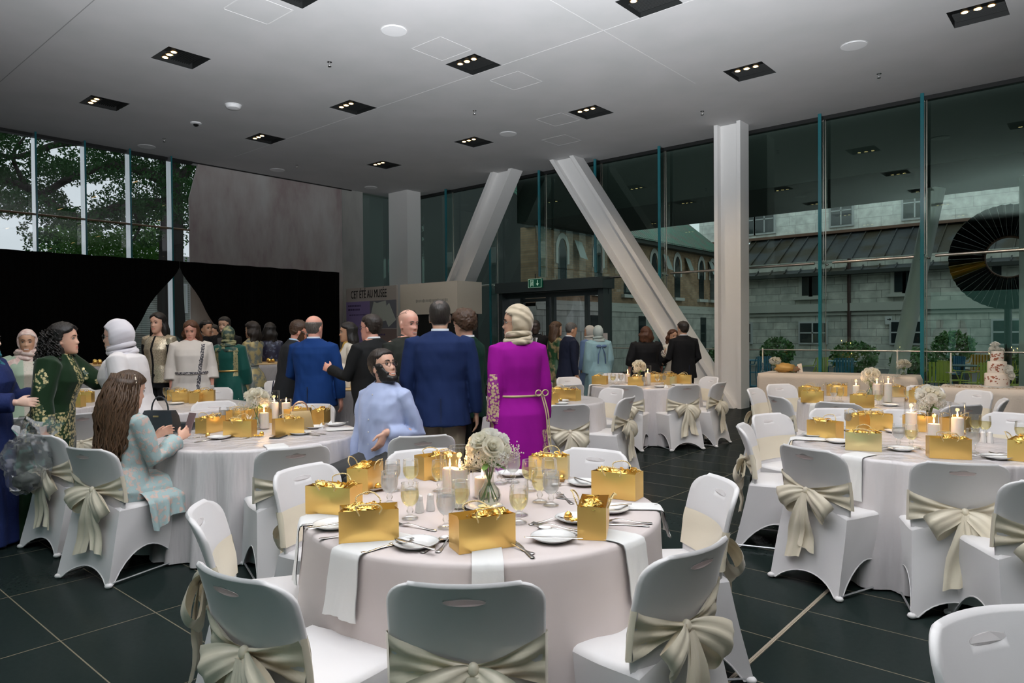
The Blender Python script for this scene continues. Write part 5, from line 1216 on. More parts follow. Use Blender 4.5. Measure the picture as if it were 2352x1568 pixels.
def make_deco():
    o = MB(); rnd = random.Random(4)
    for k in range(26): o.ell((rnd.uniform(-.03, .03), rnd.uniform(-.015, .015), .006 + rnd.uniform(0, .008)), (.005, .005, .005), 5, 8)
    for k in range(8): x, y = rnd.uniform(-.03, .03), rnd.uniform(-.015, .015); o.add([(x, y, .012), (x + .012, y + .004, .02), (x + .018, y, .012), (x + .01, y - .006, .008)], [(0, 1, 2, 3)])
    ob = o.build('gold_bead_spray', M_FOIL, None, ang=0); tag(ob, 'x', 'ornament', 'gold bead sprays'); return Proto(ob)
CK, DK = make_choc(), make_deco()
for px, py, tb, z in [(1305, 1194, 'A', .012), (868, 1125, 'A', .006), (1290, 1106, 'A', 0), (477, 1004, 'B', .006), (601, 1001, 'B', 0), (1977, 985, 'C', 0), (1890, 995, 'C', 0), (2254, 990, 'C', 0), (2335, 1043, 'C', 0), (2082, 920, 'F', 0), (1288, 921, 'H', .019)]:
    later(CK.put(ont(px, py, tb, ZT + z), 0, 'x', 'gold wrapped chocolates'), 'round chocolate in gold foil', 'on ' + TNAME[tb])
for px, py, tb, z in [(1326, 1199, 'A', .014), (592, 1003, 'B', 0), (420, 990, 'B', .01), (2344, 1046, 'C', 0)]: later(DK.put(ont(px, py, tb, ZT + z), .4, 'x', 'gold bead sprays'), 'small spray of gold beads', 'on ' + TNAME[tb])
b = MB(); p = onz(1112, 1166, ZT + .012); crumple(b, (0, 0, .006), (.03, .022, .008), 9, amp=.2, f=3); o = b.build('butter_pat', mat('butter', (.86, .76, .38), .4), None, p, ang=0); tag(o, 'yellow butter on a small plate behind the front gold bag', 'butter')
p = onz(640, 1004, ZT); t = empty('smartphone', 'black smartphone lying on the middle left table', 'phone', p, .6); b = MB(); b.box((0, 0, .0055), (.075, .155, .009), bev=.003); b.build('case', M_BLACK, t); b = MB(); b.box((0, 0, .0098), (.068, .147, .0008)); b.build('screen', mat('phone_screen', (.01, .012, .015), .06), t, smooth=False)
for px, py, tb in [(757, 978, 'B'), (735, 984, 'B'), (1530, 890, 'G'), (450, 931, 'E')]:
    b = MB(); b.add([(-.03, 0, 0), (.03, 0, 0), (0, .035, .045), (0, -.03, 0)], [(0, 1, 2), (0, 2, 3), (3, 2, 1)]); o = b.build('place_card', M_NAP, None, ont(px, py, tb), .6, smooth=False, fix=False); tag(o, 'x', 'card', 'folded white place cards'); later(o, 'small folded white card', 'on ' + TNAME[tb])
# golden handbag on the middle left table
p = onz(690, 985, ZT); t = empty('handbag', 'bronze gold handbag with a ring handle on the middle left table', 'handbag', p, YAW + .5)
b = MB(); b.loft([[(-.10, -.045, 0), (.10, -.045, 0), (.10, .045, 0), (-.10, .045, 0)], [(-.085, -.03, .09), (.085, -.03, .09), (.085, .03, .09), (-.085, .03, .09)], [(-.075, -.012, .145), (.075, -.012, .145), (.075, .012, .145), (-.075, .012, .145)]]); b.build('bag_body', mat('bronze_leather', (.40, .28, .13), .3, metal=.5), t, ang=20)
b = MB(); b.tube([(.06 * math.cos(a), 0, .145 + .075 * math.sin(a)) for a in np.linspace(0, PI, 16)], .0065, 8); b.build('handle', mat('copper_handle', (.5, .3, .2), .3, metal=.6), t)
# head tables
def flower_jar(p, lab, k):
    b = MB(); b.lathe([(.001, 0), (.045, 0), (.055, .03), (.05, .07), (.035, .09), (.038, .10)], 24, caps=False); o = b.build('round_vase', M_RIB, None, p, ang=0); tag(o, 'round glass vase ' + lab, 'vase', 'ribbed glass vases'); BQ[k].put(p + Vector((0, 0, -.03)), k, 'white flower bunch in a round vase ' + lab, 'white flower centrepieces', (1.05, 1.05, .85))
zh = .762
flower_jar(onz(1780, 851, zh), 'at the left end of the head table', 1); flower_jar(onz(2075, 861, zh), 'at the right end of the head table', 0)
def taper(p, lab, hh):
    t = empty('candlestick', 'glass candlestick ' + lab, 'candlestick', p); b = MB(); b.lathe([(.045, 0), (.046, .006), (.014, .015), (.010, .04), (.018, .06), (.009, .08), (.016, .11), (.011, .13), (.018, .15), (.016, .16)], 20); b.build('glass_stem', M_RIB, t, ang=30)
    if hh > .3: b = MB(); b.lathe([(.001, .155), (.06, .160), (.066, .172), (.06, .166), (.001, .162)], 20, caps=False); b.build('drip_dish', M_RIB, t)
    b = MB(); b.lathe([(.011, 0), (.010, .26), (.004, .265)], 14); o = b.build('taper_candle', M_WAX, None, p + Vector((0, 0, .161))); tag(o, 'unlit ivory taper candle ' + lab, 'candle', 'unlit taper candles')
taper(onz(1752, 853, zh), 'at the left end of the head table', .2); taper(onz(2061, 865, zh), 'at the right end of the head table', .2); taper(onz(2184, 884, zh), 'left of the wedding cake', .4)
p = onz(1810, 855, zh); t = empty('wrapped_bouquet', 'bouquet wrapped in gold paper lying on the head table', 'bouquet', p, .4)
b = MB(); crumple(b, (-.05, 0, .075), (.16, .10, .085), 3, amp=.3, f=2.5); b.build('gold_wrap', mat('kraft_gold', (.52, .30, .08), .4, metal=.2), t, ang=0)
b = MB(); crumple(b, (.10, 0, .05), (.10, .07, .055), 5, amp=.5, f=4); b.build('mixed_flowers', mat('mixed_flowers', (.30, .10, .07), .7, var=(30, (.10, .14, .05), .4, .6)), t, ang=0)
b = MB(); b.add([(.14, -.05, 0), (.24, -.04, 0), (.22, .02, .16), (.15, .03, .14), (.2, .06, 0)], [(0, 1, 2, 3), (1, 4, 2)]); b.build('gift_card', mat('ivory_card', (.66, .56, .46), .7), t, smooth=False, fix=False)
# wedding cake
p = onz(2290, 888, zh); t = empty('wedding_cake', 'three tier white wedding cake with rust flower patches and white blooms', 'cake', p)
M_ICING = mat('white_icing', (.78, .68, .58), .55, bump=(60, .15, .004)); M_RUST = mat('rust_flower_print', (.32, .10, .05), .7)
for k, (r, z0, z1) in enumerate([(.135, .012, .175), (.105, .175, .325), (.072, .325, .455)]):
    b = MB(); b.lathe([(.001, z0), (r, z0), (r, z1 - .008), (r - .008, z1), (.001, z1)], 40, caps=False); tr = b.build('cake_tier', M_ICING, t, ang=50)
    rnd = random.Random(k + 3); b = MB()
    for q in range(26):
        a = -PI / 2 + rnd.gauss(.15, .55) - .2; z = z0 + (z1 - z0) * rnd.uniform(.15, .8); s = rnd.uniform(.006, .014)
        c = Vector(((r + .001) * math.cos(a), (r + .001) * math.sin(a), z)); e = Vector((-math.sin(a), math.cos(a), 0)); b.add([c + e * s * math.cos(w_) * (1 + .4 * math.sin(3 * w_)) + Vector((0, 0, s * math.sin(w_) * (1 + .4 * math.cos(2 * w_)))) + Vector((math.cos(a), math.sin(a), 0)) * .001 for w_ in np.linspace(0, 2 * PI, 9)[:-1]], [tuple(range(8))])
    b.build('flower_patch', M_RUST, tr, smooth=False)
b = MB(); b.lathe([(.001, 0), (.17, 0), (.17, .01), (.001, .012)], 36, caps=False); b.build('cake_board', M_CHINA, t, ang=50)
rnd = random.Random(2)
for c, d, r in [((.0, -.01, .475), (0, 0, 1), .05), ((-.045, -.02, .48), (-.5, -.2, .8), .045), ((-.02, 0, .53), (0, -.3, 1), .05), ((.04, 0, .465), (.6, -.2, .6), .04), ((.115, -.06, .20), (.7, -.5, .5), .06), ((.15, -.09, .15), (.8, -.5, .2), .05), ((.13, -.02, .24), (.8, -.2, .5), .045)]:
    b = MB(); rose(b, c, d, r, rnd); b.build('sugar_rose', M_PETW, t, ang=0, fix=False)
b = MB(); rnd = random.Random(6)
for k in range(170):
    x, y = rnd.uniform(.06, 1.5), rnd.uniform(.04, .3) if rnd.random() < .85 else rnd.uniform(.3, .6); s = rnd.uniform(.008, .016); a = rnd.uniform(0, 6); b.add([(x + s * math.cos(a + w_), y + s * .7 * math.sin(a + w_), zh + .003 + .003 * math.sin(w_ * 2)) for w_ in (0, 1.2, 2.4, 3.6, 4.9)], [(0, 1, 2, 3, 4)])
o = b.build('petals', mat('scattered_petal', (.30, .16, .05), .7), None, HT2[0] - Vector((math.cos(HT2[1]), math.sin(HT2[1]), 0)) * .95, HT2[1], smooth=False, fix=False); tag(o, 'dried rust and gold petals scattered on the cake table', 'petals', kind='stuff')
# tall cocktail tables with satin covers
def cocktail(px, depth, zt, lab, chocs, top=True):
    p = ond(px, 770, depth); p.z = 0; t = empty('cocktail_table', lab, 'cocktail table', p)
    b = MB(); b.lathe([(.001, zt - .02), (.36, zt - .02), (.365, zt - .01), (.36, zt), (.001, zt)], 36, caps=False); b.build('tabletop', mat('tan_tabletop', (.45, .31, .14), .5), t, ang=40)
    b = MB(); n = 60; b.grid([[((r + .02 * math.sin(5 * a) * f) * math.cos(a), (r + .02 * math.sin(5 * a) * f) * math.sin(a), z) for a in np.linspace(0, 2 * PI, n + 1)[:-1]] for r, z, f in [(.36, zt - .02, 0), (.355, zt - .06, .3), (.24, zt - .22, .5), (.17, zt - .45, .6), (.16, zt - .6, .4), (.22, .25, .8), (.31, .012, 1)]], cv=True); b.build('satin_cover', M_SATIN, t, ang=0)
    for k in range(chocs):
        a = k * 2.2; later(CK.put(p + Vector((math.cos(a) * .2, math.sin(a) * .2, zt + .001)), a, 'x', 'gold wrapped chocolates', (1.7, 1.7, 1.7)), 'large gold wrapped sweet', 'on the ' + lab.split(' with')[0].replace('tall cocktail ', '').replace('between the green caftan and white hijab', 'behind the white headscarf'))
    return p
cocktail(602, 10.5, 1.08, 'tall cocktail table beside the gold gown with sweets on it', 4)
cocktail(205, 9.5, 1.12, 'tall cocktail table between the green caftan and white hijab with sweets on it', 5)
pc = cocktail(790, 7.6, .93, 'tall satin covered table beside the bright blue suit with candles', 0)
for dx, dy, c_, k_ in [(-.05, -.1, 'm', 'm'), (.06, -.16, 'm', 's'), (-.12, .02, 't', 't')]: candle(0, 0, c_, k_, 'B', pc + RIGHT * dx + FWD * dy + Vector((0, 0, .931)), 'on the blue suit cocktail table')
VS.put(pc + RIGHT * .14 + Vector((0, 0, .931)), 0, 'ribbed clear glass bud vase on the tall table by the blue suit', 'ribbed glass vases'); BQ[0].put(pc + RIGHT * .14 + Vector((0, 0, .933)), 1, 'bouquet of white roses on the tall table by the blue suit', 'white flower centrepieces')

for m_ in (M_PETAL, M_PETW):
    nt = m_.node_tree; bs = nt.nodes['Principled BSDF']; tr = nt.nodes.new('ShaderNodeBsdfTranslucent'); tr.inputs[0].default_value = bs.inputs['Base Color'].default_value; mx = nt.nodes.new('ShaderNodeMixShader'); mx.inputs[0].default_value = .4
    nt.links.new(bs.outputs[0], mx.inputs[1]); nt.links.new(tr.outputs[0], mx.inputs[2]); nt.links.new(mx.outputs[0], nt.nodes['Material Output'].inputs[0])
# ------------------------------------------------------------------ people
def remesh(b, name, mats, voxel, smooth=3, parent=None, wr=None, seed=0):
    """fuse the collected closed shapes into one continuous skin; wr=(amp, scale, zstretch) adds cloth wrinkles"""
    me = b.mesh('tmp', mats, smooth=False, fix=False); o = bpy.data.objects.new('tmp', me); C.objects.link(o)
    m = o.modifiers.new('r', 'REMESH'); m.mode = 'VOXEL'; m.voxel_size = voxel; m.use_smooth_shade = True
    if smooth: s = o.modifiers.new('s', 'SMOOTH'); s.factor = .5; s.iterations = smooth
    me2 = bpy.data.meshes.new_from_object(o.evaluated_get(bpy.context.evaluated_depsgraph_get())); bpy.data.objects.remove(o); bpy.data.meshes.remove(me)
    me2.name = name
    if wr:
        n = len(me2.vertices); co = np.empty(n * 3); me2.vertices.foreach_get('co', co); co = co.reshape(-1, 3); no = np.empty(n * 3); me2.vertex_normals.foreach_get('vector', no); no = no.reshape(-1, 3)
        a, sx, sz = wr; off = Vector((seed * 1.7, seed, 0))
        d = np.array([noise.noise(Vector((c[0] * sx, c[1] * sx, c[2] * sz)) + off) + .5 * noise.noise(Vector((c[0] * sx * 2.2 + c[2] * 5, c[1] * sx * 2, c[2] * sz * 2.4)) - off) for c in co])
        co = co + no * (d * a)[:, None]; me2.vertices.foreach_set('co', co.ravel())
    me2.shade_smooth(); me2.update()
    return link(name, me2, parent)
SKIN = {'light': (.62, .36, .26), 'pink': (.66, .33, .25), 'tan': (.47, .26, .16), 'olive': (.52, .31, .21), 'dark': (.045, .025, .018), 'pale': (.70, .46, .36)}
def skin(k): return mat('skin_' + k, SKIN[k], .48, sss=.12, bump=(140, .05, .001))
def lipm(k): c = SKIN[k]; return mat('lips_' + k, (c[0] * .80, c[1] * .52, c[2] * .55), .4)
M_EYE = mat('eye_white', (.62, .60, .57), .2); M_IRIS = mat('dark_iris', (.018, .010, .007), .15); M_TEETH = mat('teeth', (.72, .70, .64), .3)
HC = {'black': (.010, .008, .007), 'brown': (.045, .022, .011), 'auburn': (.075, .028, .012), 'grey': (.13, .12, .11), 'dark': (.018, .012, .009), 'chestnut': (.06, .03, .013)}
HSL = [(-.114, .010, .070, .040), (-.108, .030, .084, .018), (-.098, .041, .089, -.004), (-.080, .051, .091, -.030), (-.058, .0575, .0905, -.052), (-.035, .063, .0900, -.072), (-.010, .0685, .0890, -.090), (.015, .0715, .0880, -.102), (.040, .0740, .0915, -.108), (.065, .0745, .0895, -.109), (.090, .0705, .0780, -.101), (.112, .0560, .0580, -.082), (.128, .034, .030, -.054), (.136, .008, -.004, -.020)]
_HZ = [q[0] for q in HSL]
def _sl(z, k): return float(np.interp(z, _HZ, [q[k] for q in HSL]))
def head_grid(nu=52, nv=64, sex='m', smile=False, detail=True):
    zs = np.concatenate([np.linspace(-.114, -.09, 6)[:-1], np.linspace(-.09, .06, nu - 14), np.linspace(.06, .136, 11)[1:]]); P = []
    G = lambda x, c, w: math.exp(-((x - c) / w) ** 2)
    for z in zs:
        # soften the slice table
        w, yf, yb = [sum(_sl(z + o, k) * q for o, q in ((-.010, .25), (0, .5), (.010, .25))) if -.10 < z < .12 else _sl(z, k) for k in (1, 2, 3)]
        if sex == 'f' and z < -.02: w *= 1 - .07 * sstep(-.02, -.09, z)
        yc, row = (yf + yb) / 2 if z > .0 else lerp(yb, yf, .42), []
        for j in range(nv):
            t = 2 * PI * j / nv; c, q = math.cos(t), math.sin(t); e = 2.25 if q > 0 else 2.0
            x = w * math.copysign(abs(c) ** (2 / e), c); y = yc + ((yf - yc) if q > 0 else (yc - yb)) * math.copysign(abs(q) ** (2 / e), q)
            if detail and q > 0 and abs(x) < .065:
                d = -.0085 * (G(x, .031, .017) + G(x, -.031, .017)) * G(z, .013, .012) + .0025 * (G(x, .03, .02) + G(x, -.03, .02)) * G(z, .038, .009)
                d += .004 * (G(x, .036, .020) + G(x, -.036, .020)) * G(z, -.022 + (.004 if smile else 0), .018) * (1.5 if smile else 1)
                nh = float(np.interp(z, [-.040, -.034, -.027, -.019, -.006, .010, .026, .040], [0, .006, .0185, .0205, .0145, .009, .0055, 0])); nw = float(np.interp(z, [-.036, -.022, .0, .03], [.0125, .0125, .0085, .0075]))
                d += nh * G(x, 0, nw) + .0045 * (G(x, .0125, .006) + G(x, -.0125, .006)) * G(z, -.026, .007)
                zz = z - (5.5 if smile else 1.0) * x * x; mw = .027 if smile else .023
                d += (.0042 * G(zz, -.0525, .0050) + .0046 * G(zz, -.0655, .0058) - .0050 * G(zz, -.0590, .0026)) * math.exp(-(x / mw) ** 4) + .003 * G(x, 0, .018) * G(z, -.098, .012) - .003 * G(x, 0, .022) * G(z, -.080, .006)
                y += d
            row.append(Vector((x, y, z)))
        P.append(row)
    return P
HG = {}
def hgrid(*a):
    if a not in HG: HG[a] = head_grid(*a)
    return HG[a]
def add_head(b, T, sex, k=1.0, smile=False):
    """ear height = 0, +Y the face, crown at .136, chin at -.114"""
    b.loft([[T @ p for p in r] for r in hgrid(52, 64, sex, smile)])
    for s in (-1, 1):
        b.ell((0, 0, 0), (.0085, .019, .032), 10, 14, 0, T @ Matrix.Translation((s * .0755, -.012, .002)) @ Matrix.Rotation(s * -.30, 4, 'Z') @ Matrix.Rotation(-.2, 4, 'X'))
        b.ell((0, 0, 0), (.006, .012, .014), 8, 10, 0, T @ Matrix.Translation((s * .076, -.004, -.022)))
def face_extras(T, parent, k, smile=False, lids=None, dark=False):
    for s in (-1, 1):
        b = MB(); b.ell((s * .031, .0765, .0135), (.0130, .0080, .0058), 8, 12, 0, T); e = b.build('eye', M_EYE, parent)
        b = MB(); b.ell((s * .031 + .001, .0832, .0135), (.0058, .0024, .0055), 6, 10, 0, T); b.build('iris', M_IRIS, e)
        b = MB(); b.tube([T @ Vector(q) for q in ((s * .017, .0795, .0150), (s * .024, .0838, .0195), (s * .031, .0850, .0208), (s * .039, .0825, .0188), (s * .045, .0765, .0140))], [.0012, .0020, .0022, .0020, .0012], 6); b.build('eyelash', mat('lash', (.03, .018, .014), .6), e)
    if smile:
        b = MB(); b.grid([[T @ Vector((x, .0945 - 6 * x * x, -.0590 + 5.0 * x * x + dz)) for x in np.linspace(-.0195, .0195, 9)] for dz in (-.0032, .0032)]); b.build('teeth', M_TEETH, parent)
def brows(T, parent, hm, w=.0042):
    for s in (-1, 1):
        b = MB(); b.tube([T @ Vector(p) for p in ((s * .011, .0915, .0355), (s * .020, .0920, .0385), (s * .032, .0890, .0405), (s * .046, .0790, .0360))], [w * .8, w, w * .9, w * .4], 6, flat=.6); b.build('eyebrow', hm, parent)
def hairm(c, nm):
    k = 'hair_' + nm
    if k in MATS: return MATS[k]
    m = mat(k, c, .45, spec=.35); nt = m.node_tree; N = nt.nodes; L = nt.links; b = N['Principled BSDF']
    tc = N.new('ShaderNodeTexCoord'); mp = N.new('ShaderNodeMapping'); mp.inputs['Scale'].default_value = (150, 150, 14); n = N.new('ShaderNodeTexNoise'); n.inputs['Scale'].default_value = 1; n.inputs['Detail'].default_value = 3; n.inputs['Distortion'].default_value = .6
    L.new(tc.outputs['Object'], mp.inputs[0]); L.new(mp.outputs[0], n.inputs['Vector']); bp = N.new('ShaderNodeBump'); bp.inputs['Strength'].default_value = .8; bp.inputs['Distance'].default_value = .004; L.new(n.outputs['Fac'], bp.inputs['Height']); L.new(bp.outputs[0], b.inputs['Normal'])
    r = N.new('ShaderNodeMapRange'); r.inputs[1].default_value = .35; r.inputs[2].default_value = .7; r.inputs[3].default_value = .6; r.inputs[4].default_value = 1.5; L.new(n.outputs['Fac'], r.inputs[0]); mx = N.new('ShaderNodeMixRGB'); mx.blend_type = 'MULTIPLY'; mx.inputs[0].default_value = 1; mx.inputs[1].default_value = (*c, 1); L.new(r.outputs[0], mx.inputs[2]); L.new(mx.outputs[0], b.inputs['Base Color'])
    return m
def hair_cap(T, parent, m, mask, th=.010, seed=1, rough=.004, name='hair', freq=16, sink=.014, sex='m'):
    """shell offset from the head, tucked under the skin wherever mask(point) is below zero"""
    b = MB(); g = head_grid(44, 56, sex, False, False) if ('c', sex) not in HG else HG[('c', sex)]; HG[('c', sex)] = g; rings = []
    for r in g:
        row = []
        for p in r:
            d = Vector((p.x, p.y + .012, (p.z - .035) * .8 if p.z > -.02 else -.03)).normalized(); mk = mask(p)
            t = th * sstep(-.003, .014, mk) - sink * (1 - sstep(-.007, .003, mk)) + (rough * noise.noise(d * freq + Vector((seed, 0, 0))) * sstep(0, .012, mk) if mk > 0 else 0)
            row.append(T @ (p + d * t))
        rings.append(row)
    b.loft(rings); return b.build(name, m, parent, ang=0, fix=False)
def mask_short(p):
    if p.y > .030: h = .082 - .9 * max(abs(p.x) - .042, 0)
    elif p.y > -.002: h = lerp(.004, .082, sstep(-.002, .040, p.y))
    elif p.y > -.045: h = lerp(-.050, .004, (p.y + .045) / .043)
    else: h = -.052
    return p.z - h
def mask_part(p):
    if p.y < .03: return mask_short(p) + .012
    return p.z - (.098 - .62 * abs(p.x)) if abs(p.x) < .074 else p.z - .05
def mask_bald(p):
    return min(mask_short(p), .070 - p.z) if p.y > -.2 else -1
def mask_beard(p):
    e = math.hypot(p.x / .030, (p.z + .060) / .015)
    up = -.046 if abs(p.x) < .03 else lerp(-.040, .030, sstep(.035, .066, abs(p.x)))
    k = up - p.z if p.y > .002 else -1
    return min(k, (e - 1) * .02 if p.y > .05 else 1, .1)
def hand(b, w, d, n, s, k=1.0, curl=.35):
    """w wrist, d direction, n palm normal, s thumb side (unit vectors)"""
    w, d, n, s = Vector(w), Vector(d).normalized(), Vector(n).normalized(), Vector(s).normalized()
    s = (s - d * s.dot(d)).normalized(); n = d.cross(s) * (1 if d.cross(s).dot(n) > 0 else -1)
    rings = []
    for t, hw, th in ((-.01, .024, .019), (.02, .031, .017), (.055, .040, .0155), (.085, .041, .0135), (.094, .036, .010)):
        c = w + d * t * k; rings.append([c + s * hw * k * math.cos(2 * PI * j / 14) + n * th * k * math.sin(2 * PI * j / 14) for j in range(14)])
    b.loft(rings)
    for i, (o, L_) in enumerate(((.031, .070), (.0105, .079), (-.0105, .073), (-.031, .057))):
        p = w + d * .084 * k + s * o * k; dd = (d + s * o * 2.6).normalized(); pts = [p - dd * .012 * k, p]; a = curl * (.55 + .15 * i)
        for q in (.45, .32, .26):
            ax = n; dd = (dd * math.cos(a) + n * math.sin(a)).normalized(); p = p + dd * L_ * q * k; pts.append(p); a = curl * .9
        b.tube(pts, [.0095 * k, .0092 * k, .0088 * k, .0080 * k, .0062 * k], 8)
    p = w + d * .022 * k + s * .026 * k; t1 = (d * .62 + s * .70 + n * .30).normalized(); t2 = (d * .9 + s * .25 + n * .25).normalized()
    b.tube([p - t1 * .015 * k, p, p + t1 * .034 * k, p + t1 * .034 * k + t2 * .030 * k, p + t1 * .034 * k + t2 * .048 * k], [.013 * k, .0135 * k, .0105 * k, .0092 * k, .007 * k], 8)
TOR = {'m': [(.84, .140, .105, -.005), (.92, .168, .122, -.008), (1.02, .160, .116, 0), (1.12, .155, .114, .004), (1.24, .172, .122, .004), (1.34, .180, .116, -.002), (1.405, .165, .096, -.010), (1.45, .10, .075, -.016), (1.49, .060, .060, -.012)],
       'f': [(.84, .145, .110, -.008), (.92, .172, .122, -.012), (1.00, .150, .108, 0), (1.08, .126, .096, .004), (1.18, .138, .106, .008), (1.27, .150, .122, .014), (1.35, .150, .104, .0), (1.40, .140, .084, -.010), (1.445, .085, .066, -.014), (1.49, .050, .050, -.010)]}
class Person:
    def __init__(s, label, px, py, depth, yaw, sex='m', sk='light', H=None, lean=0, side=0, hyaw=0, hpitch=0, wide=1.0, armR='down', armL='down', sit=None, base=None, rz=None, voxel=.010, shoes=(.01, .01, .01), belly=0, crouch=0, hroll=0):
        s.sex, s.sk, s.vox = sex, sk, voxel
        top = ond(px, py, depth) if px is not None else None
        if H is None: H = top.z
        s.H = H; s.k = k = H / 1.72; s.wide = wide; s.belly = belly
        if rz is None:
            f = FWD.copy(); f.rotate(Matrix.Rotation(Rd(yaw), 3, 'Z')); rz = math.atan2(-f.x, f.y)
        s.lean, s.sidelean = Rd(lean), Rd(side)
        s.hipz = .90 if not sit else sit
        s.dz = (s.hipz - .90)
        # torso transform: lean about the hips
        s.TT = Matrix.Translation((0, 0, s.dz * 1.0)) @ Matrix.Translation((0, 0, .90)) @ Matrix.Rotation(-s.lean, 4, 'X') @ Matrix.Rotation(s.sidelean, 4, 'Y') @ Matrix.Translation((0, 0, -.90))
        hc = s.TT @ Vector((0, .012, 1.584))
        s.HT = Matrix.Translation(hc) @ Matrix.Rotation(Rd(hyaw), 4, 'Z') @ Matrix.Rotation(Rd(hroll), 4, 'Y') @ Matrix.Rotation(Rd(hpitch), 4, 'X')
        if base is None:
            off = Matrix.Rotation(rz, 3, 'Z') @ (Vector((hc.x, hc.y, 0)) * k); base = Vector((top.x - off.x, top.y - off.y, 0))
        s.root = empty('person', label, 'person', base, rz); s.root.scale = (k, k, k)
        sw = (.178 if sex == 'm' else .152) * wide; s.sw = sw
        s.arms = {}
        for sd, pose in ((1, armR), (-1, armL)):
            P = {'down': ((.13, -.06, -1), (.04, .14, -1)), 'bent': ((.16, -.05, -1), (-.45, .9, .12)), 'fwd': ((.10, .35, -.9), (-.15, .95, .05)), 'relax': ((.16, .02, -1), (-.06, .34, -.95)), 'reach': ((.05, .85, -.45), (.0, .95, .12)), 'clasp': ((.12, .05, -1), (-.62, .80, .0)), 'hold': ((.14, -.02, -1), (-.15, .8, .35))}[pose] if isinstance(pose, str) else pose
            sh = s.TT @ Vector((sd * sw, -.012, 1.395)); e = Vector((P[0][0] * sd, P[0][1], P[0][2])).normalized(); f = Vector((P[1][0] * sd, P[1][1], P[1][2])).normalized(); f0 = f
            el = sh + e * .285; wr = el + f * .250
            hd = Vector((P[2][0] * sd, P[2][1], P[2][2])).normalized() if len(P) > 2 else f
            s.arms[sd] = (sh, el, wr, f, hd)
        s.legs = {}
        for sd in (1, -1):
            hp = Vector((sd * .085, -.005, .90 + s.dz))
            if sit: kn = hp + Vector((sd * .06, .42, -.03)); an = Vector((kn.x + sd * .01, kn.y - .04 + (.06 if sd > 0 else -.02), .085))
            else: kn = Vector((sd * .095, .012, .49)); an = Vector((sd * .105, -.025, .085))
            s.legs[sd] = (hp, kn, an)
        s.shoec = shoes
    def tor(s, inf=0.0, z0=0, z1=9, dep=0.0, skirt=None):
        r = []
        for z, w, d, y in TOR[s.sex]:
            if z < z0 or z > z1: continue
            bl = s.belly * max(0, 1 - abs(z - 1.06) / .22)
            r.append((z, w * s.wide + inf, d * s.wide + inf + dep + bl * .5, y + bl * .5))
        return r
    def rings(s, rr, n=26, fold=None, seed=0, sq=2.3):
        out = []
        for z, w, d, y in rr:
            row = []
            for j in range(n):
                a = 2 * PI * j / n; c, q = math.cos(a), math.sin(a); c2 = math.copysign(abs(c) ** (2 / sq), c); q2 = math.copysign(abs(q) ** (2 / sq), q)
                f = 1 + (fold[0] * math.sin(fold[1] * a + seed) * sstep(fold[2], fold[2] - .5, z) if fold else 0)
                row.append(s.TT @ Vector((w * c2 * f, y + d * q2 * f, z)))
            out.append(row)
        return out
    def body(s, smile=False, eyes=True, hair_c=None, stubble=None, hands=True):
        b = MB(); m = s.sex == 'm'; g = .92 if not m else 1.0
        b.loft(s.rings(s.tor()))
        b.tube([s.TT @ Vector((0, -.014, 1.43)), s.TT @ Vector((0, -.008, 1.50)), s.HT @ Vector((0, -.012, -.04))], [.066 * g, .056 * g, .056 * g], 14)
        for sd, (sh, el, wr, f, hd) in s.arms.items():
            b.tube([sh + Vector((-sd * .03, 0, .01)), sh, (sh + el) / 2, el, el + (wr - el) * .3, wr], [.050 * g, .054 * g, .046 * g, .039 * g, .041 * g, .026 * g], 12)
            if hands:
                sv = Vector((0, 1, 0)) if abs(hd.y) < .75 else Vector((-sd * .3, 0, 1)); nv = hd.cross(sv) * (1 if sd < 0 else -1)
                hand(b, wr, hd, -nv if False else Vector((-sd, 0, -.2)), sv, g * .98, .4)
        for sd, (hp, kn, an) in s.legs.items():
            b.tube([hp, hp + (kn - hp) * .4, kn, kn + (an - kn) * .3, an], [.088 * g, .078 * g, .056 * g, .054 * g, .036 * g], 12)
            b.tube([an + Vector((0, -.04, -.045)), an + Vector((sd * .01, .06, -.05)), an + Vector((sd * .02, .16, -.06))], [.034, .036, .026], 10)
        add_head(b, s.HT, s.sex, 1, smile)
        M = [skin(s.sk), lipm(s.sk), stubble or skin(s.sk)]
        o = remesh(b, 'body', M, s.vox, 2, s.root)
        # lips, shaved hair
        inv = s.HT.inverted(); me = o.data; me.materials.clear()
        for q in M: me.materials.append(q)
        idx = [0] * len(me.polygons)
        for i, p in enumerate(me.polygons):
            c = inv @ p.center
            if c.y > .075 and abs(c.x) < (.027 if smile else .023) and c.length < .15 and abs(c.z - (5.5 if smile else 1.0) * c.x ** 2 + .0590) < .0095 * (1 - (c.x / .03) ** 2): idx[i] = 1
            elif stubble and -.15 < c.z < .2 and c.length < .2 and s.stub(c): idx[i] = 2
        me.polygons.foreach_set('material_index', idx)
        if eyes: face_extras(s.HT, o, s.k, smile)
        if eyes and hair_c: brows(s.HT, o, hair_c)
        s.b = o; return o
    def stub(s, c): return mask_short(c) > .0
    def sleeve(s, b, r0=.066, r1=.056, r2=.046, end=.97, puff=0):
        for sd, (sh, el, wr, f, hd) in s.arms.items():
            e = el + (wr - el) * end
            b.tube([sh + Vector((-sd * .05, 0, .012)), sh + Vector((0, 0, .0)), sh + (el - sh) * .35, el, el + (e - el) * .5, e], [r0 * .85, r0 + puff, r0 + puff * .8, r1, (r1 + r2) / 2, r2], 16)
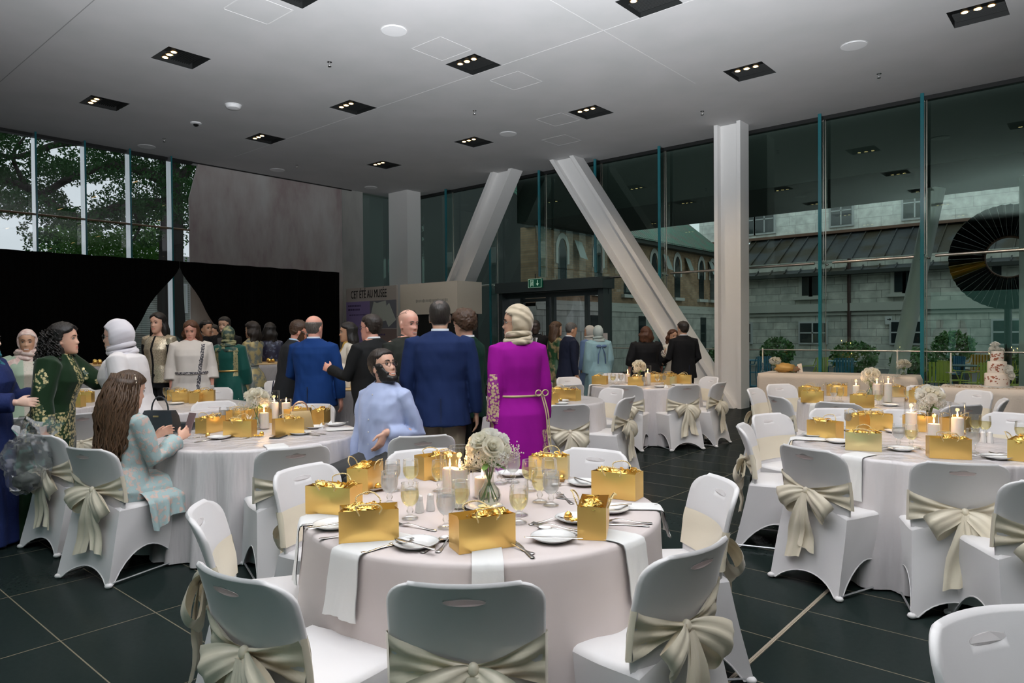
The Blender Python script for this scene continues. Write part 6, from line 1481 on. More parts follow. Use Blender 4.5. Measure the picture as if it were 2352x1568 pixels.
    def suit(s, jc, tc, shirt=(.75, .76, .78), length=.80, shirt_show=True, wr=.010, tie=None, vent=True, nm='jacket'):
        jm = mat('suit_%.3f_%.3f_%.3f' % jc, jc, .85, spec=.15, bump=(260, .15, .002)); tm = mat('trouser_%.3f_%.3f_%.3f' % tc, tc, .85, spec=.15, bump=(200, .1, .002))
        b = MB(); rr = s.tor(.022, .9, 1.41, .008); lo = s.tor(.03, .9, .95)[0] if True else None
        rr = [(length, rr[0][1] + .020, rr[0][2] + .012, rr[0][3]), ] + rr + [(1.446, .138 * s.wide, .100, -.014), (1.484, .080, .084, -.014)]
        b.loft(s.rings(rr)); s.sleeve(b)
        o = remesh(b, nm, jm, max(s.vox, .0085), 3, s.root, (wr, 9, 4.5), s.H * 7)
        b = MB(); n = 28; P = []
        for z, r, ry, t in ((1.452, .086, .088, 0), (1.487, .074, .080, 0), (1.492, .069, .074, 0), (1.46, .070, .072, 0)):
            P.append([s.TT @ Vector((r * math.cos(2 * PI * j / n), -.014 + ry * math.sin(2 * PI * j / n), z - .045 * max(math.sin(2 * PI * j / n), 0))) for j in range(n)])
        b.grid(P, cv=True); b.build('jacket_collar', jm, o, ang=0)
        if vent and length < .9:
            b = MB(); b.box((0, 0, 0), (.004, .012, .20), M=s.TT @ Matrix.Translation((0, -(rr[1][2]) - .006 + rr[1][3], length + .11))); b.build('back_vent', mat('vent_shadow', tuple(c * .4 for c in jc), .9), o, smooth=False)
        if shirt_show:
            sm = mat('shirt_%.2f_%.2f_%.2f' % shirt, shirt, .7); b = MB(); P = []
            for z, r in ((1.470, .070), (1.507, .0645), (1.508, .061), (1.47, .062)): P.append([s.TT @ Vector((r * math.cos(2 * PI * j / n), -.012 + r * 1.03 * math.sin(2 * PI * j / n), z - .030 * max(math.sin(2 * PI * j / n), 0))) for j in range(n)])
            b.grid(P, cv=True)
            f = s.tor(.028, 1.1, 1.41); y0 = [q[3] + q[2] for q in f]
            V = [[s.TT @ Vector((w * u, q[3] + (q[2] + .012) * (1 - .25 * (w * u / q[1]) ** 2) + .002, q[0])) for u in (-1, -.5, 0, .5, 1)] for q, w in zip(f, np.linspace(.012, .055, len(f)))]
            V.append([s.TT @ Vector((.05 * u, .060 - .012 * u * u, 1.45)) for u in (-1, -.5, 0, .5, 1)])
            b.grid(V); so = b.build('shirt', sm, s.root, ang=0)
            if tie:
                b = MB(); b.grid([[s.TT @ Vector((w * u, q[3] + q[2] + .018, q[0])) for u in (-1, 0, 1)] for q, w in zip(f, np.linspace(.035, .022, len(f)))] + [[s.TT @ Vector((.016 * u, .074, 1.45)) for u in (-1, 0, 1)]]); b.build('tie', mat('tie_%.2f' % tie[0], tie, .5), s.root, ang=0)
        s.trousers(tm); return o
    def trousers(s, tm, r=.0):
        b = MB(); t = s.tor(.012, .8, 1.03); b.loft(s.rings([(.80, t[0][1] * .95, t[0][2], -.005)] + t))
        for sd, (hp, kn, an) in s.legs.items(): b.tube([hp + Vector((0, 0, .02)), hp + (kn - hp) * .4, kn, kn + (an - kn) * .5, an + Vector((0, .0, -.03))], [.105 + r, .098 + r, .076 + r, .068 + r, .062 + r], 16)
        remesh(b, 'trousers', tm, max(s.vox, .010), 3, s.root, (.008, 8, 4), s.H * 3); s.shoes()
    def shoes(s, c=None):
        c = c or s.shoec; m = mat('shoe_%.2f_%.2f' % c[:2], c, .3)
        for sd, (hp, kn, an) in s.legs.items():
            b = MB(); x = an.x; y = an.y; b.loft([[(x + sd * .012 * t + w * math.cos(2 * PI * j / 14), y + t + .0, max(.004, h * .5 + h * .5 * math.sin(2 * PI * j / 14))) for j in range(14)] for t, w, h in ((-.075, .02, .05), (-.06, .036, .085), (.0, .042, .095), (.08, .046, .070), (.15, .044, .05), (.19, .028, .035), (.20, .01, .02))]); b.build('shoe', m, s.root)
    def gown(s, m, hem=.02, flare=.27, inf=.012, wr=.008, sl=(.060, .055, .060), end=.95, folds=(.05, 9, 1.0), wst=None, name='dress', top=1.46, vox=None, puff=0):
        b = MB(); rr = s.tor(inf, .9, 1.41, .004); hips = rr[0]
        sk_ = [(lerp(hips[0], hem, t), hips[1] + (flare - hips[1]) * t ** .8, hips[2] + (flare * .88 - hips[2]) * t ** .8, hips[3]) for t in (1, .75, .5, .25, .1)]
        R1 = s.rings(sk_, 60, folds); R2 = s.rings(rr + [(top - .012, .112 * s.wide, .092, -.012), (top + .022, .068, .074, -.012)], 60)
        if s.dz == 0: R1 = [[Vector((p.x, p.y, p.z)) for p in r] for r in R1]
        b.loft(R1 + R2); s.sleeve(b, *sl, end=end, puff=puff)
        return remesh(b, name, m, vox or max(s.vox, .0095), 2, s.root, (wr, 8, 3.5), s.H * 5)
    def belt(s, z, inf, m, h=.02, name='belt'):
        q = min(s.tor(inf, .95, 1.3), key=lambda t: abs(t[0] - z)); b = MB(); n = 40
        b.grid([[s.TT @ Vector(((q[1] + o) * math.copysign(abs(math.cos(2 * PI * j / n)) ** .87, math.cos(2 * PI * j / n)), q[3] + (q[2] + o) * math.copysign(abs(math.sin(2 * PI * j / n)) ** .87, math.sin(2 * PI * j / n)), z + dz)) for j in range(n)] for o, dz in ((.004, -h), (.010, 0), (.004, h))], cv=True); return b.build(name, m, s.root, ang=0)
    def hijab(s, m, tuck=False, full=.0, chest=1.24, back=1.20, wr=.006):
        """hood with a face opening, wrap round the neck and a fall over the shoulders"""
        b = MB(); nu, nv = 30, 44; rings = []; Cn = Vector((0, -.014, .026)); Rr = Vector((.090 + full, .112 + full, .124 + full))
        for i in range(nu + 1):
            a = -PI / 2 + PI * i / nu; q = max(math.cos(a), .01); row = []
            for j in range(nv):
                d = Vector((q * math.cos(2 * PI * j / nv), q * math.sin(2 * PI * j / nv), math.sin(a))); p = Vector((Cn.x + d.x * Rr.x, Cn.y + d.y * Rr.y, Cn.z + d.z * Rr.z))
                e = (p.y - .040) - 1.5 * max(abs(p.z + .020) - .072, 0)
                t = -.055 * sstep(-.006, .008, e) + .004 * noise.noise(Vector((d.x * 3, d.y * 3 + d.z * 9, s.H * 9)))
                row.append(s.HT @ (p + d * t))
            rings.append(row)
        b.loft(rings); o = b.build('hijab', m, s.root, ang=0, fix=False)
        b = MB(); n = 48; P = []
        hw = s.sw; hz = s.HT @ Vector((0, 0, -.075)); hz = s.TT.inverted() @ hz
        for z, w, d, y, fr in ((hz.z + .02, .074 + full, .082 + full, hz.y - .012, 0), (hz.z - .03, .082, .090, hz.y * .7 - .012, .2), (1.475, .090, .094, -.008, .4), (1.44, .125, .104, -.008, .8), (1.405, hw + .035, .120, -.006, 1), (1.36, hw + .060, .138, .0, 1)):
            P.append([s.TT @ Vector(((w + .005 * fr * math.sin(9 * 2 * PI * j / n + z * 60)) * math.cos(2 * PI * j / n), y + (d + .006 * fr * math.sin(7 * 2 * PI * j / n + z * 50)) * math.sin(2 * PI * j / n), z)) for j in range(n)])
        if tuck: P = P[:4]
        for f in (() if tuck else (.4, .7, 1.0)):
            row = []
            for j in range(n):
                a = 2 * PI * j / n; si = math.sin(a); lowz = lerp(1.36, (chest if si > 0 else back), f) ; side = 1 - abs(si) ** .7; lowz = lerp(lowz, 1.36 - .05 * f, side * .8)
                row.append(s.TT @ Vector(((hw + .062 - .01 * f + .006 * math.sin(8 * a)) * math.cos(a), .004 + (.142 + .02 * f * max(si, 0) + .008 * math.sin(9 * a + f * 3)) * si, lowz)))
            P.append(row)
        for k, (zz, rr_) in enumerate(((.022, .100), (-.012, .106), (-.045, .112))):
            pts = []
            for j in range(30):
                a = 2 * PI * j / 30; q = rr_ + .006 * math.sin(3 * a + k * 2 + s.H * 20); pts.append(s.TT @ Vector(((q - .014) * math.cos(a), -.012 + q * math.sin(a) * (.98 if math.sin(a) > 0 else .92), 1.485 + zz + .016 * math.sin(a + k * 1.3) * (1 if k else -.6))))
            b.tube(pts, [(.016 + .004 * math.sin(j * .9 + k), .021) for j in range(30)], 8, close=True)
        b.grid(P, cv=True); b.build('hijab_drape', m, o, ang=0); return o
    def hair(s, kind, c, nm, seed=1, length=.45, vol=1.0, strands=0):
        m = hairm(c, nm); T = s.HT
        if kind == 'short': return hair_cap(T, s.b, m, mask_short, .011, seed, .005)
        if kind == 'buzz': return hair_cap(T, s.b, m, mask_short, .004, seed, .0015)
        if kind == 'fringe': return hair_cap(T, s.b, m, mask_bald, .006, seed, .003)
        if kind == 'thick': return hair_cap(T, s.b, m, lambda p: mask_short(p) + (.01 if p.z > .05 else 0), .024, seed, .014, freq=11)
        o = hair_cap(T, s.b, m, mask_part, .016 * vol, seed, .004)
        # fall of long hair behind the face
        b = MB(); n = 36; P = []; steps = 14
        for i in range(steps + 1):
            t = i / steps; z = .085 - (length + .085) * t; w = (.088 + .030 * sstep(0, .5, t) - .03 * sstep(.75, 1, t)) * vol; d = (.100 + .0 * t - .045 * sstep(.35, .8, t)) * vol; y = -.030 - .035 * sstep(.2, .7, t)
            row = []
            for j in range(n):
                a = 2 * PI * j / n; cx, sy = math.cos(a), math.sin(a); fx = 1 + .05 * math.sin(a * 8 + t * 9 + seed); yy = y + d * sy * fx
                if sy > 0: yy = min(yy, .028 - .03 * (1 - abs(cx)) - .02 * t) if t < .55 else min(yy, y + d * .5 * sy)
                row.append(T @ Vector((w * cx * fx + .008 * math.sin(t * 14 + seed), yy, z + .012 * math.sin(a * 5 + seed) * t)))
            P.append(row)
        b.loft(P); f = b.build('hair_fall', m, o, ang=0)
        if strands:
            rnd = random.Random(seed); b = MB()
            for k in range(strands):
                a = rnd.uniform(PI * .90, PI * 2.10); cx, sy = math.cos(a), math.sin(a); ph = rnd.uniform(0, 6); am = rnd.uniform(.006, .016); ln = length * rnd.uniform(.8, 1.1); pts = []
                for i in range(13):
                    t = i / 12; z = .118 - (ln + .118) * t; w = (.070 + .048 * sstep(0, .4, t) - .02 * sstep(.8, 1, t)) * vol * rnd.uniform(.98, 1.03); d = (.088 + .030 * sstep(0, .25, t) - .05 * sstep(.4, .85, t)) * vol
                    pts.append(T @ Vector((w * cx + am * math.sin(t * 17 + ph) * t ** .5, -.030 - .035 * sstep(.2, .7, t) + d * sy + am * math.cos(t * 15 + ph) * t ** .5, z)))
                b.tube(pts, [.0055 + .003 * math.sin(PI * i / 12) for i in range(13)], 5, flat=.5)
            b.build('hair_strands', hairm(tuple(q * 1.35 for q in c), nm + '_light'), o, ang=0)
        return o
    def beard(s, m, full=True): return hair_cap(s.HT, s.b, m, mask_beard, .013 if full else .006, 5, .005, 'beard', 30, .012)
    def glasses(s, m, up=0):
        b = MB(); T = s.HT @ (Matrix.Translation((0, -.052, .062)) @ Matrix.Rotation(Rd(24), 4, 'X') if up else Matrix.Identity(4))
        for sd in (-1, 1):
            b.tube([T @ Vector((sd * .031 + .023 * math.cos(2 * PI * j / 20), .0985 - .006 * abs(math.cos(2 * PI * j / 20)), .013 + .019 * math.sin(2 * PI * j / 20))) for j in range(20)], .0018, 5, close=True)
            b.tube([T @ Vector(p) for p in ((sd * .054, .093, .018), (sd * .075, .05, .018), (sd * .080, -.01, .012))], .0016, 5)
        b.tube([T @ Vector(p) for p in ((-.009, .0985, .017), (.009, .0985, .017))], .0016, 5); return b.build('glasses', m, s.b)
    def item(s, b, name, m, ang=40): return b.build(name, m, s.root, ang=ang)
# ------------------------------------------------------------------ the guests
def cloth_m(nm, c, rough=.7, **k): return mat('cloth_' + nm, c, rough, sheen=k.pop('sheen', .03), spec=.15, **k)
def pattern(nm, base, spot, scale, lo, hi, metal=0, rough=.6, kind='noise', rough2=None):
    """base cloth with a worked or printed pattern"""
    if 'pat_' + nm in MATS: return MATS['pat_' + nm]
    m = bpy.data.materials.new('pat_' + nm); m.use_nodes = True; nt = m.node_tree; N = nt.nodes; L = nt.links; b = N['Principled BSDF']; tc = N.new('ShaderNodeTexCoord')
    if kind == 'noise': n = N.new('ShaderNodeTexNoise'); n.inputs['Detail'].default_value = 2; out = n.outputs['Fac']
    else: n = N.new('ShaderNodeTexVoronoi'); n.feature = 'DISTANCE_TO_EDGE' if kind == 'edge' else 'F1'; out = n.outputs['Distance']
    n.inputs['Scale'].default_value = scale; L.new(tc.outputs['Object'], n.inputs['Vector'])
    r = N.new('ShaderNodeMapRange'); r.inputs[1].default_value = lo; r.inputs[2].default_value = hi; L.new(out, r.inputs[0])
    mx = N.new('ShaderNodeMixRGB'); mx.inputs[1].default_value = (*base, 1); mx.inputs[2].default_value = (*spot, 1); L.new(r.outputs[0], mx.inputs[0]); L.new(mx.outputs[0], b.inputs['Base Color'])
    mm = N.new('ShaderNodeMath'); mm.operation = 'MULTIPLY'; mm.inputs[1].default_value = metal; L.new(r.outputs[0], mm.inputs[0]); L.new(mm.outputs[0], b.inputs['Metallic']); b.inputs['Roughness'].default_value = rough
    bp = N.new('ShaderNodeBump'); bp.inputs['Strength'].default_value = .3; bp.inputs['Distance'].default_value = .003; L.new(r.outputs[0], bp.inputs['Height']); L.new(bp.outputs[0], b.inputs['Normal'])
    MATS['pat_' + nm] = m; return m
def zone(o, mats, fn):
    """give the faces of a garment their cloth by where they lie on it"""
    me = o.data; me.materials.clear()
    for m in mats: me.materials.append(m)
    me.polygons.foreach_set('material_index', [fn(p.center) for p in me.polygons])
BLK = (.008, .008, .009); NAVY = (.010, .013, .028); CHAR = (.016, .017, .019)
GOLDTHREAD = (.55, .42, .20)
NEAR = .0065
# man in navy blazer
P = Person('man in navy blazer and khaki trousers standing with his back to us', 1010, 690, 5.40, 6, 'm', 'olive', wide=1.12, hyaw=-4, armR=((.20, -.04, -1), (.05, .10, -1)), armL=((.20, -.02, -1), (-.02, .14, -1)), voxel=.0056)
P.body(hair_c=hairm(HC['dark'], 'dark'), stubble=mat('cropped_scalp', (.075, .055, .045), .6)); P.suit((.007, .016, .058), (.20, .17, .12), (.6, .66, .74), length=.79); hair_cap(P.HT, P.b, hairm((.022, .018, .015), 'cropped'), lambda p: min(mask_short(p) - .004, math.hypot(p.x, p.y + .055) - .027 + .008 * noise.noise(p * 60) if p.z > .085 else 1), .005, 4, .002, sink=.010)
# woman in purple
P = Person('woman in long purple gown and beige headscarf standing behind the nearest table', 1186, 703, 5.2, 24, 'f', 'olive', wide=1.12, hyaw=66, armR='down', armL=((.10, -.10, -1), (.03, .10, -1)), voxel=.0056)
P.body(smile=True, hair_c=hairm(HC['dark'], 'dark')); M_PUR = cloth_m('purple', (.20, .002, .175), .85, sheen=.0, bump=(300, .15, .002)); M_PURG = pattern('purple_gold', (.30, .006, .27), (.60, .46, .24), 42, .06, .14, .6, .5, 'f1')
M_PURG2 = pattern('purple_gold_work', (.50, .38, .22), (.19, .004, .16), 55, .48, .62, 0, .5, 'f1')
g = P.gown(M_PUR, hem=.03, flare=.25, inf=.020, sl=(.066, .060, .058), end=.98, wr=.006)
aL = P.arms[-1]
def pz(c):
    sh, el, wr = aL[0], aL[1], aL[2]; ax = (wr - el).normalized(); t = (c - el).dot(ax) / .25; rad = (c - el - ax * (c - el).dot(ax)); out = (rad.normalized().dot(Vector((-.75, -.66, 0)).normalized()) if rad.length > 1e-4 else 0)
    if rad.length < .09 and -.45 < t < 1.0 and out > .45 + .45 * abs(t - .45) ** 1.5 and c.x < -.1: return 1
    if c.y < -.08 and abs(c.x - .155) < .016 + .02 * math.sin(max(c.z, 0) * 26) ** 2 and .42 < c.z < .80: return 1
    return 0
zone(g, [M_PUR, M_PURG2], pz); M_GTH = mat('gold_cord', (.45, .36, .20), .5, metal=.2)
P.belt(1.055, .030, M_GTH, .008, 'cord_belt'); b = MB()
for dx, a in ((0, 0), (.018, .4)): b.tube(spline([(.13 + dx, -.135, 1.06), (.15 + dx, -.17, .93), (.155 + dx, -.185, .78), (.16 + dx, -.20, .66)], 6), .005, 6)
for s_ in (-1, 1): b.tube([(.13 + s_ * .028 + .024 * math.cos(2 * PI * j / 12), -.145, 1.075 + .022 * math.sin(2 * PI * j / 12)) for j in range(12)], .005, 6, close=True)
P.item(b, 'cord_tie', M_GTH); P.hijab(mat('beige_scarf', (.42, .35, .25), .75, sheen=.3, wave=(7, 4, .5, .02, 'DIAGONAL')), tuck=True, full=.004)
P.glasses(mat('dark_frames', (.01, .01, .01), .3))
# young man in green velvet
P = Person('young man in dark green velvet jacket with white collar beside the navy blazer', 1066, 713, 6.0, 62, 'm', 'light', wide=1.0, hyaw=-8, hpitch=-12, armL='bent', armR='down', voxel=.0056)
P.body(hair_c=hairm(HC['brown'], 'brown')); P.suit((.004, .022, .014), BLK, (.8, .8, .82), length=.80); P.hair('thick', HC['brown'], 'brown', 3)
# bald man
P = Person('smiling bald man in black jacket with sunglasses on his head', 938, 711, 6.1, -128, 'm', 'pink', wide=1.15, hyaw=-6, hroll=0, hpitch=-4, belly=.06, armR=((.25, .25, -1), (-.5, .8, -.2)), armL='down', voxel=.0056)
P.body(smile=True, hair_c=hairm(HC['grey'], 'grey'), stubble=mat('shaven_scalp', (.60, .34, .26), .45)); P.suit((.014, .016, .013), BLK, (.010, .010, .010), length=.78); P.glasses(mat('dark_frames', (.01, .01, .01), .3), up=1)
# bearded man on the chair
cr = MANCHAIR; cz = cr.rotation_euler.z; pp = ond(880, 815, 4.62)
P = Person('bearded man in light blue shirt and glasses laughing on a chair', 880, 816, 5.15, 148, 'm', 'light', H=1.80, sit=.515, wide=.94, lean=-4, hyaw=84, hpitch=15, armR=((.14, .10, -.97), (.05, .35, -.95)), armL=((.20, -.30, -.88), (-.38, .85, .10), (-.2, .35, -.9)), voxel=.0058)
P.body(smile=True, hair_c=hairm(HC['dark'], 'dark'), stubble=mat('dark_crop', (.06, .045, .036), .6)); P.hair('short', HC['dark'], 'dark', 5); P.beard(hairm(HC['black'], 'black')); P.glasses(mat('brown_frames', (.03, .015, .01), .3))
SH_ = mat('pale_blue_shirt', (.36, .42, .62), .7, sheen=.15, bump=(240, .08, .002)); b = MB(); rr = P.tor(.018, .8, 1.41, .004); b.loft(P.rings(rr + [(1.448, .128, .098, -.014), (1.484, .078, .084, -.014)])); P.sleeve(b, .064, .058, .050, .93)
o = remesh(b, 'shirt', SH_, .0075, 3, P.root, (.012, 10, 6), 4); b = MB(); n = 28
b.grid([[P.TT @ Vector((r * math.cos(2 * PI * j / n), -.012 + (r + .004) * math.sin(2 * PI * j / n) + (.012 if math.sin(2 * PI * j / n) > 0 else 0), z - .05 * max(math.sin(2 * PI * j / n), 0) ** 2)) for j in range(n)] for z, r in ((1.462, .088), (1.500, .070), (1.503, .066), (1.465, .068))], cv=True); b.build('shirt_collar', SH_, o, ang=0)
for k in range(5): b = MB(); z = 1.40 - k * .085; b.ell((0, 0, 0), (.006, .003, .006), 5, 8, 0, P.TT @ Matrix.Translation((0, (.112, .130, .142, .139, .134)[k], z))); b.build('button', M_CHINA, o)
P.trousers(mat('black_trousers', (.012, .012, .012), .75))
# man in bright blue suit
P = Person('balding man in bright blue suit standing with his back to us', 722, 725, 7.0, -8, 'm', 'pink', wide=1.12, hyaw=-10, belly=.05, armR=((.24, .0, -1), (.0, .16, -1)), armL=((.26, .14, -1), (-.3, .8, -.3)), voxel=.008)
P.body(hair_c=hairm(HC['grey'], 'grey'), stubble=None); P.hair('fringe', (.085, .075, .065), 'greyfringe', 2); P.suit((.006, .030, .125), (.005, .019, .075), (.55, .6, .7), length=.80)
# man in dark suit with glasses
P = Person('dark haired man in black suit and glasses facing left near the poster', 851, 722, 6.5, 58, 'm', 'pink', wide=1.15, belly=.06, armL=((.12, .40, -.9), (-.1, .9, .25)), armR=((.20, .25, -1), (-.4, .9, .1)), hyaw=14, lean=4, voxel=.008)
P.body(hair_c=hairm(HC['dark'], 'dark')); P.hair('short', HC['dark'], 'dark', 8); P.suit((.009, .0095, .010), BLK, (.7, .7, .72), length=.78); P.glasses(mat('dark_frames', (.01, .01, .01), .3))
# bearded man leaning in
P = Person('bearded man in charcoal suit leaning towards the bright blue suit', 685, 734, 7.7, -62, 'm', 'pink', lean=9, hpitch=-22, wide=1.1, armL=((.15, .05, -1), (.05, .25, -1)), armR=((.1, .1, -1), (.0, .3, -1)), voxel=.008)
P.body(hair_c=hairm(HC['brown'], 'brown')); P.hair('short', HC['brown'], 'brown', 6); P.beard(hairm(HC['brown'], 'brown')); P.suit(CHAR, BLK, (.35, .5, .65)); P.glasses(mat('pale_frames', (.4, .4, .4), .3))
# woman in white and gold
P = Person('dark haired woman in white and gold gown behind the black suits', 798, 741, 8.6, 110, 'f', 'tan', armL='bent', armR='bent', voxel=.010)
P.body(hair_c=hairm(HC['black'], 'black')); P.hair('long', HC['black'], 'black', 4, .30); g = P.gown(cloth_m('ivory', (.62, .58, .50)), sl=(.058, .055, .058), end=.9); zone(g, [cloth_m('ivory', (.6, .55, .5)), cloth_m('old_gold', (.40, .25, .05), .5)], lambda c: 1 if abs(c.x) < .07 and c.z > .7 else 0)
# far left group
P = Person('young woman with long dark hair in gold sequin jacket facing us', 362, 719, 9.0, 172, 'f', 'light', armR='down', armL='down', voxel=.0075)
P.body(hair_c=hairm(HC['black'], 'black')); P.hair('long', HC['black'], 'black', 7, .42); M_SEQ = pattern('sequins', (.05, .04, .03), (.62, .54, .40), 150, .15, .6, .7, .3, 'f1'); b = MB(); rr = P.tor(.016, .9, 1.41); b.loft(P.rings([(.86, .19, .135, 0)] + rr + [(1.44, .09, .075, -.014)])); P.sleeve(b, .062, .055, .062, .80, puff=.012); o = remesh(b, 'jacket', M_SEQ, .009, 2, P.root)
aR, aL = P.arms[1], P.arms[-1]
def sz(c):
    for a in (aR, aL):
        ax = (a[1] - a[0]).normalized(); t = (c - a[0]).dot(ax); r = (c - a[0] - ax * t).length
        if r < .09 and .06 < t < .36 and abs(c.x) > .13: return 1
    return 1 if abs(c.x) < .012 and c.y > 0 else 0
zone(o, [M_SEQ, cloth_m('black', BLK)], sz); P.trousers(cloth_m('black', BLK))
P = Person('auburn haired woman in white kaftan with dark braid trim looking down', 438, 737, 8.9, -152, 'f', 'pink', wide=1.25, belly=.06, hyaw=-14, hpitch=-14, armR='down', armL=((.18, -.04, -1), (.02, .22, -1)), voxel=.0075)
P.body(hair_c=hairm(HC['auburn'], 'auburn')); P.hair('long', HC['auburn'], 'auburn', 9, .24); M_WH = cloth_m('white', (.66, .62, .58)); M_BRD = pattern('braid', (.55, .52, .5), (.04, .04, .05), 60, .3, .5, 0, .6, 'f1'); g = P.gown(M_WH, flare=.30, sl=(.075, .082, .095), end=.62, inf=.016)
zone(g, [M_WH, M_BRD], lambda c: 1 if (c.y > 0 and abs(c.x + .09 - (.10 * (1.1 - c.z) if c.z < 1.1 else -.16 * (c.z - 1.1))) < .022 and c.z < 1.42) else 0); P.belt(1.05, .034, M_BRD, .016); b = MB(); q = P.arms[-1][2]; b.box(q + Vector((.03, .05, -.06)), (.10, .03, .14), bev=.006); P.item(b, 'clutch', mat('silver_clutch', (.5, .48, .46), .35, metal=.3)); P.shoes((.3, .25, .2))
P = Person('smiling bearded man in dark suit behind the teal caftan', 515, 728, 10.6, 178, 'm', 'olive', armR='down', armL='down', voxel=.010)
P.body(smile=True, hair_c=hairm(HC['black'], 'black')); P.hair('short', HC['black'], 'black', 2); P.beard(hairm(HC['black'], 'black')); P.suit(BLK, BLK, (.02, .02, .02))
P = Person('woman in teal caftan with gold headscarf seen from behind', 525, 750, 9.4, 4, 'f', 'olive', wide=1.1, armR='relax', armL='relax', voxel=.010)
P.body(eyes=False); M_TEAL2 = cloth_m('teal', (.004, .060, .048), .6, sheen=.5); M_TG = pattern('teal_gold', (.02, .08, .06), (.30, .27, .14), 45, .2, .4, .4, .5, 'f1'); g = P.gown(M_TEAL2, flare=.34, inf=.022, sl=(.085, .10, .11), end=.85, folds=(.08, 8, 1.1)); zone(g, [M_TEAL2, M_TG], lambda c: 1 if c.y < -.02 and .10 < abs(c.x) < .155 and 1.02 < c.z < 1.42 else 0); P.belt(1.09, .034, mat('gold_belt', (.6, .42, .15), .3, metal=.8), .012); P.hijab(pattern('green_gold_scarf', (.02, .05, .04), (.25, .24, .12), 16, .45, .6, 0, .6), back=1.40, chest=1.36)
P = Person('dark haired woman in gold brocade gown facing left at the cocktail table', 578, 739, 10.2, 74, 'f', 'olive', armR=((.1, .25, -.95), (-.2, .9, .15)), armL=((.1, .35, -.95), (-.2, .9, .1)), voxel=.010)
P.body(smile=True, hair_c=hairm(HC['dark'], 'dark')); P.hair('long', HC['dark'], 'dark', 12, .22); M_BROC = pattern('brocade', (.13, .15, .14), (.42, .34, .16), 14, .42, .58, .3, .45); g = P.gown(M_BROC, flare=.33, inf=.014, sl=(.06, .058, .06), end=.8, folds=(.07, 9, 1.0)); P.belt(1.07, .020, mat('dark_cord', (.03, .03, .03), .5), .008)
P = Person('dark haired woman in midnight blue gown behind the cocktail table', 620, 742, 10.9, 10, 'f', 'olive', armR='down', armL='down', voxel=.011)
P.body(eyes=False); P.hair('long', HC['black'], 'black', 14, .2); P.gown(pattern('midnight', (.006, .008, .03), (.10, .12, .18), 22, .55, .7, .2, .5), flare=.28)
P = Person('man in dark suit half hidden behind the white kaftan', 474, 736, 10.7, -120, 'm', 'tan', armR='down', armL='down', voxel=.011)
P.body(hair_c=hairm(HC['black'], 'black')); P.hair('short', HC['black'], 'black', 3); P.suit(BLK, BLK, (.05, .05, .05))
P = Person('person in dark plum suit between white kaftan and teal caftan', 490, 746, 11.4, 170, 'm', 'tan', armR='down', armL='down', voxel=.011)
P.body(hair_c=hairm(HC['black'], 'black')); P.hair('short', HC['black'], 'black', 3); P.suit((.020, .012, .016), (.012, .008, .01), (.04, .03, .03))
# two women greeting at the left
P = Person('woman in white headscarf and blouse bending to greet, black handbag on her arm', 268, 735, 5.5, 100, 'f', 'pale', wide=1.18, lean=10, hyaw=0, hpitch=-2, armL=((.24, -.24, -1), (.06, -.06, -1), (.05, .3, -1)), armR='relax', voxel=.0056)
P.body(smile=True, hair_c=hairm(HC['dark'], 'dark')); P.glasses(mat('dark_frames', (.01, .01, .01), .3)); M_BLOU = cloth_m('blouse', (.70, .67, .67), .65); b = MB(); rr = P.tor(.036, .9, 1.41, .01); b.loft(P.rings([(.74, .235, .185, 0), (.82, .232, .18, 0)] + rr + [(1.452, .095, .08, -.014)], 60, (.035, 10, 1.2))); P.sleeve(b, .078, .085, .10, .72); o = remesh(b, 'blouse', M_BLOU, .009, 3, P.root, (.010, 8, 4), 6)
e = P.arms[-1]; b = MB(); c = e[1] + (e[2] - e[1]) * .72; ax = (e[2] - e[1]).normalized(); u = ax.orthogonal().normalized(); v = ax.cross(u); n = 30
for dz, r in ((0, .1), (.03, .1)): b.grid([[c + ax * (dz + t) + (u * math.cos(2 * PI * j / n) + v * math.sin(2 * PI * j / n)) * (r + .02 * t / .03 + .006 * math.sin(7 * 2 * PI * j / n)) for j in range(n)] for t in (-.03, 0, .035)], cv=True)
b.build('cuff_ruffle', M_BLOU, o, ang=0)
P.trousers(cloth_m('black', BLK)); P.hijab(mat('white_scarf', (.66, .63, .67), .7, sheen=.3, wave=(3, 3, .4, .03, 'DIAGONAL')), full=.012, chest=1.16, back=1.18)
P = Person('curly haired woman in gold embroidered dark green velvet caftan greeting at left', 148, 742, 5.35, -80, 'f', 'light', wide=1.12, lean=8, hpitch=4, armL=((.02, .75, -.55), (.02, .85, .30)), armR=((.22, -.10, -1), (.05, .06, -1)), voxel=.0056)
P.body(smile=False, hair_c=hairm(HC['black'], 'black')); M_VEL = cloth_m('green_velvet', (.004, .018, .005), .75, sheen=.2); M_EMB = pattern('green_gold', (.008, .03, .008), (.60, .50, .26), 46, .58, .40, .4, .4, 'f1'); g = P.gown(M_VEL, hem=.02, flare=.27, inf=.022, sl=(.075, .078, .085), end=.80, puff=.02)
aR = P.arms[1]; aL = P.arms[-1]
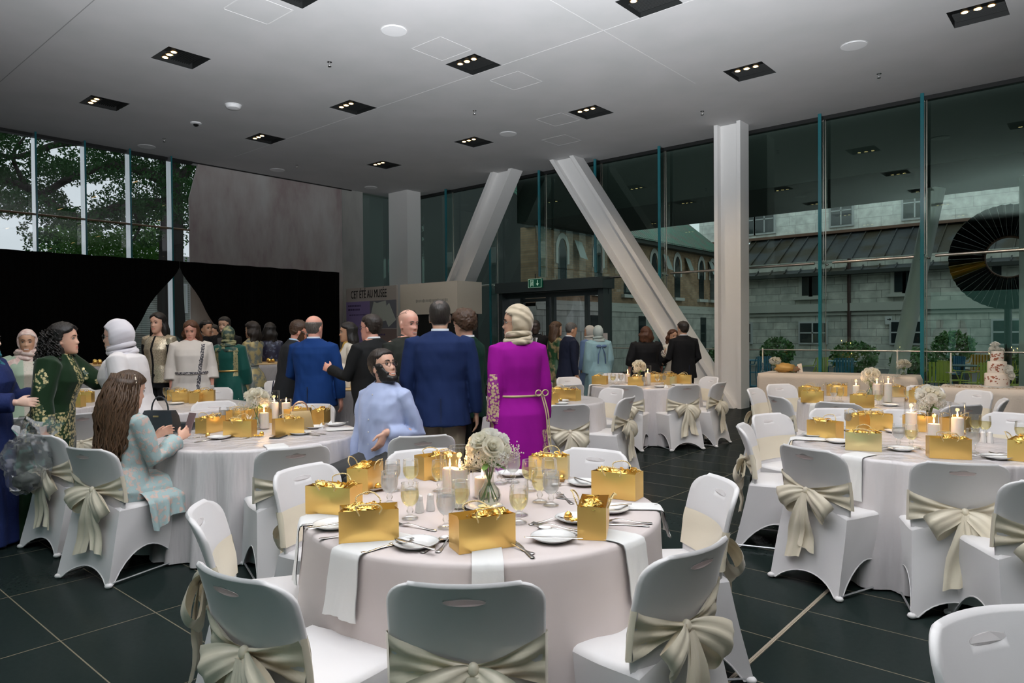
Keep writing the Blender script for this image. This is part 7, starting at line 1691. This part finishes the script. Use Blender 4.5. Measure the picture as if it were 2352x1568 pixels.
def gz(c):
    for a in (aR, aL):
        for p0, p1, t0, t1 in ((a[0], a[1], .18, .80), (a[1], a[2], .0, .82)):
            ax = (p1 - p0); L_ = ax.length; ax = ax / L_; t = (c - p0).dot(ax) / L_; rad = c - p0 - ax * (t * L_)
            if rad.length < .12 and t0 < t < t1 and abs(c.x) > .09:
                lat = Vector((-ax.z, 0, ax.x)) if False else ax.cross(Vector((1, 0, 0))).normalized(); q = abs(rad.dot(lat))
                if p0 is a[1] and t > .62: return 1
                if q < .050 * math.sin(PI * min(max((t - t0) / (t1 - t0), 0), 1)) ** .7 + .004 * math.sin(t * 40): return 1
    if .78 < c.z < 1.0 and (c.z < .86 or abs(c.y) > .07): return 1
    return 1 if abs(c.x) < .05 and c.y > 0 and c.z > .7 else 0
zone(g, [M_VEL, M_EMB], gz)
T = P.HT; m = hairm(HC['black'], 'curls'); o = hair_cap(T, P.b, m, mask_part, .022, 3, .010, freq=9); b = MB(); rnd = random.Random(31)
for k in range(420):
    a = rnd.uniform(PI * .85, PI * 2.15); z = rnd.uniform(-.30, .10); r = (.10 + .05 * sstep(.1, -.12, z)) * rnd.uniform(.7, 1.08); c = Vector((r * .95 * math.cos(a), -.055 + r * 1.05 * math.sin(a), z)); ph = rnd.uniform(0, 6); s_ = rnd.uniform(.008, .013)
    b.tube([T @ (c + Vector((s_ * math.cos(ph + i * 1.3), s_ * math.sin(ph + i * 1.3), -.010 * i))) for i in range(7)], [.0055] * 6 + [.003], 4)
b.build('hair_curls', m, o, ang=0); b = MB(); crumple(b, T @ Vector((0, -.07, -.10)), (.105, .09, .19), 3, amp=.25, f=5); b.build('hair_mass', m, o, ang=0)
b = MB(); P.shoes((.4, .3, .12))
# others at the left edge
P = Person('woman in navy blue gown and teal headscarf at the left edge, hands clasped', -34, 744, 5.05, -78, 'f', 'pale', wide=1.2, armR=((.16, .25, -1), (-.12, .95, .0)), armL=((.14, .35, -.95), (-.10, .95, .0)), voxel=.0056)
P.body(hair_c=hairm(HC['dark'], 'dark')); P.gown(cloth_m('navy_lace', (.010, .018, .075), .75, bump=(60, .5, .006)), flare=.27, inf=.03, sl=(.080, .080, .075), end=.9, wr=.01); P.hijab(cloth_m('teal_scarf', (.03, .14, .18), .7)); P.shoes((.4, .4, .42))
P = Person('woman in mint green embroidered gown and pale pink headscarf at far left', 62, 758, 6.5, -142, 'f', 'tan', wide=1.15, hyaw=-8, armR='down', armL='relax', voxel=.008)
P.body(smile=True, hair_c=hairm(HC['dark'], 'dark')); M_MINT = cloth_m('mint', (.26, .33, .25), .6); g = P.gown(M_MINT, flare=.28, inf=.03, sl=(.080, .085, .085), end=.9); zone(g, [M_MINT, pattern('mint_work', (.24, .30, .23), (.40, .36, .30), 50, .1, .3, .2, .5, 'f1')], lambda c: 1 if (abs(c.x) < .04 and c.y > 0) or (abs(c.x) > .16 and 1.24 < c.z < 1.36) else 0); P.hijab(pattern('pink_lace_scarf', (.50, .34, .30), (.62, .50, .45), 30, .4, .6, 0, .7), chest=1.22)
# guests by the entrance
P = Person('black man in black suit and tie facing us at the entrance', 1230, 735, 12.0, 168, 'm', 'dark', voxel=.010)
P.body(hair_c=hairm(HC['black'], 'black')); P.hair('buzz', HC['black'], 'black', 3); P.suit(BLK, BLK, (.45, .46, .5), tie=BLK)
P = Person('long haired woman in green and gold dress holding flowers at the entrance', 1278, 739, 11.6, -66, 'f', 'olive', armR='hold', armL='bent', voxel=.010)
P.body(hair_c=hairm(HC['chestnut'], 'chestnut')); P.hair('long', HC['chestnut'], 'chestnut', 5, .36); P.gown(pattern('green_gold_dress', (.012, .06, .02), (.28, .20, .10), 9, .45, .6, .1, .5), flare=.24)
P = Person('grey cropped man in dark suit bowing slightly to the right at the entrance', 1312, 740, 10.9, -70, 'm', 'tan', lean=5, hpitch=-14, armR='down', armL='down', voxel=.008)
P.body(smile=True, hair_c=hairm(HC['grey'], 'grey')); P.hair('buzz', (.07, .065, .06), 'greycrop', 3); P.suit(NAVY, BLK, (.7, .7, .72))
M_LB = cloth_m('powder_blue', (.25, .40, .44), .6); M_LB2 = cloth_m('slate_blue', (.10, .16, .28), .6); M_CRM = cloth_m('pale_scarf', (.46, .44, .40), .7)
P = Person('woman in slate blue gown and cream headscarf left of the powder blue one', 1353, 748, 12.4, 40, 'f', 'tan', hyaw=25, armR='down', armL='down', voxel=.010)
P.body(hair_c=hairm(HC['dark'], 'dark')); P.gown(M_LB2, flare=.26, inf=.03, sl=(.08, .085, .085), end=.92); P.hijab(M_CRM, chest=1.05, back=1.05)
P = Person('woman in powder blue gown and pale headscarf seen from behind at the entrance', 1373, 748, 11.6, 14, 'f', 'tan', wide=1.05, armR='relax', armL='down', voxel=.010)
P.body(eyes=False); g = P.gown(M_LB, flare=.29, inf=.04, sl=(.09, .095, .095), end=.92); P.hijab(cloth_m('ice_scarf', (.40, .46, .44), .7), chest=1.30, back=1.32); b = MB()
for s_ in (-1, 1): b.ell((s_ * .05, -.165, 1.36), (.05, .018, .025)); b.tube([(s_ * .01, -.165, 1.35), (s_ * .06, -.18, 1.22), (s_ * .07, -.18, 1.05)], [.012, .022, .026], 8, flat=.3)
P.item(b, 'ribbon_bow', M_LB2)
P = Person('auburn haired woman in black blouse seen from behind before the glass', 1483, 751, 11.5, 2, 'f', 'pink', wide=1.35, armR=((.3, .0, -1), (.0, .3, -.9)), armL=((.3, .0, -1), (.0, .3, -.9)), voxel=.010)
P.body(eyes=False); P.hair('long', HC['auburn'], 'auburn', 5, .14, vol=1.12); P.gown(cloth_m('black', BLK), flare=.27, inf=.04, sl=(.085, .085, .09), end=.35)
P = Person('dark haired man in black suit with his back to us before the strut', 1568, 738, 11.0, 18, 'm', 'olive', wide=1.08, hyaw=14, armL=((.25, .12, -1), (-.2, .8, -.2)), armR=((.25, -.1, -1), (-.4, .5, -.5)), voxel=.008)
P.body(hair_c=hairm(HC['dark'], 'dark')); P.hair('short', HC['dark'], 'dark', 9); P.suit(BLK, BLK, (.55, .58, .62))
P = Person('woman in pale dress half hidden by the black suit, white flower at her wrist', 1546, 757, 11.5, 165, 'f', 'tan', hyaw=30, armR=((.1, .0, -1), (-.1, .6, .6)), armL='down', voxel=.010)
P.body(hair_c=hairm(HC['auburn'], 'auburn')); P.hair('long', HC['auburn'], 'auburn', 2, .15); P.gown(cloth_m('ivory', (.6, .55, .5)), flare=.24); b = MB(); petal_ball(b, P.arms[1][2] + Vector((0, .02, .0)), (.06, .06, .06), 40, .02, random.Random(3)); P.item(b, 'wrist_flower', M_PETW, 0)
# girl on the chair
cz = GIRLCHAIR.rotation_euler.z; f = Vector((-math.sin(cz), math.cos(cz), 0)); base = GIRLCHAIR.location - f * .01
P = Person('girl with long wavy brown hair in pale floral dress seated at the left', None, 0, 0, 0, 'f', 'light', H=1.62, rz=cz - Rd(6), base=base, sit=.53, lean=2, hpitch=-10, hyaw=-4, armR=((.14, .30, -.95), (-.18, .85, .42)), armL=((.14, .30, -.95), (-.2, .85, .4)), voxel=.0056)
P.body(hair_c=hairm(HC['chestnut'], 'chestnut')); P.hair('long', (.040, .021, .010), 'longbrown', 21, .43, vol=1.16, strands=150)
M_FLO = pattern('floral', (.27, .36, .36), (.46, .34, .29), 34, .52, .62, 0, .7); b = MB(); rr = P.tor(.016, .8, 1.41); b.loft(P.rings(rr + [(1.45, .08, .07, -.014)])); P.sleeve(b, .064, .060, .066, .86, puff=.006)
hp, kn, an = P.legs[1]; hz = hp.z
for (a, r0, r1) in (((0, -.02, hz + .02), .17, .16),): b.tube([(0, -.02, hz - .0), (0, .15, hz + .01), (0, .32, hz + .0), (0, .44, hz - .02)], [(.19, .12), (.21, .115), (.21, .105), (.19, .09)], 22)
b.tube([(0, .44, hz - .02), (0, .47, hz - .15), (0, .47, hz - .30)], [(.19, .09), (.20, .10), (.21, .11)], 22)
o = remesh(b, 'dress', M_FLO, .0085, 2, P.root, (.010, 11, 6), 3)
b = MB(); P2 = []
for i in range(14):
    t = i / 13; row = []
    for k in range(26):
        u = k / 25; y = .02 + .40 * u; row.append((.17 + .105 * min(t * 3, 1) + .030 * t + .022 * t * math.sin(u * 26), y - .03 + .03 * (t - .5) * math.cos(u * 9), hz - .015 + .03 * (1 - t) - (.21 + .05 * math.sin(u * 7 + 1)) * max(t - .15, 0)))
    P2.append(row)
b.grid(P2); b.grid([[(p[0] - .004, p[1], p[2]) for p in r] for r in P2]); b.build('skirt_ruffle', M_FLO, o, ang=0)
b = MB(); P.shoes((.6, .58, .55)); ph = P.arms[1][2] + P.arms[1][3] * .10; b = MB(); b.box((0, 0, 0), (.072, .008, .145), bev=.003, M=Matrix.Translation(ph + Vector((-.03, .03, .05))) @ Matrix.Rotation(Rd(-20), 4, 'X'))
ph_o = P.root.matrix_basis @ (ph + Vector((-.03, .03, .05))); t = empty('smartphone', 'smartphone held by the girl in floral dress', 'phone', ph_o, P.root.rotation_euler.z); b = MB(); b.box((0, 0, 0), (.072, .008, .145), bev=.003); x = b.build('case', mat('phone_case', (.12, .08, .08), .3), t); x.rotation_euler = (Rd(-20), 0, 0)
b = MB(); b.box((0, 0, 0), (.02, .008, .07), bev=.003, M=P.HT @ Matrix.Translation((.085, -.02, .09)) @ Matrix.Rotation(Rd(-35), 4, 'Y')); P.item(b, 'hair_clip', mat('ivory_clip', (.7, .6, .48), .4))
# black handbag hanging from the white blouse arm
p = ond(368, 972, 5.35); t = empty('handbag', 'black leather handbag held by the woman in white headscarf', 'handbag', (p.x, p.y, p.z - .105), YAW - .15)
b = MB(); b.loft([[(x * w, y * d, z) for x, y in ((-1, -1), (1, -1), (1, 1), (-1, 1))] for w, d, z in ((.150, .055, 0), (.152, .058, .02), (.128, .045, .16), (.112, .030, .205))]); b.build('bag_body', mat('black_leather', (.010, .014, .018), .45, bump=(90, .2, .003)), t, ang=20)
b = MB(); b.tube([(-.07 + .0, 0, .20)] + [(.07 * math.cos(a), 0, .20 + .11 * math.sin(a)) for a in np.linspace(PI, 0, 12)] + [(.07, 0, .20)], .006, 8); b.build('bag_handle', mat('black_leather', (.01, .01, .01)), t)
b = MB(); b.box((0, -.052, .165), (.045, .004, .012)); b.build('metal_plate', mat('gold_plate', (.6, .42, .2), .3, metal=.9), t, smooth=False)
p = ond(415, 965, 5.6); t = empty('clutch_bag', 'small black clutch lying behind the black handbag', 'bag', (p.x, p.y, Z_T + .001), YAW); b = MB(); b.box((0, 0, .03), (.20, .10, .06), bev=.012); b.build('bag_body', mat('black_leather', (.01, .01, .01)), t)
# plastic bag over the second chair
p = onz(84, 1000, .82); t = empty('plastic_bag', 'crumpled clear plastic bag of gifts hung over the chair beside the girl', 'plastic bag', (p.x, p.y, .44), YAW)
M_PLA = thin_glass('clear_plastic', (.97, .975, .98), 1.5, .10, 1.5, frost=.14, fcol=(.8, .8, .82), cap=.5); b = MB(); crumple(b, (-.04, -.05, .19), (.17, .10, .19), 7, amp=.24, f=1.9, nu=26, nv=34)
b.grid([[Vector((-.02 + .10 * u + .05 * v * u, -.02, .36 + .14 * v + .03 * math.sin(u * 5 + v * 3))) + Vector((0, .03 * math.sin(v * 6 + u * 4), 0)) for u in np.linspace(-1, 1.6, 10)] for v in np.linspace(0, 1, 6)]); b.build('plastic_film', M_PLA, t, ang=20)
b = MB(); crumple(b, (-.05, -.04, .07), (.08, .05, .055), 5, amp=.5); b.build('contents', mat('dark_contents', (.10, .11, .10), .5, var=(14, (.32, .32, .30), .5, .7)), t, ang=0)
# ------------------------------------------------------------------ light
w = bpy.data.worlds.new('overcast_dusk'); sc.world = w; w.use_nodes = True
bg = w.node_tree.nodes['Background']; bg.inputs[0].default_value = (.68, .74, .79, 1); bg.inputs[1].default_value = 1.0
def spot(name, loc, target, power, ang, blend, col, rad):
    d = bpy.data.lights.new(name, 'SPOT'); d.energy = power; d.spot_size = Rd(ang); d.spot_blend = blend; d.color = col; d.shadow_soft_size = rad
    o = bpy.data.objects.new(name, d); C.objects.link(o); o.location = loc
    o.rotation_euler = (Vector(target) - Vector(loc)).to_track_quat('-Z', 'Y').to_euler(); return o
# the photographer's flash, turned up to the ceiling
spot('bounce_flash', (.15, .05, 1.75), (-1.25, 1.55, CEIL), 14500, 122, .85, (.93, .96, 1), .06)
for i, (x, y) in enumerate(DOWN):
    if x < 3 and y > 0:
        near = 7 < y < 8 and -6 < x < 0
        far = y > 9 and -9 < x < 0
        spot('downlight_beam', (x + .02, y - .17, CEIL + .02), (x + .02, y - .17 + (.9 if far else 1.3 if near else 0), 0), 430 if far else 300 if near else 230 if x < -5 else 85, 120, .9, (1, .78, .56) if far else (1, .83, .66), .05)
for p, tb in CANDLES:
    d = bpy.data.lights.new('candle_glow', 'POINT'); d.energy = .55; d.color = (1, .52, .18); d.shadow_soft_size = .012
    o = bpy.data.objects.new('candle_glow', d); C.objects.link(o); o.location = p + Vector((0, 0, .02))
sc.view_settings.view_transform = 'Standard'; sc.view_settings.look = 'None'; sc.view_settings.gamma = 1; sc.view_settings.exposure = 0
sc.view_settings.use_curve_mapping = False
cy = sc.cycles
cy.use_denoising = True
cy.max_bounces = 8; cy.diffuse_bounces = 4; cy.glossy_bounces = 4; cy.transmission_bounces = 6; cy.transparent_max_bounces = 32
cy.sample_clamp_indirect = 4; cy.caustics_reflective = False; cy.caustics_refractive = False
label_all()
